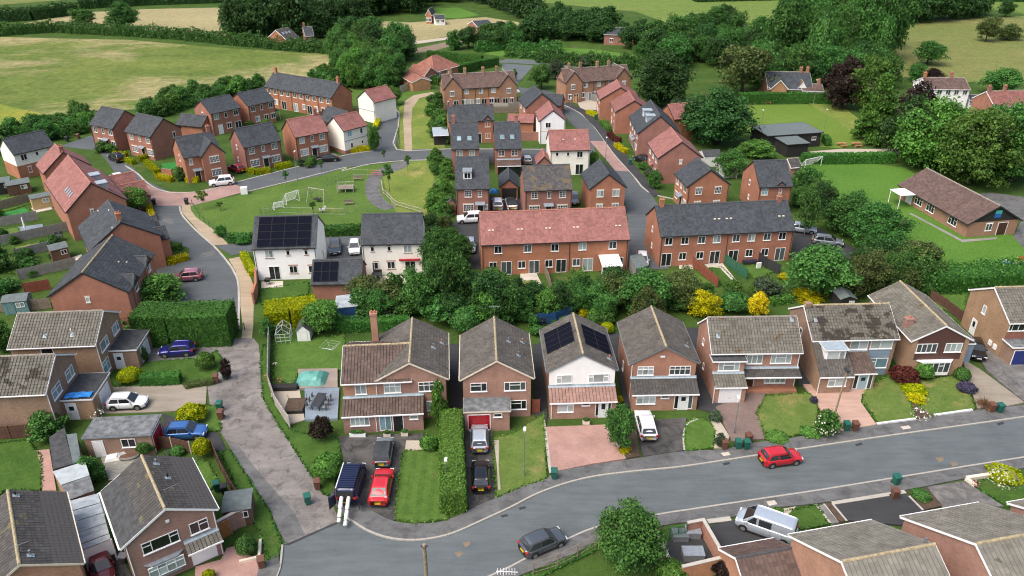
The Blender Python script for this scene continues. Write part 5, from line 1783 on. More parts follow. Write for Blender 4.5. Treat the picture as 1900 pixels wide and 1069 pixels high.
# L-shaped house with the tall chimney
r,b,W,D = HS('detached_house','L-shaped brick house with plum brown tiled wing, tall chimney and lean-to across its front',B3(1050,660),B3(1720,630),axis='y',apex=B3(1370,490),D=8.8,**dict(ROW,trim='stone_trim'))
dA = (G(B3(1050,660),4.9)-G(B3(765,668),4.9)).length
rs = 4.4 * .55
w2 = gable(r,-dA-.1,W/2,.02,7.4,4.9,2.05,'x',.3,.12,'brick_row','tile_brown',.33,.34,0,'upvc','ridge_tan',0,'wing_roof',walls=False)
mb = MB(); mb.face([(-dA-.1,.02,0),(.05,.02,0),(.05,.02,5.0),(-dA-.1,.02,5.0)]); mb.face([(-dA-.1,.02,0),(-dA-.1,7.4,0),(-dA-.1,7.4,5.0),(-dA-.1,3.7,w2.zr-.1),(-dA-.1,.02,5.0)]); mb.face([(-dA-.1,7.4,0),(.05,7.4,0),(.05,7.4,5.0),(-dA-.1,7.4,5.0)]); mb.build('wing_wall','brick_row',r)
mb = MB(); mb.box(-.9,-.2,7.45,8.05,0,8.3); c_ = mb.build('chimney','brick_row',r); mb = MB(); mb.box(-.96,-.14,7.39,8.11,8.302,8.5); mb.build('chimney_cap','brick_row',c_)
for i in (0,1):
  mb = MB(); mb.tube([(-.72+i*.34,7.75,8.5),(-.72+i*.34,7.75,8.8)],[.12,.09],8); mb.build('chimney_pot','clay_pot',c_)
leanto(r,-dA-.1,W*.66,-2.0,-.002,3.05,2.35,'tile_brown','brick_row',.2,.1,gauge=.34)
F0,FT = V3((0,0,0)),V3((1,0,0))
window(r,F0,FT,-dA*.48,3.4,1.15,1.15,2,glaze='pane_net')
window(r,F0,FT,W*.23,3.4,1.7,1.15,3,[1,1,1],glaze='pane_net')
window(r,F0,FT,W*.76,3.4,2.2,1.15,4,[1,1,1,1],glaze='pane_mid')
window(r,F0,FT,W*.82,.95,1.6,1.2,3,glaze='pane_net')
LO = V3((0,-2.0,0))
window(r,LO,FT,-dA*.52,.95,1.9,1.2,4,glaze='pane_net'); window(r,LO,FT,W*.12,.2,1.2,2.0,2,glaze='pane_teal',name='side_light',detail=False)
door(r,LO,FT,W*.30,.95,2.05,'door_black'); window(r,LO,FT,W*.53,1.45,.85,.5,1,glaze='pane_net')
vent(b,1,4.6,2.6); vent(b,1,6.2,3.6,'clay'); pipe(r,V3((.03,-.06,0)),4.8,'upvc'); pipe(r,V3((-.06,-2.06,0)),2.2,'upvc')
# red garage house
r,b,W,D = HS('detached_house','red brick house with a red garage door under a flat felt roof',B5(52,575),B5(597,560),axis='y',apex=B5(323,432),back=B5(62,243),**dict(ROW,trim='stone_trim'))
window(r,F0,FT,W*.23,3.35,1.7,1.05,[1,.5],[1,0],'pane_dark'); window(r,F0,FT,W*.765,3.35,2.2,1.05,[.45,1,.45],[0,1,0],'pane_mid'); window(r,F0,FT,W*.82,.95,1.65,1.15,[1,.45],[1,0],'pane_dark')
flatroof(r,.12,W*.67,-2.25,-.004,2.4,'felt_worn','stone_trim','brick_row')
garage_door(r,V3((.12,-2.25,0)),FT,1.45,2.15,2.0,'door_red'); window(r,V3((.12,-2.25,0)),FT,3.35,1.75,.85,.45,1,glaze='pane_dark')
vent(b,1,2.9,2.7); vent(b,1,6.0,3.4,'clay'); vent(b,1,4.8,1.6)
mb = MB(); a_ = b.P(.2,b.wm,b.zr); mb.tube([(b.wm,D-.3,b.zr),(b.wm,D-.3,b.zr+1.6)],.02,5); mb.tube([(b.wm-.6,D-.3,b.zr+1.5),(b.wm+.6,D-.3,b.zr+1.5)],.015,4)
for i in range(6): mb.tube([(b.wm-.5+i*.2,D-.55,b.zr+1.5),(b.wm-.5+i*.2,D-.05,b.zr+1.5)],.01,4)
mb.build('tv_aerial','metal_grey',b.roof)
# white gabled house with solar panels
r,b,W,D = HS('detached_house','house with white clad gable, solar panels on both roof slopes and pink lean-to',B5(690,515),B5(1215,500),axis='y',apex=B5(955,385),back=B5(632,205),**dict(ROW,trim='metal_grey'))
mb = MB(); mb.face([(-.02,-.03,2.75),(W+.02,-.03,2.75),(W+.02,-.03,b.wt),(W/2,-.03,b.zr-.1),(-.02,-.03,b.wt)]); mb.face([(-.02,-.03,2.75),(-.02,.001,2.75),(-.02,.001,b.wt),(-.02,-.03,b.wt)]); mb.face([(W+.02,-.03,2.75),(W+.02,.001,2.75),(W+.02,.001,b.wt),(W+.02,-.03,b.wt)]); mb.build('white_cladding','render_white',r)
E0 = V3((0,-.035,0))
window(r,E0,FT,W*.23,3.35,1.6,1.05,[.4,1],[1,0],'pane_blind'); window(r,E0,FT,W*.755,3.35,2.1,1.05,[.4,1,.4],[1,0,1],'pane_blind')
leanto(r,0,W+.02,-1.7,-.04,2.98,2.3,'tile_pink','brick_row',.2,.1,tw=.36,gauge=.42)
PO = V3((0,-1.7,0))
window(r,PO,FT,W*.235,.9,1.65,1.25,[1,.55],[0,1],'pane_blind'); window(r,PO,FT,W*.54,1.65,.85,.45,1,glaze='pane_dark')
window(r,PO,FT,W*.715,.25,.38,1.85,1,glaze='pane_dark',name='side_light',detail=False); door(r,PO,FT,W*.81,.82,2.05,'door_white',glazed=1); window(r,PO,FT,W*.905,.25,.38,1.85,1,glaze='pane_dark',name='side_light',detail=False)
solar_array(b,0,2.9,.55,4,2,.98,1.62); solar_array(b,1,2.3,.55,4,2,.98,1.62)
vent(b,1,1.4,3.4,'clay'); pipe(r,V3((.12,-1.78,0)),2.2,'upvc')
# red brick with brown lean-to
r,b,W,D = HS('detached_house','bright red brick house with mottled brown lean-to and white double door porch',B5(1298,455),B5(1815,448),axis='y',apex=B5(1570,330),back=B5(1185,150),**dict(ROW,wall='brick_red',trim='metal_grey'))
window(r,F0,FT,W*.22,3.35,1.7,1.1,3,[1,1,1],'pane_net'); window(r,F0,FT,W*.755,3.35,2.25,1.1,4,[1,1,1,1],'pane_mid')
leanto(r,0,W+.05,-1.75,-.002,3.05,2.3,'tile_dark','brick_row',.2,.1)
PO = V3((0,-1.75,0))
window(r,PO,FT,W*.21,.9,2.0,1.2,3,[1,1,1],'pane_net'); window(r,PO,FT,W*.5,1.6,.85,.5,1,glaze='pane_dark')
window(r,PO,FT,W*.685,.2,.5,1.9,1,glaze='pane_dark',name='side_light',detail=False); door(r,PO,FT,W*.79,.95,2.05,'door_white',glazed=.7); window(r,PO,FT,W*.90,.2,.5,1.9,1,glaze='pane_mid',name='side_light',detail=False)
mb = MB(); mb.box(W*.43,W*.5,-.03,.0,5.55,5.75); mb.build('wall_lamp','upvc',r)
ws(r,b,'L',[(.45,'g1'),(.8,'us')],None); pipe(r,V3((.02,-.08,0)),4.7,'upvc'); vent(b,1,2.4,3.2)
# white garage door house
r,b,W,D = HS('detached_house','brick house with white garage door and dark flat dormer over its projecting bay',D4(285,432),D4(1240,420),axis='x',back=D4(105,110),rpx=D4(700,45),**dict(ROW,roof='tile_tan',ridge='ridge_grey'))
flatroof(r,.05,3.35,-1.0,-.004,4.35,'felt','upvc','brick_row',.2)
window(r,V3((.05,-1.0,0)),FT,1.65,3.2,2.3,1.05,[.45,1,.45],[0,1,0],'pane_net')
leanto(r,.05,3.35,-2.6,-1.004,2.95,2.3,'tile_tan','brick_row',.15,.08); garage_door(r,V3((.05,-2.6,0)),FT,1.65,2.2,2.0,'door_white')
leanto(r,3.5,W,-1.1,-.004,2.85,2.45,'tile_dark',None,.1,.08)
window(r,F0,FT,W*.49,3.4,1.75,1.1,3,glaze='pane_net'); window(r,F0,FT,W*.79,3.4,2.25,1.1,[.45,1,.5],[0,1,0],'pane_net')
door(r,F0,FT,W*.47,.95,2.05,'door_brown'); window(r,F0,FT,W*.40,.2,.5,1.9,1,glaze='pane_dark',name='side_light',detail=False)
bw = window(r,V3((0,-.25,0)),FT,W*.755,1.0,2.3,1.15,4,glaze='pane_net',name='bow_window')
mb = MB(); mb.box(W*.755-1.15,W*.755+1.15,-.20,-.002,.85,2.25); mb.build('bow_base','upvc',r)
mb = MB(); mb.box(W*.38,W,-.9,-.003,0,.42); mb.build('front_terrace','brick_red',r)
ws(r,b,'L',[(.42,'us'),(.62,'gs')],None); vent(b,0,.9,2.2); vent(b,0,W-.4,.4); pipe(r,V3((-.05,-2.66,0)),2.3,'upvc'); pipe(r,V3((W-.1,-.07,0)),4.7,'upvc')
# catslide house with white dormer
r,b,W,D = HS('detached_house','mossy roofed brick house with white dormer in its catslide and pale blue front door',B6(735,394),B6(1217,383),axis='x',back=B6(592,213),rpx=B6(900,192),**dict(ROW,wall='brick_buff',roof='tile_moss',ridge='ridge_tan'))
leanto(r,0,3.5,-3.5,-.02,4.95,2.55,'tile_grey','brick_buff',.2,.12,lead=False,name='catslide_roof')
leanto(r,3.62,6.4,-2.9,-.01,3.35,2.4,'tile_brown','brick_row',.2,.05,name='porch_roof')
mb = MB(); mb.box(.75,3.05,-2.0,-.3,3.2,4.75); d_ = mb.build('dormer','upvc',r); flatroof(r,.7,3.1,-2.1,-.2,4.75,'lead_blue','upvc',None,.1,name='dormer_roof',th=.1)
window(r,V3((.75,-2.0,0)),FT,1.2,3.45,2.0,1.15,[1,.4],None,'pane_blind',name='dormer_window',detail=False)
window(r,F0,FT,W*.565,3.5,2.0,1.1,2,glaze='pane_net'); window(r,F0,FT,W*.83,3.5,2.5,1.1,[.8,1],None,'pane_net')
mb = MB(); mb.box(W*.70,W*.955,-.03,-.002,2.3,3.42); mb.build('blue_panel','blue_panel',r); window(r,F0,FT,W*.83,.95,2.4,1.3,[.8,1],[1,0],'pane_teal'); mb = MB(); mb.box(W*.70,W*.955,-.031,-.002,0,.88); mb.build('blue_panel','blue_panel',r)
window(r,V3((0,-3.5,0)),FT,1.95,1.05,2.0,1.1,[.6,1],[1,0],'pane_net')
PO = V3((3.62,-2.9,0)); window(r,PO,FT,.7,.2,.5,1.95,1,glaze='pane_dark',name='side_light',detail=False); door(r,PO,FT,1.5,.95,2.05,'door_lightblue',glazed=.6); window(r,PO,FT,2.3,.2,.5,1.95,1,glaze='pane_mid',name='side_light',detail=False)
ws(r,b,'L',[(.55,'u1')],None); vent(b,0,.9,1.9); pipe(r,V3((-.05,-3.56,0)),2.5,'upvc'); chimney(b,.35,0,.35,.6,.5,0,'brick_buff')
# brown clad gable
r,b,W,D = HS('detached_house','house with dark brown clad gable, bow window and chimney on a weathered tan roof',D2(600,790),D2(1285,775),axis='y',apex=D2(990,620),back=D2(65,285),**dict(ROW,wall='brick_buff',roof='tile_tan',ridge='ridge_tan'))
mb = MB(); mb.face([(.55,-.02,2.35),(W-.55,-.02,2.35),(W-.55,-.02,5.25),(W/2,-.02,b.zr-.12),(.55,-.02,5.25)]); mb.build('brown_cladding','brown_clad',r)
window(r,V3((0,-.022,0)),FT,W*.27,3.3,2.3,1.15,4,glaze='pane_mid'); window(r,V3((0,-.022,0)),FT,W*.745,3.3,1.9,1.15,3,glaze='pane_net')
mb = MB(); mb.prism([(1.1,0),(1.5,-.45),(W-1.7,-.45),(W-1.3,0)],.5,.85); mb.prism([(1.0,0),(1.45,-.5),(W-1.65,-.5),(W-1.2,0)],2.2,2.35); mb.build('bow_frame','upvc',r)
window(r,V3((0,-.45,0)),FT,W*.485,.85,W-3.2,1.35,5,[0,1,0,1,0],'pane_mid',name='bow_window',detail=False)
chimney(b,2.6,0,1.0,.9,.6,1,'brick_row',0,3.1)
root_h7 = r
flatroof(r,W+.35,W+2.6,2.5,D+2.5,2.6,'shed_dark','upvc','blue_panel',.08)
# rightmost house
r,b,W,D = HS('detached_house','brown brick house with blue garage door beside the black parked car',D2(1690,595),D2(2300,578),axis='x',back=D2(1210,220),rpx=D2(1600,185),Wm=9.0,**dict(ROW,wall='brick_buff',roof='tile_tan',ridge='ridge_tan'))
window(r,F0,FT,1.1,3.7,1.9,.95,[.45,1,1],None,'pane_dark'); window(r,F0,FT,6.0,3.5,2.2,1.1,3,glaze='pane_mid'); mb = MB(); mb.box(.05,W-.1,-.03,-.002,2.65,3.5); mb.build('tile_hung_panel','tile_orange',r)
flatroof(r,.1,5.5,-1.7,-.004,2.45,'felt_worn','upvc','brick_buff',.15); garage_door(r,V3((.1,-1.7,0)),FT,1.5,2.3,2.0,'door_blue')
ws(r,b,'L',[(.42,'u1','pane_net')],None); O,T = sides(b)['L']; door(r,O,T,D*.30,.85,2.0,'door_white',glazed=1)
for t in (.80,.92):
  mb = MB(); mb.box(-.15,-.002,D*(1-t),D*(1-t)+.5,.7,1.3); mb.build('meter_box','upvc',r)
# ---------------------------------------------------------------- south side of the main road
def backhouse(label,A,B,rpx,indiv=0):
  return HS('detached_house',label,A,B,axis='x',rpx=rpx,pitch=30,wall='brick_row',roof='tile_pale',trim='upvc',tw=.36,gauge=.38,ov=.3,og=.15,indiv=indiv,ridge='ridge_tan')
r,b,W,D = backhouse('brick house with pale lichened roof behind the silver van, brown garage wing at its side',B8(1010,680),B8(515,768),B8(750,872),(0,8))
mb = MB(); p_ = on_slope(b,0,.45,.5,0); mb.tube([p_-V3((0,0,.2)),p_+V3((0,0,.5))],.1,8); mb.build('flue','metal_grey',b.roof)
g2 = gable(r,W-.1,W+4.6,-2.1,2.5,2.45,1.55,'x',.2,.1,'brick_red','tile_plum',.36,.36,0,'upvc','ridge_dark',0,'garage_roof')
r,b,W,D = backhouse('brick house with yellow lichened roof and small gable window behind the tarmac forecourts',B8(1640,578),B8(1175,660),B8(1480,770),(0,8))
ws(r,b,'R',[(.62,'u2','pane_dark')],None); mb = MB(); p_ = on_slope(b,0,.35,.35,0); mb.tube([p_-V3((0,0,.2)),p_+V3((0,0,.6))],.1,8); mb.build('flue','metal_white',b.roof)
r,b,W,D = backhouse('brick house end with white bargeboards past the lawn with the white flowering shrub',B8(2260,500),B8(1803,578),B8(2100,690),0)
# ---------------------------------------------------------------- houses west of the lane
r,b,W,D = HS('detached_house','dark tiled brick house with bow window, garage canopy and white bargeboards',D1(270,755),D1(1420,280),axis='y',apex=D1(810,275),back=D1(35,80),**dict(ROW,roof='tile_dark',ridge='ridge_tan',gauge=.34,indiv=(6,6)))
window(r,F0,FT,W*.365,3.3,2.75,1.15,[.5,1.1,.5],[1,0,1],'pane_dark'); window(r,F0,FT,W*.80,3.3,1.45,1.15,2,[0,1],'pane_dark')
mb = MB(); c = W * .355; mb.prism([(c-1.45,0),(c-.9,-.4),(c+.9,-.4),(c+1.45,0)],.75,1.0); mb.prism([(c-1.5,0),(c-.95,-.45),(c+.95,-.45),(c+1.5,0)],2.15,2.3); mb.build('bow_frame','lead',r)
window(r,V3((0,-.4,0)),FT,c,1.0,2.7,1.15,4,[1,1,1,1],'pane_net',name='bow_window',detail=False)
leanto(r,W*.60,W*.995,-.85,-.002,2.85,2.4,'tile_tan',None,.1,.05)
mb = MB(); mb.box(W*.635,W*.93,-.05,-.002,.15,2.3); mb.build('garage_frame','upvc',r)
for t in (.715,.85): window(r,V3((0,-.05,0)),FT,W*t,1.45,.85,.6,1,glaze='pane_dark',detail=False,name='garage_window')
mb = MB(); mb.box(W*.47,W*.51,-.06,-.002,5.5,5.75); mb.build('alarm_box','upvc',r)
vent(b,1,6.3,.9); vent(b,1,4.2,1.3,'black'); pipe(r,V3((.1,-.07,0)),4.8); pipe(r,V3((W-.1,-.07,0)),4.8)
mb = MB(); p_ = on_slope(b,1,1.6,1.0,0); mb.tube([p_,p_+V3((0,0,1.0))],.02,5); mb.tube([p_+V3((-.5,0,.95)),p_+V3((.6,.1,.95))],.02,5); mb.build('tv_aerial','metal_grey',b.roof)
# garden wall and gate of that house
gw = brickwall([B2(1550,800),B2(1680,725),B2(1795,690)],1.8,'brick_row','brick garden wall with an arched wooden gate beside the bow-windowed house')
door(gw,V3((.35,-.13,0)),V3((1,0,0))if False else (G(B2(1680,725))-G(B2(1550,800))).normalized(),.3,.95,1.75,'door_wood','brick_row',name='gate')
# neighbour at the bottom left
Bf,Bb = G(B2(590,975),4.9),G(B2(465,475),4.9)
vv = (Bb-Bf).normalized(); uu = V3((vv.y,-vv.x,0)); Af = Bf - uu * 7.3
root = thing('detached_house','dark tiled brick house beside the corrugated carport and dark red car','house',V3((Af.x,Af.y,0))+uu*.3+vv*.12,math.atan2(uu.y,uu.x))
W,D = 6.7,(Bb-Bf).length - .24
b = gable(root,0,W,0,D,4.9,2.1,'y',.3,.12,'brick_row','tile_dark',.33,.34,0,'stone_trim','ridge_tan',(0,6))
window(root,F0,FT,W*.72,3.0,1.6,1.1,2,[0,1],'pane_mid'); window(root,F0,FT,W*.2,3.0,1.6,1.1,2,glaze='pane_mid')
gable(root,W*.32,W*.64,-.9,2.5,4.1,.9,'y',.2,.1,'brick_row','tile_tan',.33,.34,0,'stone_trim','ridge_tan',0,'porch_roof')
vent(b,1,.9,.8); vent(b,1,D-.6,.5,'black')
mb = MB(); p_ = on_slope(b,1,1.2,.3,0); mb.tube([p_,p_+V3((0,0,.9))],.02,5); mb.tube([p_+V3((-.6,0,.85)),p_+V3((.6,0,.85))],.02,5); mb.build('tv_aerial','metal_grey',b.roof)
# two gabled houses facing the lane
r,b,W,D = HS('detached_house','brown brick house with orange lichen on its roof and flat-roofed porch by the big hedge',D3(1110,510),D3(1405,115),axis='y',apex=D3(1200,100),D=9.0,**dict(ROW,wall='brick_buff',roof='tile_tan',ridge='ridge_grey',gauge=.36))
window(r,F0,FT,W*.27,3.2,2.1,1.2,[1,.5],[0,1],'pane_net'); window(r,F0,FT,W*.76,3.2,1.7,1.2,[1,.5],[0,1],'pane_net'); window(r,F0,FT,W*.14,.7,1.7,1.5,[1,.6],[1,1],'pane_teal')
flatroof(r,W*.34,W*.98,-3.0,-.004,2.45,'felt','upvc','brick_buff',.1); O2 = V3((W*.34,-.004,0)); door(r,O2+V3((0,0,0)),V3((0,-1,0)),.9,.9,2.05,'door_white',glazed=.6); garage_door(r,V3((W*.34,-3.0,0)),FT,W*.32,2.3,2.0,'door_white')
O,T = sides(b)['L']; window(r,O,T,D*.42,3.9,1.3,.7,1,glaze='pane_dark',name='landing_window'); vent(b,0,D*.62,3.0,'lead',.2); vent(b,0,D*.30,3.0,'white',.7); pipe(r,V3((-.02,-.07,0)),4.8)
r,b,W,D = HS('detached_house','brown brick house with bright blue tarpaulin on its flat porch roof',B1(320,690),D3(890,605),axis='y',apex=D3(655,610),D=9.0,**dict(ROW,wall='brick_buff',roof='tile_moss',ridge='ridge_grey',gauge=.36))
window(r,F0,FT,W*.27,3.2,1.9,1.25,[1,1],[1,1],'pane_net'); window(r,F0,FT,W*.73,3.2,1.7,1.25,[1,.6],[1,0],'pane_net')
flatroof(r,W*.28,W*.97,-3.1,-.004,2.45,'felt','upvc','brick_buff',.1); O2 = V3((W*.28,-.004,0)); door(r,O2,V3((0,-1,0)),.85,.95,2.05,'door_white',glazed=.7); garage_door(r,V3((W*.28,-3.1,0)),FT,W*.40,2.3,2.0,'door_white')
tp = MB(); random.seed(3)
gx,gy = 9,6
P_ = [[V3((W*.28+.1+j*.19,-.3-i*.33,2.66+random.uniform(0,.16)))for j in range(gy)]for i in range(gx)]
for i in range(gx-1):
  for j in range(gy-1): tp.face([P_[i][j],P_[i+1][j],P_[i+1][j+1],P_[i][j+1]])
tpo = tp.build('tarpaulin','tarp_blue'); tpo.matrix_world = r.matrix_basis.copy() if False else Matrix.Translation(r.location) @ Matrix.Rotation(r.rotation_euler.z,4,'Z')
tag(tpo,'crumpled bright blue tarpaulin lying on a flat porch roof','tarpaulin')
vent(b,0,D*.62,3.1,'lead',.9); pipe(r,V3((-.02,-.07,0)),4.8)
# detached brick garage with the streaked felt roof
a,b1,bk = G(B1(575,1003),2.5),G(B1(1065,978),2.5),G(B1(650,860),2.5)
u = (b1-a).normalized(); v = V3((-u.y,u.x,0)); W = (b1-a).length; D = (bk-a).dot(v)
r = thing('garage','brick garage with streaked grey felt roof and red end gable by the blue hatchback','garage',(a.x,a.y,0),math.atan2(u.y,u.x))
flatroof(r,.12,W-.12,.12,D-.12,2.4,'felt_worn','lead','brick_buff',.12)
door(r,V3((.12,.12,0)),FT,1.15,.9,1.95,'door_white'); window(r,V3((.12,.12,0)),FT,W*.62,1.1,1.35,1.0,2,glaze='pane_dark')
garage_door(r,V3((W-.12,.12,0)),V3((0,1,0)),D*.45,2.3,2.0,'door_red')
# long felt shed and corrugated carport between the two bottom houses
def quadroof(name,label,cat,pts,z,mat,wall='fence_grey',sheets=0,h=.08,rr=None):
  P = [G(p,z)for p in pts]; c = V3((P[0].x,P[0].y,0))
  root = thing(name,label,cat,c)
  Q = [V3((p.x-c.x,p.y-c.y,z))for p in P]
  if sheets:
    for i in range(sheets):
      t0,t1 = i / sheets,(i+1) / sheets - .008
      a,b_,c2,d = Q[0].lerp(Q[3],t0),Q[1].lerp(Q[2],t0),Q[1].lerp(Q[2],t1),Q[0].lerp(Q[3],t1)
      mb = MB(); k = V3((0,0,.03*(i %2)))
      mb.face([a+k,b_+k,c2+k,d+k]); mb.face([x+k-V3((0,0,.03))for x in (a,b_,c2,d)][::-1])
      mb.build('roof_sheet',mat if isinstance(mat,str)else mat[i %len(mat)],root)
  else:
    mb = MB(); mb.face(Q); mb.face([q-V3((0,0,h))for q in Q][::-1])
    for i in range(4): mb.face([Q[i],Q[i]-V3((0,0,h)),Q[(i+1)%4]-V3((0,0,h)),Q[(i+1)%4]])
    mb.build('roof',mat,root)
  if wall:
    mb = MB(); k = .96; m = sum(Q,V3((0,0,0))) / 4
    W_ = [m+(q-m)*k for q in Q]
    for i in range(4):
      p,q = W_[i],W_[(i+1)%4]; mb.face([(p.x,p.y,0),(q.x,q.y,0),(q.x,q.y,z-.06),(p.x,p.y,z-.06)])
    mb.build('wall',wall,root)
  return root,Q
quadroof('shed','long dark felt-roofed shed between the lawn path and the brick garage','shed',[B2(375,315),B2(515,275),B2(455,20),B2(345,90)],2.2,'felt','shed_brown')
quadroof('shed','narrow grey felted lean-to beside the long felt-roofed shed','shed',[B2(515,275),B2(572,255),B2(540,60),B2(460,70)],2.2,'felt_green','shed_brown')
quadroof('outbuilding','flat roof outbuilding with half pale and half sooty grey sheeting','outbuilding',[B2(490,530),B2(665,465),B2(600,258),B2(370,330)],2.5,('felt_worn','cement_sheet'),'brick_row',2)
cp,Q = quadroof('carport','long carport of ribbed clear sheets with white front wall over dark red car','carport',[B2(575,885),B2(780,805),B2(690,482),B2(490,535)],2.5,('sheet_grey','cement_sheet','sheet_grey','sheet_grey'),None,9)
for q in Q:
  mb = MB(); mb.box(q.x-.06,q.x+.06,q.y-.06,q.y+.06,0,2.45); mb.build('post','upvc',cp)
mb = MB(); a,b_ = Q[0],Q[1]; mb.face([(a.x,a.y,.9),(b_.x,b_.y,.9),(b_.x,b_.y,2.44),(a.x,a.y,2.44)]); mb.face([(a.x,a.y-.05,.9),(b_.x,b_.y-.05,.9),(b_.x,b_.y-.05,2.44),(a.x,a.y-.05,2.44)]); mb.build('front_panel','upvc',cp)
# ---------------------------------------------------------------- the estate: terraces and centre
r,b,W,D = HS('terrace','red tiled brick terrace of five with white framed rear windows and small conservatory',A5(868,372),A5(1690,340),rpx=A5(1250,176),cat='terrace',**ESTR)
ws(r,b,'F',[(.11,'u2','pane_dark'),(.31,'u2','pane_mid'),(.494,'u2','pane_dark'),(.683,'u2','pane_net'),(.89,'u2','pane_mid'),(.075,'g2','pane_dark'),(.165,'fd'),(.27,'g2','pane_dark'),(.355,'fd','pane_mid'),(.455,'g2','pane_dark'),(.54,'fd'),(.645,'g2','pane_mid'),(.725,'fd','pane_net'),(.955,'g1','pane_dark')],None)
cx = W * .865
leanto(r,cx-1.4,cx+1.4,-2.8,-.004,2.6,2.2,'canvas_white',None,.1,.05,tiled=False,name='conservatory_roof')
for t in (-1.4,-.45,.45,1.4):
  mb = MB(); mb.box(cx+t-.05,cx+t+.05,-2.75,-2.65,0,2.15); mb.build('conservatory_post','upvc',r)
window(r,V3((cx-1.4,-2.7,0)),FT,1.4,.1,2.7,2.0,3,glaze='pane_mid',name='conservatory_glazing',detail=False)
mb = MB(); mb.box(cx-1.4,cx+1.4,-2.74,-2.70,0,.6); mb.build('conservatory_panel','upvc',r)
for t in (.002,.59,.985): pipe(r,V3((W*t+.1,-.07,0)),4.7,'dark_trim')
roof_bits(b,0,[(W*t+d,3.0)for t in (.075,.27,.46,.65,.94)for d in (-.25,.25)],'stone_trim')
r,b,W,D = HS('terrace','slate roofed brick terrace of four backing onto gardens with narrow fences',D6(420,775),D6(1635,718),back=D6(265,575),rpx=D6(950,468),cat='terrace',**EST)
ws(r,b,'F',[(.06,'u2','pane_dark'),(.18,'u2','pane_dark'),(.305,'u2','pane_mid'),(.42,'u2','pane_net'),(.565,'u2','pane_mid'),(.68,'u2','pane_net'),(.80,'u2','pane_mid'),(.915,'u2','pane_dark'),(.055,'fd'),(.175,'g2','pane_dark'),(.305,'g2','pane_dark'),(.42,'fd','pane_dark'),(.56,'fd'),(.68,'g2'),(.80,'g2','pane_dark'),(.92,'fd','pane_mid')],None)
ws(r,b,'L',[(.45,'us'),(.5,'gs')],'stone_trim'); chimney(b,.9,0,1.0); chimney(b,W-1.2,0,.7)
for t in (.002,.495,.985): pipe(r,V3((W*t+.1,-.07,0)),4.7,'dark_trim')
roof_bits(b,0,[(W*t+d,2.7)for t in (.44,.53,.93)for d in (-.3,.3)],'stone_trim')
r,b,W,D = HS('detached_house','white rendered house with its slate roof covered in black solar panels',A4(1385,395),A4(1740,385),rpx=A4(1560,210),**dict(EST,wall='render_white'))
ws(r,b,'F',[(.245,'u2','pane_net'),(.55,'us','pane_dark'),(.84,'us','pane_dark'),(.29,'fd','pane_dark'),(.60,'g2','pane_dark'),(.88,'g1','pane_dark')],'brick_estate')
pw_ = (b.Lu-1.5) / 4; ph_ = (b.Lv-.45) / 4; solar_array(b,0,.7,.2,4,4,pw_-.03,ph_-.03); pipes(r,b,'dark_trim'); O,T = sides(b)['R']; window(r,O,T,D*.6,1.0,.6,1.0,1,trim='brick_estate')
r,b,W,D = HS('detached_house','cream rendered slate roofed house with red awning over its patio doors',A5(205,370),A5(547,362),rpx=A5(370,196),**dict(EST,wall='render_cream'))
ws(r,b,'F',[(.17,'us','pane_dark'),(.45,'us','pane_dark'),(.755,'u2','pane_net'),(.46,'g2','pane_dark'),(.78,'fd','pane_dark'),(.21,'g1','pane_dark')],'brick_estate')
mb = MB(); mb.box(W*.60,W*.95,-.35,-.02,2.3,2.5); mb.build('awning','door_red',r); pipes(r,b,'dark_trim'); O,T = sides(b)['F']; door(r,O,T,W*.20,.85,2.0,'door_black')
r,b,W,D = HS('garage','brick garage with slate roof half covered by solar panels between the white houses',A4(1712,590),A5(210,583),he=2.4,rpx=A4(1800,450),cat='garage',**EST)
solar_array(b,0,.25,.35,3,2,1.05,(b.Lv-.8)/2); window(r,V3((0,0,0)),FT,W*.8,1.0,.8,.9,1)
r,b,W,D = HS('detached_house','tall narrow brick house with a white dormer in its slate roof',C6(215,530),C6(515,525),rpx=C6(350,240),**EST)
ws(r,b,'F',[(.36,'u2','pane_dark'),(.72,'u1','pane_mid'),(.36,'g3','pane_dark'),(.72,'dk','lead'),(.91,'gs','pane_mid')],'stone_trim',(2,3)); dormer(b,0,W*.37,b.Lv*.70,1.35,1.25,'lead')
pipes(r,b); 
r,b,W,D = HS('garage','small slate roofed brick garage with open door and two white cars before it',C6(600,510),C6(775,508),he=2.4,axis='y',apex=C6(690,440),D=6.0,cat='garage',**EST)
mb = MB(); mb.box(W/2-1.25,W/2+1.25,-.04,-.002,.05,1.75); mb.build('dark_opening_panel','shed_dark',r); mb = MB(); mb.box(W/2-1.3,W/2+1.3,-.06,-.002,1.76,2.15); mb.build('garage_door','door_black',r)  # dark panel on the wall stands for the shaded inside of the garage
r,b,W,D = HS('detached_house','wide slate roofed brick house with faded patches on its roof, behind red terrace',C6(825,545),C6(1250,530),rpx=C6(1000,316),**dict(EST,roof='tile_slate_warm'))
ws(r,b,'F',[(.20,'u2','pane_dark'),(.51,'u1','pane_dark'),(.80,'u2','pane_mid'),(.20,'g3','pane_dark'),(.5,'dk','lead'),(.80,'g3','pane_dark')],'stone_trim',(2,3)); pipes(r,b)
r,b,W,D = HS('detached_house','brick house with slate gable facing the red terrace, beside the bend in the road',C6(1395,528),C6(1725,515),axis='y',apex=C6(1570,395),back=C6(1310,390),**EST)
ws(r,b,'F',[(.28,'u2','pane_net'),(.74,'u2','pane_net'),(.28,'g2','pane_net'),(.74,'g2','pane_net')],'stone_trim')
r,b,W,D = HS('detached_house','narrow slate roofed house with two rooflights beside the shaggy hedge',C6(178,178),C6(425,172),rpx=A2(775,672),**EST)
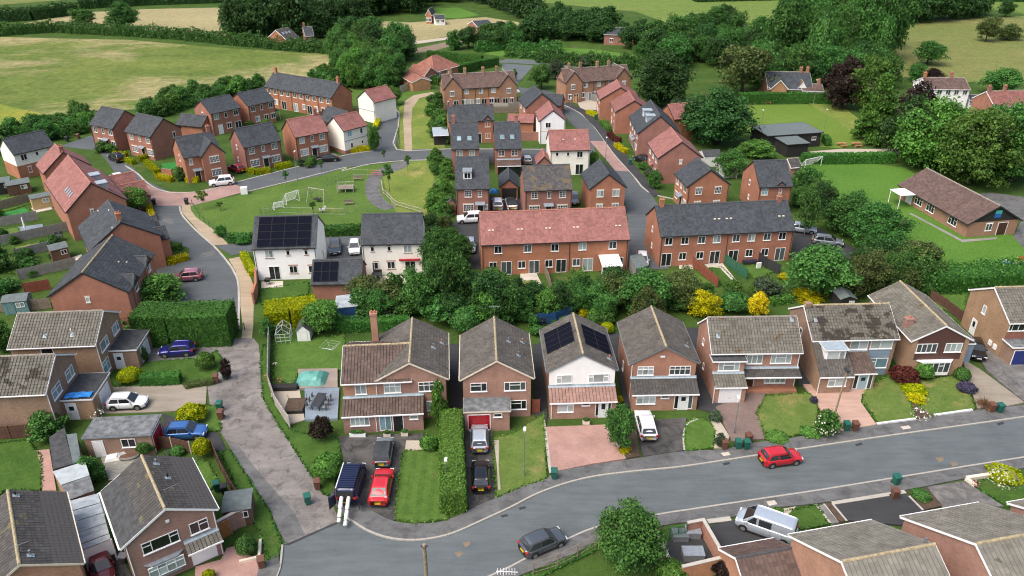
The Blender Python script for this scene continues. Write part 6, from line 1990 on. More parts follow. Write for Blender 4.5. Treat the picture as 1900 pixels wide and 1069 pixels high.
ws(r,b,'F',[(.28,'u2','pane_net'),(.74,'u2','pane_net'),(.3,'g2'),(.7,'fd')],'stone_trim'); chimney(b,.5)
for t in (.30,.69): skylight(b,0,W*t,b.Lv*.62); skylight_glass(b,0,W*t,b.Lv*.62)
r,b,W,D = HS('detached_house','narrow slate roofed house with two rooflights above a glazed brown roofed extension',C6(565,175),C6(800,170),rpx=A2(1015,670),**EST)
ws(r,b,'F',[(.23,'u2','pane_dark'),(.73,'u2','pane_dark')],'stone_trim',(2,2)); chimney(b,W-.6)
leanto(r,.2,W-.2,-2.2,-.004,2.75,2.3,'tile_plum',None,.1,.05); window(r,V3((.2,-2.1,0)),FT,(W-.4)/2,.1,W-.5,2.1,4,glaze='pane_dark',frame='dark_trim',name='glazed_screen',detail=False)
for t in (.30,.69): skylight(b,0,W*t,b.Lv*.58); skylight_glass(b,0,W*t,b.Lv*.58)
r,b,W,D = HS('detached_house','slate roofed house with small front gablet, standing behind the two rooflight houses',A2(690,672),A2(942,662),rpx=A2(815,577),**EST)
front_gablet(r,b,W*.86,1.9,.95); ws(r,b,'F',[(.86,'u2','pane_net'),(.86,'g2','pane_net'),(.66,'dk'),(.2,'u2'),(.2,'g2')],'stone_trim'); chimney(b,.7); chimney(b,W-.8)
leanto(r,-3.4,-.3,-1.0,3.2,2.9,2.4,'lead_blue',None,.1,.1,tiled=False,name='carport_roof')
mb = MB(); mb.box(-3.3,-.35,-.2,3.1,0,2.3); mb.build('carport_shade_block','shed_dark',r)  # solid dark block put in for the shade under the carport roof
r,b,W,D = HS('detached_house','cream house with pale red roof beside the bend of the block paved road',C6(1048,190),C6(1405,183),rpx=C6(1210,5),**dict(ESTR,wall='render_cream'))
ws(r,b,'F',[(.17,'us','pane_dark'),(.45,'us','pane_dark'),(.75,'u2','pane_dark'),(.17,'g2','pane_dark'),(.45,'gs','pane_dark'),(.75,'fd','pane_dark')],'stone_trim'); pipes(r,b); roof_bits(b,0,[(W*.36,2.2),(W*.66,2.2)],'stone_trim')
r,b,W,D = HS('garage','little red hipped garage roof beside the cream house with pale red roof',C6(925,312),C6(1070,310),he=2.3,axis='y',apex=C6(998,240),D=4.5,cat='garage',**dict(ESTR,wall='brick_estate'))
r,b,W,D = HS('detached_house','white rendered house with red tiled gable end, near the curving road',C4(1188,745),C4(1492,738),axis='y',apex=C4(1340,622),D=7.4,**dict(ESTR,wall='render_white'))
ws(r,b,'F',[(.32,'u2','pane_dark')],None); mb = MB(); mb.box(-.02,W+.02,-.04,-.002,2.7,2.82); mb.build('string_course','stone_trim',r); pipes(r,b)
r,b,W,D = HS('detached_house','brick house with slate gable behind the white rendered red tiled one',C4(1040,595),C4(1395,575),axis='y',apex=C4(1218,437),D=7.8,**EST)
ws(r,b,'L',[(.3,'u2'),(.7,'u2')],'stone_trim')
r,b,W,D = HS('garage','slate roofed garage beside the road, tucked behind the slate gabled house',C4(1240,560),C4(1432,572),he=2.4,rpx=C4(1330,445),cat='garage',**EST)
r,b,W,D = HS('garage','red roofed low brick garage block between garden fences',C4(835,752),C4(1128,762),he=2.4,rpx=C4(980,668),cat='garage',**ESTR)
brickwall([C4(990,955),C4(1190,955)],1.8,'brick_estate','low brick garden wall beside the white rendered red tiled house',cap='brick_estate')
# H-plan cottages
def cottages(label,A,B,rpx,ch,wing=4.3):
  r,b,W,D = HS('terrace',label,A,B,rpx=rpx,pitch=42,cat='terrace',wall='brick_estate_orange',roof='tile_plum',trim='dark_trim',ridge='ridge_grey',tw=.3,gauge=.3,roll=False,lift=.016)
  for x0 in (0,W-wing):
    gable(r,x0-.02,x0+wing+.02,-.45,D+.45,4.9,b.zr-4.9-.12,'y',.2,.12,'brick_estate_orange','tile_plum',.3,.3,0,'dark_trim','ridge_grey',0,'wing_roof',False,roll=False,lift=.016)
  for t in ch: chimney(b,W*t,0,1.25,.6,.6,2,'brick_buff')
  f = V3((0,-.45,0))
  for t in (.11,.89): window(r,f,FT,W*t,3.3,1.0,1.1,2,trim='upvc',bars=(2,2))
  for t in (.31,.51,.68): window(r,F0,FT,W*t,3.55,1.0,1.1,2,trim='upvc',bars=(2,2))
  for t in (.07,.93): window(r,f,FT,W*t,.95,.9,1.1,2,trim='upvc')
  for t in (.16,.84): window(r,f,FT,W*t,.08,1.3,2.05,2,name='french_door',detail=False,glaze='pane_dark')
  for t,c in ((.27,'g2'),(.36,'fd'),(.46,'g2'),(.55,'fd'),(.65,'g2'),(.73,'fd')): ws(r,b,'F',[(t,c)],'upvc')
  for t in (.43,.61): pipe(r,V3((W*t,-.07,0)),4.7,'dark_trim')
  return r
cottages('orange brick cottage row with plum tiled gables and a white sail shade at its end',C4(135,395),C4(945,352),C4(500,208),(.12,.32,.57,.76))
cottages('orange brick cottage row with plum tiled gables, sheltered by the big dark oak',C5(290,325),C5(1018,272),C5(620,143),(.11,.28,.54,.72))
# ---------------------------------------------------------------- east row along the curving road
r,b,W,D = HS('detached_house','red tiled brick house at the head of the row facing the curving road',C5(668,505),C5(1115,505),axis='y',apex=C5(912,368),D=7.6,**ESTR); ws(r,b,'L',[(.3,'u2'),(.7,'u2'),(.3,'g2'),(.7,'dk')])
r,b,W,D = HS('detached_house','brown-red tiled brick house second in the row facing the curving road',C5(840,642),C5(1250,640),axis='y',apex=C5(1030,514),D=8.5,**dict(ESTR,roof='tile_red_dark')); ws(r,b,'L',[(.25,'u2'),(.7,'u2'),(.3,'g2'),(.7,'dk')])
r,b,W,D = HS('detached_house','slate roofed brick pair with two tall lead dormers facing the curving road',C5(1085,880),C5(1560,880),axis='y',apex=C5(1325,685),D=12.5,**EST)
dormer(b,0,2.6,3.0,1.5,1.35,'lead_blue','lead_blue'); dormer(b,0,6.6,3.0,1.5,1.35,'lead_blue','lead_blue'); ws(r,b,'L',[(t,'u2')for t in (.12,.38,.62,.88)]+[(.2,'g2'),(.45,'dk','lead'),(.62,'dk','lead'),(.85,'g2')])
r,b,W,D = HS('detached_house','red roofed brick building behind the slate pair with lead dormers',C5(1320,640),C5(1420,690),axis='y',apex=C5(1215,508),D=6,rise=2.4,Wm=6.5,**ESTR)
r,b,W,D = HS('detached_house','dusky red tiled brick house with arched gable window facing the curving road',D6(390,68),D6(800,62),axis='y',apex=C5(1577,968),D=9.0,**dict(ESTR,roof='tile_red')); ws(r,b,'F',[(.52,'us')],'stone_trim'); ws(r,b,'L',[(.2,'u2'),(.5,'u2'),(.8,'u2'),(.2,'g2'),(.5,'dr','tile_red'),(.8,'g2')])
r,b,W,D = HS('detached_house','slate gabled brick house with two white windows between the curving road and fences',D6(655,325),D6(1050,305),axis='y',apex=D6(882,170),back=D6(535,205),**EST)
ws(r,b,'F',[(.27,'u2','pane_mid'),(.74,'u2','pane_dark'),(.27,'g2'),(.74,'g2')],'stone_trim',(2,2)); ws(r,b,'L',[(.2,'u2'),(.5,'u1'),(.8,'u2'),(.2,'g2'),(.55,'dk','lead'),(.85,'g2')]); pipes(r,b)
r,b,W,D = HS('detached_house','slate roofed brick house with small gablet standing next to the school field',D6(1310,330),D6(1612,320),back=D6(1125,180),rpx=D6(1400,85),**EST)
front_gablet(r,b,W*.66,1.7,.85); ws(r,b,'F',[(.18,'u2','pane_teal'),(.66,'us','pane_teal'),(.2,'g2'),(.6,'g2')],'stone_trim',(2,2)); ws(r,b,'L',[(.45,'us','pane_dark'),(.5,'gs')],'upvc'); pipes(r,b)
# ---------------------------------------------------------------- west part of the estate
r,b,W,D = HS('detached_house','house with cream upper walls over brick and slate roof by the wild hedge',C1(148,640),C1(600,535),rpx=C1(240,412),**dict(EST,wall='render_cream')); plinth(r,b,2.6); ws(r,b,'F',[(.22,'u2','pane_dark'),(.55,'us','pane_dark'),(.85,'us','pane_dark'),(.28,'g1','pane_mid'),(.6,'g2')],'stone_trim')
def ridge_house(label,rf,rb,zr,Wd,he=4.9,name='detached_house',cat='house',ov=.25,og=.1,**kw):
  """ridge end points on the survey sheet (near, far) at height zr; gable faces the near end"""
  a,c = G(rf,zr),G(rb,zr)
  v = c - a; v.z = 0; L = v.length; v.normalize(); u = V3((v.y,-v.x,0))
  o = V3((a.x,a.y,0)) - u * (Wd/2) + v * og
  root = thing(name,label,cat,o,math.atan2(u.y,u.x))
  b = gable(root,0,Wd,0,L-2*og,he,zr-he,'y',ov,og,**kw)
  return root,b,Wd,L - 2 * og
r,b,W,D = ridge_house('red tiled brick house stepping down behind the rooflight house',C1(690,608),C1(603,515),8.0,7.2,**ESTR); chimney(b,.5,0,.9)
r,b,W,D = ridge_house('red tiled brick house with four flat rooflights on its slope',C8(1000,-5),C1(745,640),8.7,8.4,**ESTR)
for i in range(4): skylight(b,0,3.0+i*1.05,b.Lv*(.60),.6,.9)
ws(r,b,'F',[(.4,'us')],'stone_trim'); dormer(b,1,1.8,3.0,1.5,1.1,'lead_blue','lead_blue',1); dormer(b,1,6.5,3.0,1.5,1.1,'lead_blue','lead_blue',1)
for i,(t,dd) in enumerate(((D*.55,6.2),(D*.9,6.0))): gable(r,W-.5,W+dd-1.2,t-2.4,t+2.0,2.5,1.9,'x',.2,.1,'brick_estate','tile_red_dark',.3,.3,0,'dark_trim','ridge_red',0,'garage_roof',roll=False)
leanto(r,.0,.01,0,.01,.1,.05,'tile_red',None,0,0,tiled=False,name='step') if False else None
r,b,W,D = HS('detached_house','slate roofed brick house with ridge chimney beside the cul-de-sac',C8(980,750),C8(1785,575),axis='y',apex=C8(1330,430),back=C8(805,490),**EST); chimney(b,1.3,0,.9); gable(r,W-.4,W+1.2,1.0,4.2,3.9,1.3,'x',.15,.1,'brick_estate','tile_slate',.3,.3,0,'dark_trim','ridge_dark',0,'porch_roof'); gable(r,W-.4,W+1.0,5.8,9.0,3.9,1.3,'x',.15,.1,'brick_estate','tile_slate',.3,.3,0,'dark_trim','ridge_dark',0,'porch_roof')
roof_bits(b,0,[(.5,1.4),(6.5,.6),(9.2,2.0)],'stone_trim')
r,b,W,D = HS('detached_house','brick house with wide pantiled slate-grey roof and two hipped dormers by the tall hedge',A4(260,655),A4(710,630),axis='y',apex=A4(440,522),D=11.0,**dict(EST,roof='tile_slate',ridge='ridge_tan',roll=True,tw=.3,gauge=.4,lift=.03))
ws(r,b,'F',[(.47,'us','pane_net')],'stone_trim')
for y in (1.6,7.0):
  g_ = gable(r,W-2.2,W+.12,y,y+2.6,4.75,1.15,'x',.15,.12,'brick_estate','tile_slate',.3,.3,0,'dark_trim','ridge_dark',0,'dormer_roof',False,roll=False); window(r,V3((W+.12,y,0)),V3((0,1,0)),1.3,3.6,1.0,1.2,2)
roof_bits(b,1,[(5.5,2.6),(6.2,3.4)],'stone_trim')
r,b,W,D = HS('detached_house','slate roofed brick house nearest the wild hedge, with plain brick gable',C1(975,305),C1(1235,355),rpx=C1(1240,125),**EST); ws(r,b,'F',[(.2,'u2','pane_mid'),(.53,'u1','pane_mid'),(.85,'u2','pane_mid'),(.33,'g3','pane_mid'),(.6,'dk','lead'),(.88,'g2')]); pipes(r,b)
r,b,W,D = HS('detached_house','slate roofed brick house with golden hedges around its front door',C1(1365,380),C1(1650,445),rpx=C1(1640,205),**EST); ws(r,b,'F',[(.2,'u2','pane_mid'),(.53,'u1','pane_mid'),(.85,'u2','pane_mid'),(.25,'g3','pane_mid'),(.58,'dk','lead'),(.86,'g3','pane_mid')],'stone_trim',(2,3)); ws(r,b,'R',[(.75,'u1','pane_dark')]); pipes(r,b)
r,b,W,D = HS('detached_house','brick house with L-shaped slate gables at the bend behind the white car',C2(430,1020),C2(705,970),axis='y',apex=C2(550,855),D=5.0,**EST)
ws(r,b,'F',[(.52,'u3','pane_mid'),(.52,'g3','pane_mid')],'stone_trim',(2,3))
w2 = gable(r,-2.9,W-.3,1.2,8.6,4.9,2.9,'x',.25,.1,'brick_estate','tile_slate',.33,.3,0,'dark_trim','ridge_dark',0,'wing_roof',roll=False); chimney(w2,W-.9); O = V3((-2.9,1.2,0)); window(r,O,FT,1.1,3.4,.62,1.1,1,trim='stone_trim'); door(r,O,FT,1.9,.9,2.05,'door_black',canopy='lead'); ws(r,w2,'L',[(.55,'u1'),(.5,'g1')])
r,b,W,D = HS('detached_house','slate roofed brick house beside the red car, clipped golden hedges in front',C2(905,920),C2(1320,835),back=C2(695,835),rpx=C2(980,670),**EST)
ws(r,b,'F',[(.19,'u2','pane_mid'),(.5,'u1','pane_mid'),(.81,'u2','pane_mid'),(.23,'g3','pane_mid'),(.53,'dk','lead'),(.81,'g3','pane_mid')],'stone_trim',(2,3)); ws(r,b,'L',[(.45,'us'),(.4,'gs')],'upvc'); pipes(r,b)
r,b,W,D = HS('detached_house','red tiled brick house with chimney behind the black car and flowering shrubs',C2(1470,805),C2(1840,735),back=C2(1260,725),rpx=C2(1530,575),**ESTR)
ws(r,b,'F',[(.19,'u2','pane_net'),(.5,'u1','pane_mid'),(.81,'u2','pane_mid'),(.23,'g3','pane_net'),(.53,'dk','lead'),(.81,'g3','pane_net')],'stone_trim',(2,3)); chimney(b,W-.9); pipes(r,b)
r,b,W,D = HS('detached_house','cream rendered house with red roof and brick plinth at the road junction',C3(935,735),C3(1200,665),D=5.6,rpx=C3(940,545),**dict(ESTR,wall='render_cream')); plinth(r,b,.75); ws(r,b,'F',[(.25,'u2','pane_teal'),(.75,'u1','pane_dark'),(.3,'g1','pane_mid'),(.75,'gs','pane_dark')],None); mb = MB(); mb.box(-.02,W+.02,-.05,-.002,2.65,2.75); mb.build('string_course','lead',r)
w2 = gable(r,W*.3,W-.02,3.0,10.0,4.9,2.6,'y',.25,.1,'brick_estate','tile_slate',.33,.3,0,'dark_trim','ridge_dark',0,'rear_wing_roof',roll=False)
r,b,W,D = HS('detached_house','cream gabled house with red roof at the head of the short cul-de-sac',C3(1075,370),C3(1275,420),axis='y',apex=C3(1122,310),D=6.5,rise=2.3,**dict(ESTR,wall='render_cream')); pipes(r,b); mb = MB(); mb.box(-.02,W+.02,-.05,-.002,2.65,2.75); mb.build('string_course','lead',r)
r,b,W,D = HS('terrace','long slate roofed brick terrace with chimneys at both ends beside the meadow',C2(1125,245),C2(1865,370),rpx=C2(1560,140),cat='terrace',**EST)
ws(r,b,'F',[(t,'u2','pane_mid')for t in (.06,.155,.255,.35,.455,.55,.65,.745,.85,.95)]+[(.15,'g2'),(.27,'fd'),(.45,'fd'),(.58,'g2'),(.66,'fd'),(.76,'g2'),(.86,'g2'),(.95,'fd')]); chimney(b,.7); chimney(b,W-.7)
for t in (.2,.4,.6,.8): pipe(r,V3((W*t,-.07,0)),4.7,'dark_trim')
r,b,W,D = HS('detached_house','slate roofed brick house with white back door beside the meadow shrubs',C2(540,545),C2(870,475),back=C2(265,490),rpx=C2(560,360),**EST); ws(r,b,'F',[(.17,'u2','pane_net'),(.49,'u1','pane_dark'),(.84,'u2','pane_dark'),(.25,'dw'),(.55,'g2','pane_dark'),(.86,'fd','pane_dark')]); ws(r,b,'L',[(.5,'us')],'upvc'); pipes(r,b)
r,b,W,D = HS('detached_house','slate roofed brick house between the long terrace and black garden canopy',C2(950,460),C2(1250,395),D=7.6,rpx=C2(950,285),**EST); ws(r,b,'F',[(.17,'u2','pane_mid'),(.49,'u1','pane_mid'),(.84,'u2','pane_mid'),(.3,'g2'),(.62,'g2'),(.88,'g2')]); pipes(r,b)
r,b,W,D = HS('garage','slate roofed brick garage with gable end among the estate back gardens',C2(438,690),C2(520,655),he=2.4,axis='y',apex=C2(462,618),D=6.5,rise=1.8,Wm=5.0,cat='garage',**EST)
# ---------------------------------------------------------------- bungalow, hall, club hut and far houses
r,b,W,D = HS('bungalow','bungalow with orange hipped roof and white gabled porch beyond the estate',A2(612,400),A2(748,362),he=2.6,D=8.5,pitch=35,cat='bungalow',hip=(1,1),wall='brick_estate',roof='tile_orange',trim='upvc',ridge='ridge_red',roll=False)
ws(r,b,'F',[(.25,'g2'),(.6,'g3')],'upvc'); ws(r,b,'L',[(.5,'g2')],'upvc')
g_ = gable(r,-4.5,.5,-.5,5.5,2.6,1.9,'y',.3,.2,'brick_estate','tile_orange',.3,.3,0,'upvc','ridge_red',0,'porch_roof',roll=False); window(r,V3((-4.5,-.5,0)),FT,2.5,.9,1.8,1.2,3); door(r,V3((-4.5,-.5,0)),FT,4.2,.9,2.0,'door_black')
r,b,W,D = HS('garage','orange brick outbuilding wall beside the pale fence and footpath',A2(415,415),A2(487,455),he=2.5,D=5,pitch=20,cat='garage',wall='brick_estate_orange',roof='tile_orange',trim='upvc',ridge='ridge_red',roll=False)
r,b,W,D = HS('village_hall','long low brick hall with plum roof and blue green sign on its dark gable',A6(1590,258),A6(1895,235),he=2.4,axis='y',apex=A6(1770,155),D=17.4,cat='hall',wall='brick_estate_orange',roof='tile_plum',trim='dark_trim',ridge='ridge_grey',ov=.5,og=.3,roll=False,gauge=.34)
mb = MB(); mb.face([(.02,-.03,2.55),(W-.02,-.03,2.55),(W/2,-.03,b.zr-.1)]); mb.build('gable_boarding','shed_dark',r)
mb = MB(); mb.box(W*.47,W*.60,-.06,-.032,3.1,3.75); mb.build('sign_panel','sign_blue',r); mb = MB(); mb.box(W*.47,W*.60,-.061,-.032,3.752,4.3); mb.build('sign_panel','sign_teal',r)
ws(r,b,'F',[(.42,'g2','pane_mid')],'upvc'); O,T = sides(b)['F']; door(r,O,T,W*.70,1.6,2.1,'door_brown')
O,T = sides(b)['L']
for t in (.30,.48,.80): window(r,O,T,D*t,.75,2.0,1.35,3,[1,0,1],'pane_dark')
door(r,O,T,D*.16,1.4,2.1,'door_white')
mb = MB(); mb.box(-3.3,-.6,D*.72,D*.90,2.38,2.5); c_ = mb.build('canopy','canvas_white',r)
for y in (.73,.89):
  mb = MB(); mb.tube([(-3.2,D*y,0),(-3.2,D*y,2.38)],.06,6); mb.build('canopy_post','upvc',r)
a,b1 = G(A3(600,796),2.7),G(A3(715,788),2.7)
u = (b1-a).normalized(); r = thing('club_hut','dark timber pavilion with grey-green felt roof beside the bowling green','hut',(a.x,a.y,0),math.atan2(u.y,u.x))
L_ = (b1-a).length
flatroof(r,0,L_,0,5.0,2.6,'felt_green','shed_dark','shed_dark',.3,th=.12); flatroof(r,-1.5,L_+6.0,5.2,12.5,2.95,'felt_green','shed_dark','shed_dark',.3,th=.12)
window(r,V3((0,5.2,0)),FT,L_+4.4,1.5,1.0,.7,2); door(r,V3((0,5.2,0)),FT,L_+1.2,.9,2.0,'door_black','shed_dark')
FAR = dict(trim='upvc',ridge='ridge_grey',roll=False,tw=.5,gauge=.5)
def far(label,A,B,he=4.8,rpx=None,D=None,wall='brick_estate',roof='tile_slate',ch=(),axis='x',apex=None,rise=None,win=((.25,'u2'),(.75,'u2'),(.25,'g2'),(.75,'g2')),**kw):
  r,b,W,D = HS('house',label,A,B,he=he,rpx=rpx,D=D,axis=axis,apex=apex,rise=rise,pitch=38,wall=wall,roof=roof,**dict(FAR,**kw))
  if he < 4: win = [w for w in win if w[1][0]!= 'u']
  ws(r,b,'F',list(win),'upvc')
  for c in ch: chimney(b,c*W)
  return r,b,W,D
far('small brick house with slate roof in the trees by the wide meadow',A2(186,300),A2(275,292),3.2,D=6,rpx=A2(230,262))
r,b,W,D = far('lone brick farmhouse with slate roofs beside the ploughed strip',A2(848,148),A2(935,140),5.0,D=7,rpx=A2(890,112)); gable(r,W,W+6.5,.5,6,3.0,2.0,'x',.2,.1,'brick_estate','tile_slate',.5,.5,0,'upvc','ridge_dark',0,'wing_roof',roll=False)
r,b,W,D = far('dark roofed brick barn conversion with three rooflights behind the hedge',A1(1580,222),A1(1650,205),3.2,D=8,rpx=A1(1610,158),roof='tile_dark')
for t in (.25,.5,.75): skylight(b,0,W*t,b.Lv*.4)
far('tall brick house with chimney among the dark trees',A1(1680,200),A1(1730,197),3.6,D=7,rise=2.4,ch=(.1,))
far('low slate roofed cottage hidden among trees by the field edge',A2(120,215),A2(232,208),2.8,D=8,rpx=A2(170,168))
far('brick house gable standing at the edge of the far wood',A2(562,84),A2(596,85),3.2,D=6,axis='y',rise=2.2)
far('pale grey barn beside the bright green paddock',A2(615,108),A2(672,106),2.2,D=6,rpx=A2(640,82),wall='render_white',roof='tile_slate')
far('slate roofed brick house with gable end among trees beyond the small field',A2(1545,190),A2(1715,196),3.4,D=9,rpx=A2(1630,152))
far('small white gabled cottage peeping from the trees beyond the small field',A2(1748,222),A2(1812,250),3.0,axis='y',apex=A2(1775,203),D=7,rise=2.4,wall='render_white')
r,b,W,D = far('large slate roofed house with brick and half-timbered gable behind the bowling green',A3(490,490),A3(740,495),3.0,D=11,rpx=A3(600,396),ch=(.8,.95)); gable(r,.5,4.2,-1.5,4,3.4,2.2,'y',.3,.2,'brick_estate_orange','tile_slate',.5,.5,0,'upvc','ridge_dark',0,'gable_roof',roll=False)
r,b,W,D = far('white gabled cottage wing behind the bowling green hedge',A3(642,500),A3(712,502),2.6,axis='y',rise=2.2,D=7,wall='render_white',roof='tile_plum')
far('plum roofed cottage with white walls next to the dark copper tree',A3(680,500),A3(800,505),3.0,D=8,rpx=A3(730,462),wall='render_white',roof='tile_plum',ch=(.85,))
r,b,W,D = far('long white house with plum roof and two brick chimneys by the open pasture',A3(1370,492),A3(1608,494),4.8,rpx=A3(1450,428),D=8,wall='render_white',roof='tile_plum',ch=(.05,.68),win=[(t,'u2','pane_mid')for t in (.1,.3,.5,.7,.9)])
far('dusky roofed house with two chimneys behind the tall limes',A3(1740,590),A3(1960,584),3.4,D=8,rise=2.6,roof='tile_red_dark',ch=(.05,.45))
far('small slate roofed outbuilding beside the long white house',A3(1600,550),A3(1668,555),2.4,D=6,rpx=A3(1630,522),wall='render_white')
shed(A3(140,862),A3(238,858),3.5,'white garden room with grey roof beside the dusky red tiled house',2.2,.7,'x','shed_white','felt','summer_house')
shed(A3(225,918),A3(320,920),3.2,'pale green-white garden room with grey roof near the slate gabled houses',2.2,.7,'x','shed_white','felt','summer_house')
r,b,W,D = HS('shed','small brick store with tiled roof beside the white goal',A3(618,925),A3(678,920),he=2.2,rpx=A3(645,872),D=3.0,cat='shed',wall='brick_row',roof='tile_dark',ridge='ridge_grey',roll=False)
# ================================================================ VEGETATION
L_ = {'m':'leaf_mid','d':'leaf_dark','p':'leaf_deep','b':'leaf_bright','l':'leaf_lime','o':'leaf_olive','u':'leaf_blue','g':'leaf_gold','y':'leaf_goldgreen','a':'leaf_amber','v':'leaf_purple','r':'leaf_red','c':'leaf_clipped','h':'leaf_hedge','w':'flower_white','n':'leaf_lav','s':'leaf_rust','k':'flower_pink','f':'flower_red'}
ADJ = {'m':'mid green','d':'very dark','p':'dark green','b':'bright green','o':'olive','u':'grey-green'}
ADK = {'dome':'domed','round':'round','tall':'upright','big':'broad','wisp':'feathery','shrub':'loose','loose':'open','bush':'dense'}
def veg(label,group,kind,leaf,items,**kw):
  for i,it in enumerate(items):
    plant(*it[:4],kind,L_[leaf[i %len(leaf)]],label,group=group,**kw)
def scat(label,group,kinds,leaf,poly,n,h0,h1,wk=.8,name=None,seed=1,trunk='std',bark='bark'):
  rd = random.Random(seed)
  P = gp(poly); xs,ys = [p.x for p in P],[p.y for p in P]
  def inside(x,y):
    c = False
    for i in range(len(P)):
      a,b = P[i-1],P[i]
      if (a.y>y) != (b.y>y) and x < (b.x-a.x) * (y-a.y) / (b.y-a.y) + a.x: c = not c
    return c
  k,t,got = 0,0,[]
  while k < n and t < n * 60:
    t += 1
    x,y = rd.uniform(min(xs),max(xs)),rd.uniform(min(ys),max(ys))
    if not inside(x,y): continue
    h = rd.uniform(h0,h1)
    if any((x-q[0])**2+(y-q[1])**2<(h*wk*.36)**2 for q in got): continue
    got.append((x,y))
    lf,kd = leaf[rd.randrange(len(leaf))],kinds[k %len(kinds)]
    plant_at(V3((x,y,0)),h*wk*rd.uniform(.85,1.2),h,kd,L_[lf],ADJ[lf]+' ' +ADK[kd]+' ' +label,'tree' if kinds[0]not in BUSHY else 'shrub',group,name,trunk,bark)
    k += 1
def wood(label,kinds,leaf,poly,n,h0,h1,wk,seed):
  """a far wood that reads as one mass: one object, thinned crowns joined"""
  before = set(COL.objects)
  scat(label,None,kinds,leaf,poly,n,h0,h1,wk,seed=seed)
  Vs = []
  for o in [o for o in COL.objects if o not in before]:
    if o.name.startswith('crown') or o.name.startswith('foliage'):
      me = o.data; co = np.empty(len(me.vertices)*3,np.float32); me.vertices.foreach_get('co',co)
      q = co.reshape(-1,4,3)[::3]; c = q.mean(1,keepdims=True); q = c + (q-c) * 1.6
      p = o.parent; a = p.rotation_euler.z; sc_ = np.array(p.scale)
      q = q * sc_; x = q[...,0] * math.cos(a) - q[...,1] * math.sin(a); y = q[...,0] * math.sin(a) + q[...,1] * math.cos(a)
      Vs.append(np.stack([x+p.location.x,y+p.location.y,q[...,2]],-1))
  for o in [o for o in COL.objects if o not in before]: bpy.data.objects.remove(o)
  Vv = np.concatenate(Vs); n4 = len(Vv)
  me = bpy.data.meshes.new('wood'); me.vertices.add(n4*4); me.vertices.foreach_set('co',Vv.reshape(-1).astype(np.float32))
  me.loops.add(n4*4); me.loops.foreach_set('vertex_index',np.arange(n4*4,dtype=np.int32)); me.polygons.add(n4); me.polygons.foreach_set('loop_start',np.arange(0,n4*4,4,dtype=np.int32)); me.update(calc_edges=True)
  me.materials.append(M[L_[leaf[0]]]); tag(put('wood',me),label,'wood',None,'stuff')
# field hedgerows
hedgerow([(-120,70),(0,66),(100,59),(236,66),(340,73),(440,83),(540,93),(632,101)],3.6,3.3,'leaf_deep','long dark hedgerow dividing the broad meadow from the pale hay field')
hedgerow([(-120,42),(0,40),(60,37),(142,26)],5,4.5,'leaf_dark','tall dark hedgerow bounding the pale hay field at the corner')
hedgerow([(150,16),(270,9),(420,4),(520,0)],5,4.0,'leaf_dark','dark tree belt behind the pale hay field')
hedgerow([(1000,114),(1080,122),(1150,127),(1200,128)],4,3.2,'leaf_deep','hedgerow between the small green field and the road bend')
hedgerow([(940,104),(1000,110),(1060,112)],3,2.0,'leaf_deep','low hedgerow along the small green field by the road')
hedgerow([(884,96),(940,92),(1040,94)],3,2.2,'leaf_deep','hedgerow at the far side of the small green field')
hedgerow([(275,219),(330,203),(400,182),(490,168)],4,1.7,'leaf_mid','low scrubby hedge under the wild belt beside the meadow',leaf=.3,dens=14)
hedgerow([(-30,280),(60,256),(168,238)],5,1.8,'leaf_mid','low scrubby hedge beside the cream and brick house',leaf=.3,dens=14)
hedgerow([(1500,3),(1700,0),(1960,4)],4,3.0,'leaf_dark','thin hedgerow across the far green pasture')
hedgerow([(1290,3),(1450,-1)],5,3.0,'leaf_dark','dark hedge line at the end of the far pasture')
hedgerow([(1690,535),(1760,530),(1830,527),(1960,520)],4.5,2.6,'leaf_hedge','wild hedge along the foot of the school field',leaf=.22,dens=22,wob=.5,zwob=.5)
scat('shrub of the shaggy hedge beside the narrow slate roofed houses','shaggy hedge shrubs',['shrub'],'mbp',[(798,196),(816,190),(832,282),(808,284)],17,2.2,3.4,1.1,seed=21,name='shrub')
scat('shrub of the shaggy hedge beside the white dormer house','shaggy park hedge shrubs',['shrub'],'bmb',[(806,298),(834,296),(838,404),(800,406)],19,2.0,3.2,1.1,seed=22,name='shrub')
for pts,wd,h,m,lab in (([(795,110),(850,115),(895,119)],2,2.6,'leaf_hedge','clipped dark hedge behind the bungalow garden'),([(848,138),(890,128),(922,122)],2,2.6,'leaf_hedge','clipped dark hedge between the bungalow garden and the cottage row'),
             ([(795,152),(818,158)],2,2,'leaf_hedge','short clipped hedge at the end of the bungalow drive'),([(1372,192),(1450,190),(1545,191)],2.2,2.6,'leaf_hedge','tall clipped hedge along the far side of the bowling green'),
             ([(1488,303),(1570,303),(1655,301)],1.8,2.0,'leaf_hedge','hedge between the school field and the gravel drive'),([(426,449),(468,449)],1.6,1.3,'leaf_hedge','dark hedge beside the solar roofed white house, next to the park lawn'),
             ([(602,436),(670,434)],1.8,1.5,'leaf_hedge','dark hedge behind the cars parked between the two white houses'),([(1528,262),(1536,272)],1.2,1.6,'leaf_hedge','small clipped hedge by the dark timber pavilion')):
  hedge(pts,wd,h,m,lab,.22,22)
hedge([(268,628),(330,631),(436,627)],4.2,4.4,'leaf_hedge','huge clipped dark green hedge beside the purple-blue hatchback',.15,48,zwob=.08,wob=.06)
hedge([(842,955),(841,900),(839,850),(838,797)],2.3,2.6,'leaf_clipped','long tall clipped hedge between the striped lawn and the drive with two cars',.11,75,zwob=.07,wob=.05)
hedge([(266,712),(300,712),(336,709)],1.3,1.3,'leaf_hedge','rounded clipped dark hedge beside the golden ball shrub',.11,70,zwob=.08)
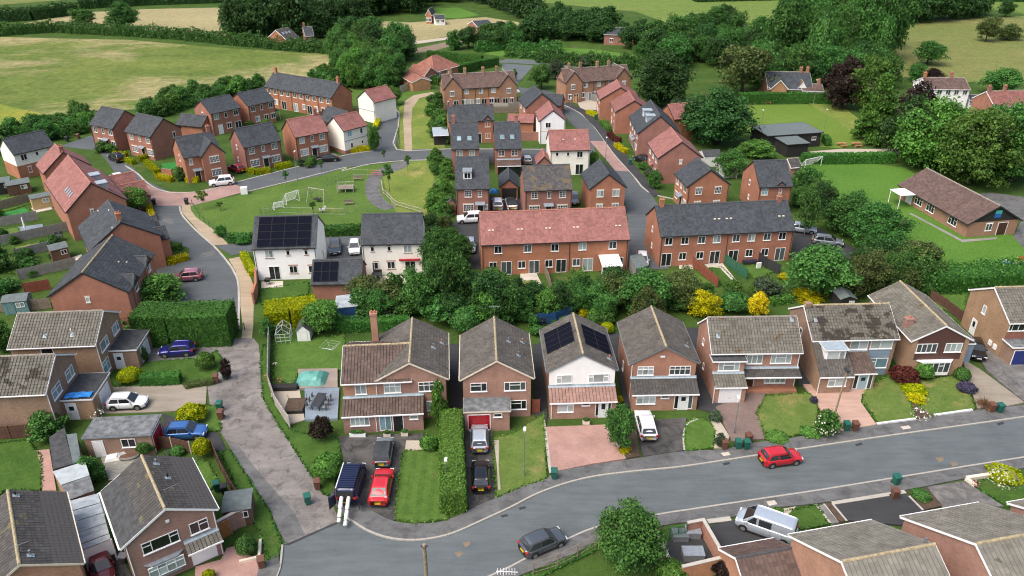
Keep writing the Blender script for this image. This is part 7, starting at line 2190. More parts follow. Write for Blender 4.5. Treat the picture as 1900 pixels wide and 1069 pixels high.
hedge([(398,712),(350,720),(345,722)],.8,.7,'leaf_olive','low flowering border hedge beside the gravel drive of the white hatchback',.1,70,zwob=.1)
hedge([(628,612),(700,612),(760,606)],1.4,1.6,'leaf_hedge','leafy hedge behind the tall brick chimney',.14,48,zwob=.2,wob=.15)
hedge([(496,602),(540,597),(590,588)],3.6,2.6,'leaf_goldgreen','broad golden-green clipped hedge above the greenhouse',.14,55,zwob=.15,wob=.1)
GG = 'clipped golden hedges of the estate'
for pts,m,lab in (([C1(1255,655),C1(1400,660)],'y','golden hedge behind the black car, first of its row'),([C1(1400,720),C1(1480,745)],'y','golden hedge beside the black car, below the golden hedges by the door'),([C1(1540,710),C1(1700,655)],'y','golden hedge under the front windows of the plain slate house'),
          ([C1(1620,740),C1(1740,850)],'y','golden hedge above the brick wall of the artificial lawn'),([C1(1740,900),C1(1900,935)],'g','golden hedge at the foot of the brick wall by the bend'),([C7(280,400),C7(410,405)],'g','golden hedge beside the black door of the bend house'),
          ([C7(955,300),C7(1040,315),C7(1200,300)],'y','golden hedge with rounded corner before the slate roofed house by the red car'),([C7(1255,262),C7(1425,235)],'y','golden hedge on the far side of the front path by the red car'),([C3(1285,720),C3(1320,640),C3(1330,560)],'g','golden hedge along the short cul-de-sac'),
          ([C3(970,970),C3(1100,960),C3(1220,945)],'g','low golden hedge under the cream house at the junction'),([C5(535,660),C5(650,705)],'g','golden hedge at the end of the red tiled head house'),([C5(690,770),C5(765,850)],'b','row of green clipped domes beside the curving road'),
          ([C5(770,900),C5(830,965),C5(900,975)],'r','clipped dark red hedge beside the curving road'),([C5(850,1030),C5(900,1069),C5(960,1100)],'g','golden hedge before the slate pair with dormers'),([A4(815,160),A4(845,240)],'g','golden hedge beside the ridge chimney house'),
          ([A4(905,400),A4(1000,395)],'b','green hedge with golden tips at the top of the cul-de-sac'),([A4(925,480),A4(1035,450)],'g','golden hedge curving round the cul-de-sac corner'),([A4(1345,440),A4(1370,490),A4(1400,545)],'y','golden-green hedge beside the sandy footpath'),([A6(505,700),(1466,560)],'b','low green hedge behind the rear garden patio')):
  hedge(pts,1.1,1.0,L_[m],lab,.16,42,group=GG,zwob=.12)
# woods and tree belts
wood('dark mixed wood behind the pale hay field',['tall','dome','round'],'dpdm',[(425,66),(520,40),(640,-4),(800,-14),(790,20),(700,36),(640,66),(560,76),(440,78)],90,10,16,.75,2)
wood('dark belt of trees beside the bright paddock',['dome','round'],'dpp',[(790,4),(880,8),(960,30),(1010,58),(990,40),(930,12),(860,-4),(790,-6)],26,8,12,.85,3)
wood('mixed belt of trees between farmhouse and small green field',['dome','round','tall'],'dpmp',[(985,64),(1040,44),(1120,52),(1200,82),(1190,96),(1100,82),(1040,78),(990,80)],44,5,9,1.0,4)
scat('bushy tree in the scrub along the ploughed strip','scrub by the ploughed strip',['dome','shrub'],'dpm',[(830,96),(890,78),(960,70),(1010,76),(990,84),(900,96)],24,4,7,1.1,seed=5)
scat('tree in the thicket beside the long terrace and footpath','thicket beside the long terrace',['tall','round','dome'],'mpbm',[(625,128),(650,112),(700,118),(742,150),(735,172),(690,172),(650,166),(628,150)],34,6,10,.75,seed=6)
scat('tree in the clump round the far cottages','clump round the far cottages',['dome','round'],'dpm',[(610,108),(640,84),(690,90),(760,108),(745,132),(690,112),(640,114)],22,6,11,.85,seed=7)
scat('tree of the dark wood beyond the small white cottage','dark wood beyond the cottage',['dome','big','round'],'dpd',[(1180,110),(1210,78),(1290,62),(1420,58),(1440,90),(1400,120),(1300,130),(1230,140)],44,6,10.5,.95,seed=8)
scat('tall wind-blown poplar in the great clump by the pasture','great poplar clump',['tall','big','wisp','tall'],'mpmp',[(1440,138),(1450,100),(1560,75),(1640,85),(1648,120),(1600,150),(1500,155)],26,17,25,.58,seed=9,trunk='wisp')
scat('tree in the understorey below the poplars','poplar understorey',['dome','round','tall'],'pmd',[(1380,168),(1430,140),(1560,140),(1640,140),(1650,165),(1560,172),(1480,165)],24,7,12,.85,seed=10)
wood('dark belt of trees across the far pasture',['dome'],'dp',[(1642,40),(1820,26),(1822,36),(1644,48)],16,9,12,.9,11)
scat('shrub in the wild hedge along the meadow edge','wild hedge along the meadow',['shrub','dome'],'mpbm',[(-40,268),(60,244),(120,226),(170,222),(168,250),(110,262),(40,264),(-40,300)],44,2.2,5,1.0,seed=12,name='shrub')
scat('shrub in the wild belt between meadow and estate houses','wild belt along the meadow',['shrub','dome'],'mpmb',[(262,214),(300,196),(352,178),(420,170),(490,160),(492,172),(420,186),(340,196),(330,214),(280,226)],46,2.2,5,1.0,seed=13,name='shrub')
scat('scrubby bush beside the long terrace at the meadow end','bushes at the meadow end',['shrub'],'mpb',[(560,152),(620,134),(660,160),(630,176)],16,2.5,5,1.0,seed=14,name='shrub')
scat('leafy tree in the belt between red terrace and main road houses','garden tree belt',['big','tall','dome'],'pmod',[(792,430),(836,420),(850,470),(868,520),(900,600),(830,610),(796,560),(790,480)],20,2.6,4.6,1.0,seed=15)
scat('garden tree behind the red terrace gardens','garden trees behind the red terrace',['big','tall','loose','dome'],'mpodb',[(900,560),(960,570),(1030,560),(1100,560),(1270,560),(1280,600),(1180,600),(1030,590),(910,606)],22,3.5,6.0,.95,seed=16)
scat('garden shrub between the cream house and weathered fence','shrubs behind the cream house',['shrub','dome'],'mpo',[(665,565),(780,560),(790,590),(670,592)],16,2.5,4.5,1.0,seed=17,name='shrub')
scat('tree in the belt between slate terrace and school field','belt beside the school field',['big','loose','tall'],'mpod',[(1478,350),(1520,372),(1640,440),(1680,500),(1720,540),(1580,560),(1560,530),(1620,500),(1590,440),(1530,412),(1480,384)],30,3.5,6,.95,seed=18)
scat('tree shading the edge of the school field by the limes','trees behind the hall',['big','dome'],'pdm',[(1640,276),(1760,280),(1920,300),(1920,330),(1800,330),(1720,310)],10,9,13,.9,seed=19)
for lab,kind,lf,items,kw in (
  ('big round dark tree standing in the hedge by the pale hay field','big','p',[(230,2,56,62)],{}),('smaller round tree beside the big dark one in the hay field hedge','round','m',[(160,15,53,44)],{}),('great dark oak behind the red tiled row','big','d',[(1225,90,200,122)],{}),
  ('great dark spreading tree between bowling green and estate','big','d',[(1328,158,276,145)],{}),('tall olive green tree beside the slate house by bowling green','loose','o',[(1375,82,182,105)],{}),('copper purple tree at the corner of the bowling green','dome','v',[(1562,105,205,78)],{}),
  ('bright green tall tree next to the copper purple one','tall','b',[(1603,100,212,72)],{}),('layered cedar by the picnic tables','cedar','b',[(1622,124,268,88)],{}),('dark purple beech before the long white house','dome','v',[(1692,152,262,84)],{}),
  ('massive bright lime tree left of its twin above the hall','big','b',[(1722,176,322,152)],{}),('massive bright lime tree directly above the hall roof','big','b',[(1796,188,352,145)],{}),('massive green lime tree shading the hall car park','big','m',[(1874,182,346,132)],{}),
  ('lone round tree in the open pasture near the poplars','dome','p',[(1720,74,122,56)],{}),('pointed tree beside a bushy one in the dry pasture','round','o',[(1828,32,79,42)],{}),('bushy low tree in the dry pasture','dome','o',[(1872,44,76,48)],{}),('small tree at the far end of the dry pasture','round','d',[(1865,0,33,28)],{}),
  ('round tree behind the long white house chimneys','dome','p',[(1698,116,152,36)],{}),('purple shrub tree behind the long white house','dome','v',[(1727,126,150,42)],{}),('bushy green tree past the long white house','dome','m',[(1858,126,180,72)],{}),('young street tree beside the short cul-de-sac','round','b',[(735,160,196,24)],{'trunk':'thin'}),
  ('dense dark round tree beside the silver estate car','big','p',[(1626,373,470,118)],{}),('full leafy tree behind the slate terrace gardens','dome','m',[(1520,456,560,118)],{}),('pale stemmed birch leaning by the mossy roofed house','loose','o',[(1602,466,548,72)],{'trunk':'multi','bark':'bark_pale'}),('slim birch with white trunk by the parked silver cars','loose','m',[(1492,345,440,50)],{'trunk':'thin','bark':'bark_pale'}),
  ('olive tree behind the school field hedge','dome','o',[(1690,443,520,92)],{}),('golden ball tree behind the white garage door house','dome','g',[(1307,536,594,60)],{'trunk':'thin'}),('amber leaved ball tree near the golden one','dome','a',[(1405,541,590,40)],{'trunk':'thin'}),
  ('red-bronze round tree behind the garden with yellow shrubs','dome','r',[(1131,528,580,38)],{}),('bright green round tree behind the greenhouse shed','round','b',[(598,556,624,68)],{}),('spreading tree above the huge clipped hedge','dome','b',[(300,508,572,95)],{}),('young lime green street tree by the block paving','sapling','l',[(379,352,391,28)],{'trunk':'thin','bark':'bark_pale'}),
  ('loose leafy tree beside the black bins at the cul-de-sac','loose','b',[(257,346,398,48)],{}),('green garden tree beside the white gabled house drive','tall','m',[(1150,752,852,60)],{'base':838}),('full fresh green tree behind the trellis fence','big','m',[(1168,922,1076,138)],{'base':1045}),('tall dark tree beside the cream house corner','dome','p',[(815,420,525,70)],{}),('full dark tree standing between cream house and red terrace','tall','p',[(838,462,590,84)],{}),('broad tree before the end of the red terrace','dome','d',[(905,498,604,84)],{}),('leafy tree behind the weathered panel fence','round','m',[(786,498,594,62)],{}),('spreading tree above the silver estate car','dome','p',[(1562,360,436,84)],{}),('dark garden tree before the red terrace patio doors','round','p',[(948,522,606,66)],{}),('bright upright tree before the white conservatory','tall','b',[(1072,490,566,44)],{}),('rounded tree before the terrace store','dome','m',[(1190,496,590,92)],{}),('leafy tree beside the cream house at the junction','tall','m',[(694,232,282,26)],{}),
  ('young tree beside the cream house with pale red roof','dome','b',[(1101,281,312,24)],{}),('bush-like tree beside the curving road','dome','m',[(1215,315,352,26)],{})):
  veg(lab,None,kind,lf,items,**kw)
veg('thin sapling planted in the park lawn','park saplings','sapling','mbp',[(532,316,347,13),(409,374,392,16),(582,374,400,15),(723,304,358,24),(757,288,320,17),(713,278,302,11),(597,296,322,16)],trunk='thin')
for lab,kind,lf,items in (
  ('neat round bush beside a second one between the road houses','topiary','p',[(866,560,630,60)]),('big leafy bush between the L-shaped house and the tree belt','bush','p',[(822,536,610,74)]),('golden leaved shrub by the garden chairs','shrub','g',[(992,568,592,24)]),('golden shrub behind the solar panelled gable','shrub','g',[(1084,568,590,26)]),
  ('golden-green globe conifer beside the solar panelled gable','topiary','y',[(1120,578,606,42)]),('small golden-green dome conifer next to a larger globe','topiary','y',[(1126,594,624,28)]),('wide bright gold shrub behind the catslide house','shrub','g',[(1505,534,568,62)]),('small gold shrub in the rear garden of slate terrace','shrub','g',[(1453,504,522,22)]),
  ('dark rounded bush between the golden and amber trees','bush','p',[(1362,536,588,58)]),('grey-blue leaved bush beside the amber tree','shrub','u',[(1420,508,562,66)]),('purple leaved shrub behind the terrace gardens','shrub','v',[(1051,546,574,24)]),('rounded bush at the foot of the school hedge','bush','m',[(1718,513,550,36)]),
  ('leafy bush below the blue tarpaulin','shrub','m',[(93,752,826,76)]),('golden ball shrub with a rusty heart','topiary','y',[(243,676,718,44)]),('bright bush with pale blossom beside the lane bins','bush','b',[(383,648,692,36)]),('rounded olive bush on the little lawn by the lane','bush','y',[(358,744,794,52)]),('small shrub by the porch garage door','shrub','m',[(267,640,676,22)]),('dark purple shrub by the lane','shrub','v',[(421,662,710,22)]),
  ('dark conical conifer in front of the brick garage','topiary','h',[(274,806,850,36)]),('yellow-green conifer by the lane fence','topiary','y',[(378,806,856,36)]),('small rounded shrub before the brown panel fence','bush','m',[(331,824,850,28)]),('low grey-green shrub beside the rounded one by the brown fence','shrub','u',[(312,834,850,24)]),('dense shrub beside the patio with the dinghy','shrub','m',[(172,840,908,52)]),('rounded shrub by the stone edging and pink paved drive','bush','m',[(460,986,1040,38)]),
  ('yellow-green small shrub under the bow window','bush','y',[(389,1054,1084,24)]),('dark purple shrub by the blue deck','bush','v',[(598,768,826,42)]),('glossy bush on the verge above the brown bin','bush','b',[(612,833,900,58)]),('bright bush beside the gravel bed','bush','b',[(796,803,842,34)]),('climbing plant covering the corner of the L-shaped house','shrub','b',[(818,700,800,34)]),('golden climber tip beside the porch of the pink lean-to house','shrub','g',[(1151,732,752,12)]),
  ('yellow flowering shrub at the drive corner','shrub','g',[(1158,826,848,26)]),('tall white blossomed shrub by the wooden lamp pole','shrub','m',[(1530,756,816,52)]),('low bright bush at the lawn corner by the bins','bush','b',[(1440,800,824,44)]),('low bright bush beside the white blossomed shrub','bush','b',[(1502,792,815,38)]),('red-brown leaved shrub between the two lawns','bush','r',[(1676,676,720,50)]),('bright green shrub by the bow window','bush','b',[(1710,666,712,36)]),
  ('olive-gold shrub between the two lawns','bush','y',[(1694,708,738,44)]),('bright yellow flowers between the two lawns','shrub','g',[(1698,728,754,36)]),('round green shrub beside the gravel drive','bush','m',[(1782,678,712,30)]),('purple lavender mound on the lawn edge','bush','n',[(1792,706,734,34)]),('small lavender tuft by the pink drive','bush','n',[(1509,734,752,14)]),('rusty spiky cordyline plant beside the gravel drive','spiky','s',[(1823,724,766,40)]),
  ('dark fern-like shrub by the blue panels','shrub','p',[(1645,658,688,28)]),('blue-grey spiky shrub by the brown block drive','shrub','u',[(1325,758,788,26)]),('bright lime bush behind the brick bin store','bush','b',[(1243,1033,1092,58)]),('nearly black purple shrub by the dark garage wing','bush','v',[(1350,1026,1092,56)]),('small bright hosta clump by the silver van','bush','b',[(1441,941,962,24)]),('low green shrub in the soil bed by the brown bin','bush','m',[(1708,906,934,36)]),
  ('white flowering shrub on the corner lawn','bush','y',[(1862,864,902,60)]),('dark ornamental shrub on the roundabout of gravel','shrub','u',[(1334,800,834,22)]),('dark yew in the park beside the footpath','shrub','h',[(410,416,443,24)]),('rounded clipped bush beside the solar roofed white house','bush','h',[(452,430,456,40)]),('dark columnar conifer beside the cottage row with the sail','tall','h',[(955,128,152,12)]),('clipped egg-shaped bush at the second cottage row','topiary','h',[(1041,152,176,15)]),
  ('leafy shrub at the back of the white playhouse','shrub','m',[(500,585,628,30)]),('soft grey-green bush beyond the bungalow hedge','dome','u',[(1030,110,148,36)]),('leafy shrub beside the second cottage row','dome','m',[(1005,118,168,42)]),('pale willow-like shrub behind the second cottage row','loose','u',[(1088,102,126,40)]),('blue-grey shrub behind the slate pair with dormers','shrub','u',[(1252,182,214,36)]),('vivid green shrub behind the slate pair with dormers','shrub','b',[(1238,198,226,38)]),
  ('rounded dark bush hiding the black wheelbarrow gardens by the left edge','shrub','p',[(8,448,512,56)]),('leafy bush at the end of the long grey fence','shrub','m',[(14,512,548,56)]),('tall leafy bush behind the orange lichened roof','shrub','m',[(8,586,664,44)]),('shrub between the tall hedge and orange lichened roof house','shrub','p',[(228,568,612,74)]),('rounded shrub by the white framed sign house corner','shrub','m',[(190,260,286,28)]),('smaller rounded shrub by the plain slate house','shrub','b',[(209,265,286,22)]),
  ('green shrub in the flower bed by the long shed garden','shrub','m',[(55,475,500,40)]),('leafy shrub beside the bend house door','shrub','m',[(336,308,338,24)]),('flowering shrub by the black car','shrub','u',[(578,288,306,30)]),('conifer shrub beside the brick store','dome','b',[(1400,258,296,70)]),('bushy green tree above the club hut drive','dome','m',[(1352,276,330,56)])):
  veg(lab,None,kind,lf,items)
# blossom scattered over the flowering shrubs
def blossom(cx,cy,w,h,n,col,label,z=1.2):
  c = G((cx,cy),z); s = CAM_F / (c.y*CP+CAM_H*SP)
  P = unit(n) * np.array([w/s/2,w/s/2,h/s/2]) * rng.uniform(.9,1.08,(n,1)); P[:,2] = np.abs(P[:,2])
  o = put('blossom',quads_mesh('blossom',P,P+rng.normal(0,.2,P.shape),np.full(n,.16),1.0),None,c,None,L_[col]); tag(o,label,'flowers',None,'stuff')
blossom(1532,792,48,44,90,'w','white blossoms on the shrub by the wooden lamp pole',.8); blossom(1708,772,34,26,60,'w','white flowers spilling over the pavement edge',.5); blossom(1858,890,58,40,150,'w','creamy blossoms covering the corner lawn shrub',.8); blossom(1812,898,16,12,30,'k','small pink flowers by the pale wall corner',.4)
blossom(496,702,14,16,16,'f','orange-red poppies by the grey lane fence',.6); blossom(520,706,12,12,14,'f','orange-red poppies beside the rear lawn',.6); blossom(510,678,10,12,14,'w','white rose blooms inside the lane fence',.6); blossom(180,770,26,20,40,'w','white blossoms beside the white hatchback',.8)
for i,(lab,poly,n,lf) in enumerate((('shrub in the back gardens behind the slate house by the red car',[(440,236),(505,222),(520,240),(470,256)],9,'mbu'),('shrub in the narrow garden beside the cottage gardens',[(560,236),(606,222),(612,232),(580,246)],6,'mb'),('shrub in the long back gardens at the left edge',[(-10,400),(60,392),(120,470),(110,520),(-10,560)],12,'mpb'),('shrub in the front gardens along the curving road',[(1186,312),(1206,310),(1226,340),(1212,352)],7,'mbu'),('shrub along the back of the slate terrace gardens',[(1240,560),(1290,530),(1420,545),(1420,570),(1260,580)],12,'mpb'),('shrub behind the red garage house and white gabled house',[(985,600),(1140,590),(1150,612),(990,622)],10,'mpb'),('shrub in the front bed of the house with golden hedges',[(620,300),(560,306),(540,312),(560,318)],4,'ub'))):
  scat(lab,lab.split(' ',1)[1],['shrub','bush'],lf,poly,n,.9,2.2,1.2,'garden_shrub',40+i)
# ================================================================ VEHICLES AND OBJECTS
CZ = .18
for f,r_,k,c,lab,z in (
  ((1484,852),(1408,862),'hatch','red','bright red hatchback driving along the main road',.035),((1043,1000),(970,1031),'hatch','darkgrey','dark grey hatchback parked half on the kerb',.06),((1191,776),(1203,822),'estate','white','white estate car on the dark drive beside the leafy tree',CZ),
  ((890,798),(890,850),'hatch','paleblue','pale silver-blue hatchback parked against the red garage door',CZ),((892,866),(893,922),'hatch','black','black hatchback parked behind the silver-blue one',CZ),((715,886),(703,942),'saloon','red','red saloon parked next to the navy van',CZ),
  ((716,826),(709,872),'hatch','grey','silver car under a dark fabric cover on the wet drive',CZ),((295,660),(366,656),'hatch','blue','purple-blue hatchback parked below the huge hedge',.1),((284,753),(194,757),'hatch','white','white hatchback on the gravel drive by the lane',.1),
  ((386,808),(308,812),'hatch','midblue','mid blue hatchback beside the garage with the red end',.1),((196,1082),(188,1040),'hatch','maroon','dark red car nosed under the carport',.12),((1815,676),(1801,640),'hatch','black','black car parked between the brown clad house and the brown brick house',CZ),((1362,968),(1478,1010),'van','paleblue','silver-blue minibus van on the dark forecourt',CZ),
  ((391,346),(434,341),'suv','white','white crossover parked at the block paved bend',.05),((432,315),(448,321),'hatch','darkred','dark red car beside the slate house with golden hedges',.05),((590,300),(626,298),'saloon','black','black car behind the flowering shrubs',.05),
  ((211,329),(226,341),'hatch','white','white car parked beside the red garage roof',.05),((206,293),(230,304),'suv','black','black off-roader parked by the golden hedges',.05),((330,521),(368,518),'hatch','pink','dusty pink car half hidden by the big hedge',.05),
  ((622,480),(624,452),'hatch','darkgrey','dark car parked between the white houses',.06),((658,480),(659,452),'hatch','white','white car parked between the white houses, next to the dark one',.06),((852,413),(894,411),'suv','white','white crossover beside the red terrace gable',.06),
  ((923,376),(924,394),'suv','white','white people carrier before the small garage',.06),((946,376),(951,392),'saloon','white','white saloon with dark roof before the small garage',.06),((872,474),(872,452),'hatch','paleblue','silver car beside the tree belt at the red terrace',.06),((975,298),(979,306),'hatch','white','white car on the road behind the glazed extension',.06),
  ((1561,457),(1508,451),'estate','grey','silver estate car under the dark round tree',.06),((1502,432),(1470,428),'saloon','paleblue','silver saloon behind the white trunked birch',.06),((1192,502),(1190,478),'hatch','white','pale car tucked between the two terraces',.06),((1066,384),(1064,366),'hatch','grey','grey car in the gap beside the faded slate roof',.06),((1184,298),(1198,304),'hatch','black','black car before the dusky red tiled house',.12)):
  o = car(f,r_,k,c,lab,z=z,roof='plastic_black' if 'dark roof' in lab else None)
  if 'cover' in lab:
    mb = MB(); P = CARS['hatch']['cabin']
    me = P.copy(); me.name = 'fabric_cover'
    for v in me.vertices: v.co = (v.co.x*1.0+(v.co.x-2.4)*.06,v.co.y*1.07,v.co.z+.05+.03*math.sin(v.co.x*5+v.co.y*7)-(.22 if v.co.z<1.0 else 0))
    put('fabric_cover',me,o,None,None,'canvas_dark')
    mb.obox(V3((.25,-.84,.55)),V3((1.0,0,.34)),V3((0,1.68,0)),V3((0,0,.10))); mb.build('bonnet_cover','canvas_dark',o)
# navy van with open back and carpet rolls
p = car_proto('van'); f,r_ = G((664,873)),G((643,946)); c = (f+r_) / 2; d = f - r_; ang = math.atan2(-d.y,-d.x)
u = V3((math.cos(ang),math.sin(ang),0)); o_ = c - u * 2.5
vn = thing('van','navy van with ribbed roof and open rear doors on the wet drive','van',(o_.x,o_.y,CZ),ang)
put('body',p['body'],vn,None,None,'paint_navy'); put('cabin',p['cabin'],vn,None,None,'paint_navy')
for nm,me in p['parts']:
  if nm != 'rear_window': put(nm,me,vn,None,None,'paint_navy' if me.materials[0]is None else None) if me.materials[0] is None else put(nm,me,vn)
for x in (.78,4.2):
  for sg in (-1,1): w_ = put('wheel',MC['wheel'],vn,(x,sg*.88,.315)); put('rim',MC['rim'],w_)
for i in range(11):
  mb = MB(); mb.box(1.5+i*.29,1.5+i*.29+.22,-.76,.76,1.96,2.03); mb.build('roof_rib','paint_navy',vn)
mb = MB(); mb.tube([(1.4,-.82,2.05),(4.75,-.82,2.05)],.05,6); mb.build('roof_rail','metal_white',vn)
mb = MB(); mb.box(4.945,4.96,-.74,.74,.45,1.75); mb.build('dark_load_panel','shed_dark',vn)  # dark panel stands for the unlit inside behind the open rear doors
for sg in (-1,1):
  mb = MB(); a = V3((4.97,sg*.92,.4)); mb.obox(a,V3((.72,sg*.42,0)),V3((0,.05,0)),V3((0,0,1.4))); mb.build('rear_door','paint_navy',vn)
for i,(y0,y1,x1) in enumerate(((.22,.42,7.5),(-.42,-.22,7.1))):
  mb = MB(); mb.tube([(3.4,y0,1.30),(5.4,(y0+y1)/2,1.05),(x1,y1,.30)],[.17,.18,.17],12)
  ro = mb.build('carpet_roll','canvas_white',None,True); ro.matrix_world = Matrix.Translation((o_.x,o_.y,CZ)) @ Matrix.Rotation(ang,4,'Z')
  tag(ro,'white wrapped roll sticking out of the van, ' +('the shorter one beside the lane' if i else 'the longer one towards the red saloon'),'roll')
  for t in (.35,.8):
    m2 = MB(); q = V3((5.4,(y0+y1)/2,1.05)).lerp(V3((x1,y1,.30)),t); dd = V3((x1-5.4,(y1-y0)/2,-.75)).normalized(); m2.tube([q-dd*.03,q+dd*.03],.19,12); m2.build('strap','plastic_black',ro)
# wheelie bins
for p_,c,lab,rz in (((572,936),'green','green wheelie bin standing alone on the lane',.4),((590,908),'brown','brown wheelie bin under the glossy verge bush',.2),((1028,889),'green','green wheelie bin at the corner of the pink block drive',0),((1343,834),'brown','brown wheelie bin left of two green ones behind the red hatchback',.1),
           ((1368,833),'green','green wheelie bin beside the blue-grey shrub, between brown and green bins',0),((1384,834),'green','green wheelie bin next to the brown bin at the block drive',.1),((1388,822),'brown','brown wheelie bin on the brown block drive',.3),((1569,800),'green','green wheelie bin at the pink resin drive',.1),
           ((1585,800),'brown','brown wheelie bin at the pink resin drive',.1),((1838,765),'brown','brown wheelie bin beside the spiky cordyline',.1),((1853,766),'green','green wheelie bin beside the gravel drive by cordyline',.2),((1661,900),'green','green wheelie bin on the south kerb',.2),((1658,926),'brown','brown wheelie bin on the dark bordered forecourt',0),
           ((419,704),'green','green wheelie bin beside the purple shrub on the lane',.1),((402,711),'brown','brown wheelie bin beside the flowering border hedge',.2),((409,762),'green','green wheelie bin on the grass edge by the lane',0),((411,778),'brown','brown wheelie bin on the grass edge by the lane',0),((487,1054),'brown','brown wheelie bin by the stone edging of the pink drive',.3),
           ((347,380),'black','black bin at the start of the sandy path',0),((287,381),'black','black bin beside the loose leafy tree at the cul-de-sac',.2),((278,377),'black','black bin half behind the loose leafy tree',.2),((125,263),'black','black bin on the parking bay by the wild hedge',0),((146,258),'brown','brown bin on the parking bay by the wild hedge',0),
           ((404,912),'green','green bin behind the dark tiled house by the lane fence',.4),((418,918),'black','black bin behind the dark tiled house by the lane fence',.4),((1105,222),'green','green bin beside the clipped green domes',0),((1169,306),'green','dark green bin on the pavement of the curving road',0)):
  wbin(p_,c,lab,rz)
# fences and walls
for pts,h,m,lab,kw in (
  ([B3(150,160),B3(145,400),B3(140,700),B3(200,880),B3(270,990),B3(325,1069)],1.6,'fence_pale','pale curving panel fence between lane and the decked rear garden',{}),([B3(780,95),B3(1100,90),B3(1500,60)],1.7,'fence_wood','weathered panel fence behind the tall brick chimney',{}),
  ([B2(1090,160),B2(1220,175),B2(1350,205)],1.5,'fence_brown','brown panel fence with pale posts in front of the blue hatchback',{}),([B2(1500,190),B2(1560,330),B2(1650,500),B2(1730,610)],1.5,'fence_brown','dark panel fence along the lane verge beside the dark tiled house',{'post':'fence_brown'}),
  ([B1(-60,1010),B1(80,1005),B1(240,990)],1.6,'fence_brown','dark brown fence at the head of the bottom left lawn',{'post':'fence_brown'}),([C8(-40,700),C8(780,520)],1.6,'fence_grey','long weathered fence below the terrace with the parasol',{'post':'fence_grey'}),([C8(220,1069),C8(850,925)],1.6,'fence_grey','long grey fence running up to the pantiled house',{'post':'fence_grey'}),
  ([C8(0,480),C8(420,405)],1.6,'fence_grey','grey fence behind the artificial lawn',{'post':'fence_grey'}),([C8(0,300),C8(330,210)],1.6,'fence_wood','weathered fence between the two small back lawns',{'post':'fence_wood'}),([C8(180,830),C8(560,740)],1.5,'fence_grey','shaded fence behind the brown summer house',{'post':'fence_grey'}),([A4(0,745),A4(140,735),A4(285,720)],1.6,'fence_wood','weathered fence beside the teal shed',{'post':'fence_wood'}),([A4(140,640),A4(280,615)],1.6,'fence_red','reddish fence between teal shed and pantiled house',{'post':'fence_red'}),
  ([A6(75,490),A6(135,545),A6(210,605)],1.6,'fence_red','red-brown fence between the slate terrace gardens',{'post':'fence_red'}),([A6(250,475),A6(310,520),A6(370,560)],1.6,'metal_green','dark green fence between the slate terrace gardens',{'post':'metal_green'}),([A6(430,460),A6(480,500),A6(550,535)],1.6,'metal_dark','charcoal fence between the slate terrace gardens',{'post':'metal_dark'}),
  ([A5(1205,500),A5(1240,580),A5(1255,640)],1.5,'fence_wood','timber fence dividing the red terrace gardens',{'post':'fence_wood'}),([A2(425,512),A2(480,492),A2(540,475)],1.8,'fence_pale','pale fence beside the orange brick outbuilding',{'post':'fence_pale'}),([C4(690,620),C4(850,622),C4(970,605)],1.8,'fence_pale','pale fence behind the cottage row gardens',{'post':'fence_pale'}),([C4(690,655),C4(960,650)],1.6,'fence_wood','lower fence between cottage gardens and red garage block',{'post':'fence_wood'}),
  ([C5(430,500),C5(560,510),C5(650,540)],1.8,'fence_grey','grey fence around the bins of the second cottage row',{'post':'fence_grey'}),([D6(960,230),D6(1040,240),D6(1100,250)],1.8,'fence_wood','timber fence between the two slate houses near the school field',{}),([C2(1740,600),C2(1850,600)],1.8,'fence_brown','dark fence behind the red tiled house with chimney',{'post':'fence_brown'}),([(1060,588),(1030,600),(985,604)],1.6,'shed_blue','dark blue painted fence behind the solar panelled gable',{'post':'shed_blue'}),([D2(800,330),D2(950,420),D2(1180,600)],1.4,'fence_brown','brown fence beside the black flat roof strip',{'post':'fence_brown'})):
  fence(pts,h,m,lab,**kw)
fence([B5(585,820),B5(636,820)],1.8,'fence_red','red-brown gate panel between the red garage house and white gabled house',post='fence_red')
rail_fence([B7(340,1069),B7(510,1015),B7(650,945),B7(780,870)],1.6,'fence_wood','open trellis fence along the south pavement',(.25,.5,.75,1.0),1.6,.03,.05)
rail_fence([A4(1060,150),A4(1100,220),A4(1180,300),A4(1270,365)],1.0,'metal_green','low wire rail fence along the sandy footpath',(.5,1.0),2.2,.02,.03)
rail_fence([A4(1440,205),A4(1560,195),A4(1900,205),A5(100,195),A5(340,165),A5(400,190)],1.1,'metal_grey','railings along the near side of the playground',(.1,1.0),2.5,.014,.02,pickets=.5)
rail_fence([A4(1440,205),A4(1640,110),A4(1900,0),A2(160,965),A2(330,968)],1.1,'metal_grey','railings along the far side of the playground',(.1,1.0),2.5,.014,.02,pickets=.5)
rail_fence([A2(258,968),A2(325,970)],1.1,'toy_red','red gate panel in the playground railings',(.2,.6,1.0),1.5,.03,.03)
rail_fence([A5(320,40),A5(330,90),A5(400,160),A5(540,200)],1.1,'fence_pale','pale post and rail fence beside the rough grass',(.4,.9),2.4,.05,.06)
rail_fence([A2(420,822),A2(405,740),A2(412,660)],.6,'fence_wood','low wooden knee rail by the short cul-de-sac',(1.0,),2,.04,.05)
rail_fence([B6(1690,500),B6(1780,580),B6(1850,640),B6(1900,680)],.7,'metal_grey','chain rail between gravel drive and tarmac drive',(.9,),2.5,.02,.04)
brickwall([G(p,1.75)for p in (B7(1428,690),B7(1540,668),B7(1690,930),B7(1390,1000))],1.7,'brick_red','brick wall enclosing the bin yard by the south pavement',world=True,cap='post_conc')
brickwall([G(p,1.2)for p in (B7(1220,780),B7(1296,945))],1.2,'brick_red','short brick wall at the tree side of the bin yard',world=True)
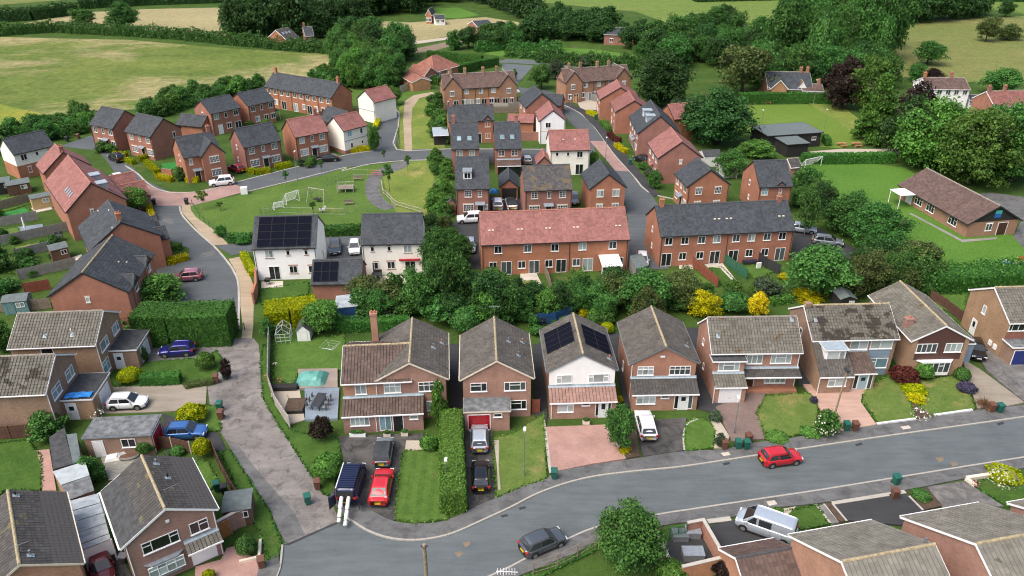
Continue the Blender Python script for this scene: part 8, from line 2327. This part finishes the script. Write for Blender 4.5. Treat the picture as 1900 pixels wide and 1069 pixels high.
rail_fence([B7(1295,830),B7(1415,808)],1.7,'metal_green','green metal gate of the brick bin yard',(.1,.5,1.0),.9,.03,.04,pickets=.12,name='gate')
brickwall([A4(1415,560),A4(1418,640),A4(1400,700)],1.7,'brick_estate','tall brick wall beside the sandy footpath and white house garden',cap='brick_estate')
brickwall([C1(1790,860),C1(1900,870)],1.2,'brick_estate','brick wall below the artificial lawn at the bend',cap='brick_estate')
brickwall([B2(1690,985),B2(1830,950),B2(1840,830)],.4,'stone_trim','low stone edging beside the pink paved drive',cap=None)
brickwall([C5(290,500),C5(420,545)],1.6,'brick_estate_orange','brick wall below the second cottage row',cap='brick_estate_orange')
# poles, lamps
def pole(top,z,lab,r=.13,cross=True):
  g = G(top,z); root = thing('telegraph_pole',lab,'pole',(g.x,g.y,0))
  mb = MB(); mb.tube([(0,0,0),(0,0,z)],[r*1.2,r],10); mb.build('shaft','pole_wood',root)
  if cross:
    for i in range(6):
      a = i * 1.05; mb = MB(); mb.tube([(.13*math.cos(a),.13*math.sin(a),z-.25),(.24*math.cos(a),.24*math.sin(a),z-.15)],.045,6); mb.build('insulator','metal_dark',root)
  return root
pole((787,1010),8.0,'weathered telegraph pole at the road junction')
g = G(B6(905,575),0); root = thing('street_lamp','wooden lamp pole leaning by the white blossomed shrub','street lamp',G(B6(845,840))); mb = MB(); mb.tube([(0,0,0),(.35,.2,6.2)],[.11,.08],8); mb.build('shaft','pole_wood',root); mb = MB(); mb.box(.2,.5,-.1,.6,6.2,6.4); mb.build('lantern','metal_dark',root)
for p_,h,lab in ((B7(275,370),5.2,'slim white lamp column on the worn lawn'),(B6(300,910),4.2,'slim grey column with white head on the block drive'),(B4(1248,480),3.4,'small lamp column standing in the tall clipped hedge'),(A1(1640,998),5.5,'dark lamp post at the edge of the park lawn'),(A2(1358,690),6.0,'lamp post beside the top of the curving road'),(A2(1553,900),5.0,'lamp post on the block paved stretch'),(A3(445,750),5.5,'lamp post on the left of the bowling green'),(A3(790,760),6.0,'lamp post beside the dark timber pavilion'),(A3(738,580),6.0,'lamp post at the far corner of the bowling green')):
  streetlamp(p_,h,lab,arm=.3,rz=1.5)
root = thing('tv_aerial','white tv aerial on a mast beside the south kerb','aerial',G((934,1058),7.5)*1.0); root.location.z = 0
mb = MB(); mb.tube([(0,0,0),(0,0,7.4)],.035,6); mb.build('mast','metal_white',root); mb = MB(); mb.tube([(-.5,0,7.4),(1.0,0,7.3)],.03,5); mb.build('boom','metal_white',root)
for i in range(7):
  mb = MB(); mb.tube([(-.4+i*.2,-.3,7.38),(-.4+i*.2,.3,7.38)],.018,4); mb.build('element','metal_white',root)
mb = MB(); mb.tube([G((1350,846))*0,V3((0,0,.95))],[.07,.06],8); o = mb.build('bollard','metal_dark',None); o.location = G(A4(1348,835)); tag(o,'dark bollard on the sandy footpath by the huge hedge','bollard')
# sheds and garden buildings
shed(A4(0,690),A4(145,675),2.2,'teal painted shed at the left edge',1.9,.4,'x','shed_teal','felt_green'); shed(C8(545,750),C8(755,700),2.4,'brown summer house with grey roof in the estate back garden',2.0,.4,'x','shed_brown','felt_green','summer_house'); shed(C8(330,180),C8(560,135),2.2,'new yellow timber garden office beside the red tiled house',2.1,.15,'x','fence_new','felt_green'); shed(C1(60,985),C1(330,940),3.0,'dark brown garden store below the cream and brick house',2.0,.3,'x','shed_brown','felt_green'); shed(C8(-60,5),C8(110,-20),3,'glazed garden room at the left edge below the cream and brick house',2.2,.3,'x','shed_dark','felt_green')
shed(B3(370,215),B3(498,210),2.1,'white playhouse with grey roof beside the greenhouse',1.6,.75,'y','shed_white','felt','playhouse',win=False); shed(B2(1560,620),B2(1770,590),2.4,'grey-green felt roofed shed behind the gate wall',2.0,.25,'x','shed_brown','felt_green'); quadroof('shed','blue shed with pale corrugated roof behind the solar garage','shed',[A5(60,720),A5(190,705),A5(197,635),A5(70,650)],2.1,'sheet_grey','shed_blue'); shed((1560,556),A6(985,668),2.5,'grey shed behind the mossy roofed house',2.0,.4,'y','shed_dark','felt_green'); shed(C6(130,665),C6(222,660),2.2,'low slate roofed store beside the white dormer house',1.9,.8,'y','brick_estate','felt',win=False)
quadroof('garage','green-grey flat topped store between the two terraces','garage',[(1180,500),(1204,492),(1190,470),(1168,474)],2.1,'felt_green','fence_grey')
# greenhouse
a,b1 = G(B3(205,335)),G(B3(330,325)); u = (b1-a).normalized(); W = (b1-a).length
root = thing('greenhouse','small white framed glass greenhouse in the rear garden','greenhouse',a,math.atan2(u.y,u.x)); D = 2.2; he,zr = 1.45,2.2
fr = [((x,y,0),(x,y,he))for x in (0,W/3,2*W/3,W)for y in (0,D)] + [((x,y,0),(x,y,he))for x in (0,W)for y in (D/3,2*D/3)] + [((0,y,he),(W/2,y,zr))for y in (0,D/2,D)] + [((W,y,he),(W/2,y,zr))for y in (0,D/2,D)] + [((0,0,he),(0,D,he)),((W,0,he),(W,D,he)),((W/2,0,zr),(W/2,D,zr)),((0,0,he),(W,0,he)),((0,0,.5),(W,0,.5)),((0,0,1),(W,0,1)),((0,D,he),(W,D,he))]
for p0,p1 in fr:
  mb = MB(); mb.tube([p0,p1],.017,4); mb.build('frame_bar','metal_white',root)
gm,nt,bb = newmat('clear_glass'); gl = nt.nodes.new('ShaderNodeBsdfTransparent'); gl.inputs[0].default_value = (.86,.92,.9,1); gg = nt.nodes.new('ShaderNodeBsdfGlossy'); gg.inputs['Roughness'].default_value = .08; mx = nt.nodes.new('ShaderNodeMixShader'); mx.inputs[0].default_value = .16; lk(nt,gl.outputs[0],mx.inputs[1]); lk(nt,gg.outputs[0],mx.inputs[2]); lk(nt,mx.outputs[0],nt.nodes['Material Output'].inputs[0]); M['clear_glass'] = gm
for q in ([(0,0,0),(W,0,0),(W,0,he),(W/2,0,zr),(0,0,he)],[(0,D,0),(W,D,0),(W,D,he),(W/2,D,zr),(0,D,he)],[(0,0,0),(0,D,0),(0,D,he),(0,0,he)],[(W,0,0),(W,D,0),(W,D,he),(W,0,he)],[(0,0,he),(0,D,he),(W/2,D,zr),(W/2,0,zr)],[(W,0,he),(W,D,he),(W/2,D,zr),(W/2,0,zr)]):
  mb = MB(); mb.face(q); mb.build('glass_pane','clear_glass',root)
# play equipment, goals
def goal(p0,p1,h,lab):
  a,b_ = G(p0),G(p1); d = b_ - a; root = thing('goal',lab,'goal',a,math.atan2(d.y,d.x)); W = d.length; D = h * .75
  for p,q in (((0,0,0),(0,0,h)),((W,0,0),(W,0,h)),((0,0,h),(W,0,h)),((0,0,h),(0,D,0)),((W,0,h),(W,D,0)),((0,D,0),(W,D,0)),((0,0,0),(0,D,0)),((W,0,0),(W,D,0))):
    mb = MB(); mb.tube([p,q],.055,6); mb.build('goal_bar','metal_white',root)
  mb = MB()
  for i in range(1,12): mb.tube([(W*i/12,0,h),(W*i/12,D,0)],.008,3,0,False); mb.tube([(0,D*i/12,h*(1-i/12)),(W,D*i/12,h*(1-i/12))],.008,3,0,False)
  o = mb.build('net','metal_white',root); o['kind'] = 'stuff'
goal(C7(1245,715),C7(1350,690),1.3,'smaller white football goal in the playground'); goal(C7(1380,655),C7(1520,610),2.0,'larger white football goal in the playground'); goal(A3(690,935),A3(780,915),2.0,'white football goal on the school field')
def frame(name,lab,cat,p,rz,bars,mats,boxes=()):
  root = thing(name,lab,cat,G(p),rz)
  for i,(a,b_,r_) in enumerate(bars):
    mb = MB(); mb.tube([a,b_],r_,6); mb.build('bar',mats[0],root)
  for (x0,x1,y0,y1,z0,z1,nm,m) in boxes:
    mb = MB(); mb.box(x0,x1,y0,y1,z0,z1); mb.build(nm,m,root)
  return root
frame('swing','timber basket swing in the playground','swing',C7(1720,620),-.35,[((-1.7,-.9,0),(-1.5,0,2.4),.06),((-1.7,.9,0),(-1.5,0,2.4),.06),((1.7,-.9,0),(1.5,0,2.4),.06),((1.7,.9,0),(1.5,0,2.4),.06),((-1.6,0,2.4),(1.6,0,2.4),.07),((-.4,0,2.4),(-.4,0,.6),.02),((.4,0,2.4),(.4,0,.6),.02)],['fence_pale'],[(-.6,.6,-.45,.45,.5,.6,'basket','rubber')])
frame('climbing_frame','timber climbing frame in the playground','climbing frame',A5(125,75),.1,[((x,y,0),(x,y,1.6),.07)for x in (-1.4,0,1.4)for y in (-.8,.8)]+[((-1.4,y,z),(1.4,y,z),.05)for y in (-.8,.8)for z in (.8,1.5)],['fence_pale'],[(-1.4,1.4,-.8,.8,.75,.8,'platform','fence_wood')])
def bench(p,rz,lab,m='fence_wood',table=False):
  bx = [(-.8,.8,-.2,.2,.40,.45,'seat',m),(-.7,-.62,-.2,.2,0,.4,'leg',m),(.62,.7,-.2,.2,0,.4,'leg',m)]
  bx = bx + ([(-.8,.8,.22,.27,.5,.9,'backrest',m)]if not table else [(-.9,.9,.45,1.15,.70,.75,'table_top',m),(-.8,.8,1.4,1.75,.40,.45,'seat',m),(-.1,.1,.5,1.1,0,.70,'leg',m)])
  frame('picnic_table' if table else 'bench',lab,'table' if table else 'bench',p,rz,[],[m],bx)
bench(A5(140,150),.2,'wooden bench on the playground lawn'); bench(A5(190,15),0,'wooden bench by the playground path'); bench(A3(905,812),.1,'picnic table beside the pavilion, closer to the clipped hedge','clay_pot',True); bench(A3(985,812),.1,'picnic table beside the gravel drive, closer to the cedar','clay_pot',True); bench(A3(488,572),0,'bench at the far hedge of the bowling green','clay_pot')
frame('spring_rider','white spring rider animal in the playground','spring rider',C7(1775,745),.4,[((0,0,0),(0,0,.5),.06)],['metal_dark'],[(-.5,.4,-.15,.15,.5,.85,'body','metal_white'),(.3,.6,-.12,.12,.8,1.2,'head','metal_white'),(-.35,-.1,-.2,.2,.85,.95,'saddle','plastic_black')])
frame('appliance','white cabinet left on the verge by the block paving','cabinet',C7(915,535),.25,[],['metal_white'],[(-.6,.6,-.45,.45,.03,1.3,'cabinet','metal_white'),(-.55,.55,-.48,-.452,.1,1.2,'door','upvc')])
# garden furniture and leftovers
def table_set(p,rz,lab,L=1.8,Wd=.9,top='canvas_dark',seat='bin_grey',n=3,h=.74):
  root = thing('garden_table',lab,'table',G(p),rz); root.location.z = .26
  mb = MB(); mb.box(-L/2,L/2,-Wd/2,Wd/2,h-.04,h); mb.build('table_top',top,root)
  for sx in (-1,1):
    for sy in (-1,1): mb = MB(); mb.box(sx*L*.42-.03,sx*L*.42+.03,sy*Wd*.38-.03,sy*Wd*.38+.03,0,h-.042); mb.build('leg',top,root)
  for i in range(n):
    for sy in (-1,1):
      q = root.matrix_basis if False else Matrix.Translation(root.location) @ Matrix.Rotation(rz,4,'Z') @ V3((-L/2+(i+.5)*L/n,sy*(Wd/2+.3),0))
      c = thing('garden_chair','garden chair drawn up to ' +lab[2 if lab.startswith('a ')else 0:],'chair',q,rz+(0 if sy<0 else math.pi),'chairs around ' +lab)
      for nm,bx in (('seat',(-.22,.22,-.22,.22,.40,.45)),('backrest',(-.22,.22,-.26,-.21,.45,.95)),('leg',(-.21,-.17,-.21,-.17,0,.4)),('leg',(.17,.21,-.21,-.17,0,.4)),('leg',(-.21,-.17,.17,.21,0,.4)),('leg',(.17,.21,.17,.21,0,.4))):
        mb = MB(); mb.box(*bx); mb.build(nm,seat,c)
table_set(B3(585,880),1.45,'dark dining table on the blue deck',2.4,1.0); table_set((700,520),0,'dark table on the cream house patio',1.4,.9,n=2,seat='canvas_dark'); table_set(C8(650,640),.3,'dark table on the estate patio',1.4,.9,n=2,seat='canvas_dark'); table_set((1003,600),.5,'dark bistro table behind the solar panelled gable',1.0,.8,'metal_dark','metal_dark',1)
def lump(name,p,w_,d,h,mat,lab,cat,z=0.0,rz=0.0,n=7):
  mb = MB(); N = n
  v = [[V3(((i/N-.5)*w_,(j/N-.5)*d,h*(1-max(abs(2*i/N-1),abs(2*j/N-1))**3)*random.uniform(.88,1.08)))for j in range(N+1)]for i in range(N+1)]
  for i in range(N):
    for j in range(N): mb.face([v[i][j],v[i+1][j],v[i+1][j+1],v[i][j+1]])
  o = mb.build(name,mat); o.location = G(p); o.location.z = z; o.rotation_euler.z = rz; return tag(o,lab,cat)
lump('pool_cover',B3(520,660),3.4,2.6,.9,'tarp_teal','turquoise tarpaulin draped over a heap on the brown deck','tarpaulin',.3); lump('tarpaulin',C6(555,555),1.6,1.2,.7,'tarp_blue','bright blue tarpaulin beside the small garage','tarpaulin')
lump('rubble_bag',B2(805,245),1.6,1.0,.5,'canvas_white','white covered bundle on the patio slabs','bundle',.1,.3)
root = thing('dinghy','small white dinghy lying on the patio slabs','dinghy',G(B2(915,240)),.3); mb = MB(); ring = [(math.cos(t)*1.1,math.sin(t)*.6)for t in [k*math.pi/7 for k in range(14)]]
for k in range(14):
  a,b_ = ring[k],ring[(k+1)%14]; mb.face([(a[0]*.75,a[1]*.7,.1),(b_[0]*.75,b_[1]*.7,.1),(b_[0],b_[1],.6),(a[0],a[1],.6)])
mb.build('hull','canvas_white',root); mb = MB(); mb.prism([(x*.85,y*.8)for x,y in ring],.2,.35); mb.build('deck','shed_brown',root)
root = thing('rotary_airer','empty rotary washing line on the rear lawn','washing line',G(B3(690,450))); mb = MB(); mb.tube([(0,0,0),(0,0,1.9)],.025,6); mb.build('mast','metal_grey',root)
for k in range(4): a = k * 1.571 + .5; mb = MB(); mb.tube([(0,0,1.3),(1.3*math.cos(a),1.3*math.sin(a),1.85)],.015,4); mb.build('arm','metal_grey',root)
mb = MB()
for s_ in (.4,.7,1.0):
  for k in range(4): a,c = k * 1.571 + .5,(k+1) * 1.571 + .5; mb.tube([(1.3*s_*math.cos(a),1.3*s_*math.sin(a),1.3+.55*s_),(1.3*s_*math.cos(c),1.3*s_*math.sin(c),1.3+.55*s_)],.008,3)
mb.build('line','metal_white',root)['kind'] = 'stuff'
for i,(x,y,w_,h) in enumerate(((1490,1010,1.7,1.0),(1400,870,1.3,.8),(1490,850,1.2,.9))):
  root = thing('storage_tank',('large grey storage bin in the brick yard','flat grey-green crate in the brick yard','small grey box in the brick yard')[i],'storage box',G(B7(x-30,y-60))); mb = MB(); mb.box(-w_/2,w_/2,-.5,.5,.02,h-.1); mb.build('body','bin_grey',root); mb = MB(); mb.box(-w_/2-.04,w_/2+.04,-.54,.54,h-.098,h); mb.build('lid','felt_green' if i ==1 else 'lead',root)
def gazebo(p,rz,W,D,h,mat,lab,cat='gazebo'):
  root = thing('gazebo',lab,cat,G(p),rz)
  for x in (-W/2,W/2):
    for y in (-D/2,D/2): mb = MB(); mb.tube([(x,y,0),(x,y,h)],.04,5); mb.build('post','metal_white',root)
  mb = MB(); q = [V3((x,y,h))for x,y in ((-W/2,-D/2),(W/2,-D/2),(W/2,D/2),(-W/2,D/2))]; t = V3((0,0,h+.6))
  for i in range(4): mb.face([q[i]*1.02,q[(i+1)%4]*1.02,t])
  mb.build('canopy',mat,root)
gazebo(C2(1440,460),.5,3.6,2.6,2.1,'canvas_white','white gazebo behind the long terrace'); gazebo(C4(905,500),.2,3.2,2.6,2.0,'canvas_white','white sail shade at the end of the cottage row'); gazebo(C2(1230,600),.6,2.6,2.2,2.0,'shed_dark','black garden canopy beside the meadow houses')
root = thing('parasol','closed white parasol on the estate deck','parasol',G(C8(285,530))); mb = MB(); mb.tube([(0,0,0),(0,0,.7),(0,0,2.3),(0,0,2.5)],[.03,.16,.10,.02],8); mb.build('folded_canopy','canvas_white',root); mb = MB(); mb.tube([(0,0,0),(0,0,.12)],.3,10); mb.build('base','post_conc',root)
frame('raised_bed','black netted raised bed beside the blue deck','raised bed',B3(360,940),.05,[((x,y,0),(x,y,.9),.03)for x in (-1,1)for y in (-.2,2.2)],['metal_dark'],[(-1,1,-.2,2.2,0,.45,'planter','shed_dark'),(-.95,.95,-.15,2.15,.45,.5,'soil','soil')])
frame('raised_bed','dark pergola planter between brown deck and curving fence','raised bed',B3(280,730),.05,[((x,0,0),(x,0,1.2),.03)for x in (-1.4,1.4)]+[((-1.4,0,1.2),(1.4,0,1.2),.03)],['metal_dark'],[(-1.4,1.4,-.4,.4,0,.6,'planter','shed_dark')])
frame('garden_sofa','purple and black garden daybed behind the slate terrace','sofa',A6(390,470),.1,[],['shed_dark'],[(-1.1,1.1,-.5,.5,0,.4,'base','shed_dark'),(-1.0,1.0,-.45,.45,.4,.5,'cushion','leaf_lav'),(-1.1,1.1,.45,.55,.4,.9,'backrest','shed_dark')])
frame('toy_slide','green and white toddler slide behind the slate terrace','toy',A6(440,505),.3,[],['bin_green'],[(-.4,.4,-.3,.3,0,.15,'base','leaf_bright'),(-.35,.35,.1,.3,.15,1.0,'ladder','upvc')])
for i,(x,y,c) in enumerate(((1800,480,'toy_blue'),(1782,508,'toy_red'),(1812,510,'upvc'),(1880,460,'toy_yellow'))): frame('toy',('blue play crate on the school field','red ride-on toy on the school field','white toy box on the school field','yellow play house roof on the school field')[i],'toy',A6(x,y),i,[],[c],[(-.5,.5,-.35,.35,.02,.5,'body',c),(-.3,.3,-.2,.2,.5,.8,'top',('upvc','toy_yellow','toy_blue','toy_red')[i])])
frame('deck_platform','grey play deck on the school field','deck',A6(1870,490),.3,[],['fence_grey'],[(-1.2,2.5,-.8,.8,.02,.3,'platform','fence_grey')])
frame('hot_tub','dark covered hot tub in the red terrace garden','hot tub',A5(1150,640),.1,[],['shed_dark'],[(-1.3,1.3,-1.1,1.1,0,.8,'cabinet','brown_clad'),(-1.35,1.35,-1.15,1.15,.8,.92,'cover','canvas_dark')])
for p_,lab,m in ((B4(625,90),'white planter trough under the front window of the L-shaped house','upvc'),(B4(832,92),'small stone planter by the L-shaped house door','stone_trim'),(B4(955,84),'second stone planter beyond the L-shaped house door','stone_trim'),(B5(978,905),'square stone planter by the pink lean-to house door','stone_trim')):
  root = thing('planter',lab,'planter',G(p_)); root.location.z = .17; wd = .8 if 'trough' in lab else .35; mb = MB(); mb.box(-wd,wd,-.2,.2,0,.4); mb.build('trough',m,root); put('foliage',CR['bush'][1],root,(0,0,.3),None,'leaf_mid',None,(wd*2,.5,.5))
frame('barbecue','round grey table top beside the carport','barbecue',B2(880,975),0,[((0,0,0),(0,0,.8),.05)],['metal_grey'],[(-.35,.35,-.35,.35,.8,.9,'grill','metal_grey')]); frame('barbecue','black kettle barbecue on the white house patio','barbecue',A4(1478,590),0,[((-.2,0,0),(-.2,0,.6),.03),((.2,0,0),(.2,0,.6),.03)],['metal_dark'],[(-.35,.35,-.35,.35,.6,1.0,'grill','plastic_black')])
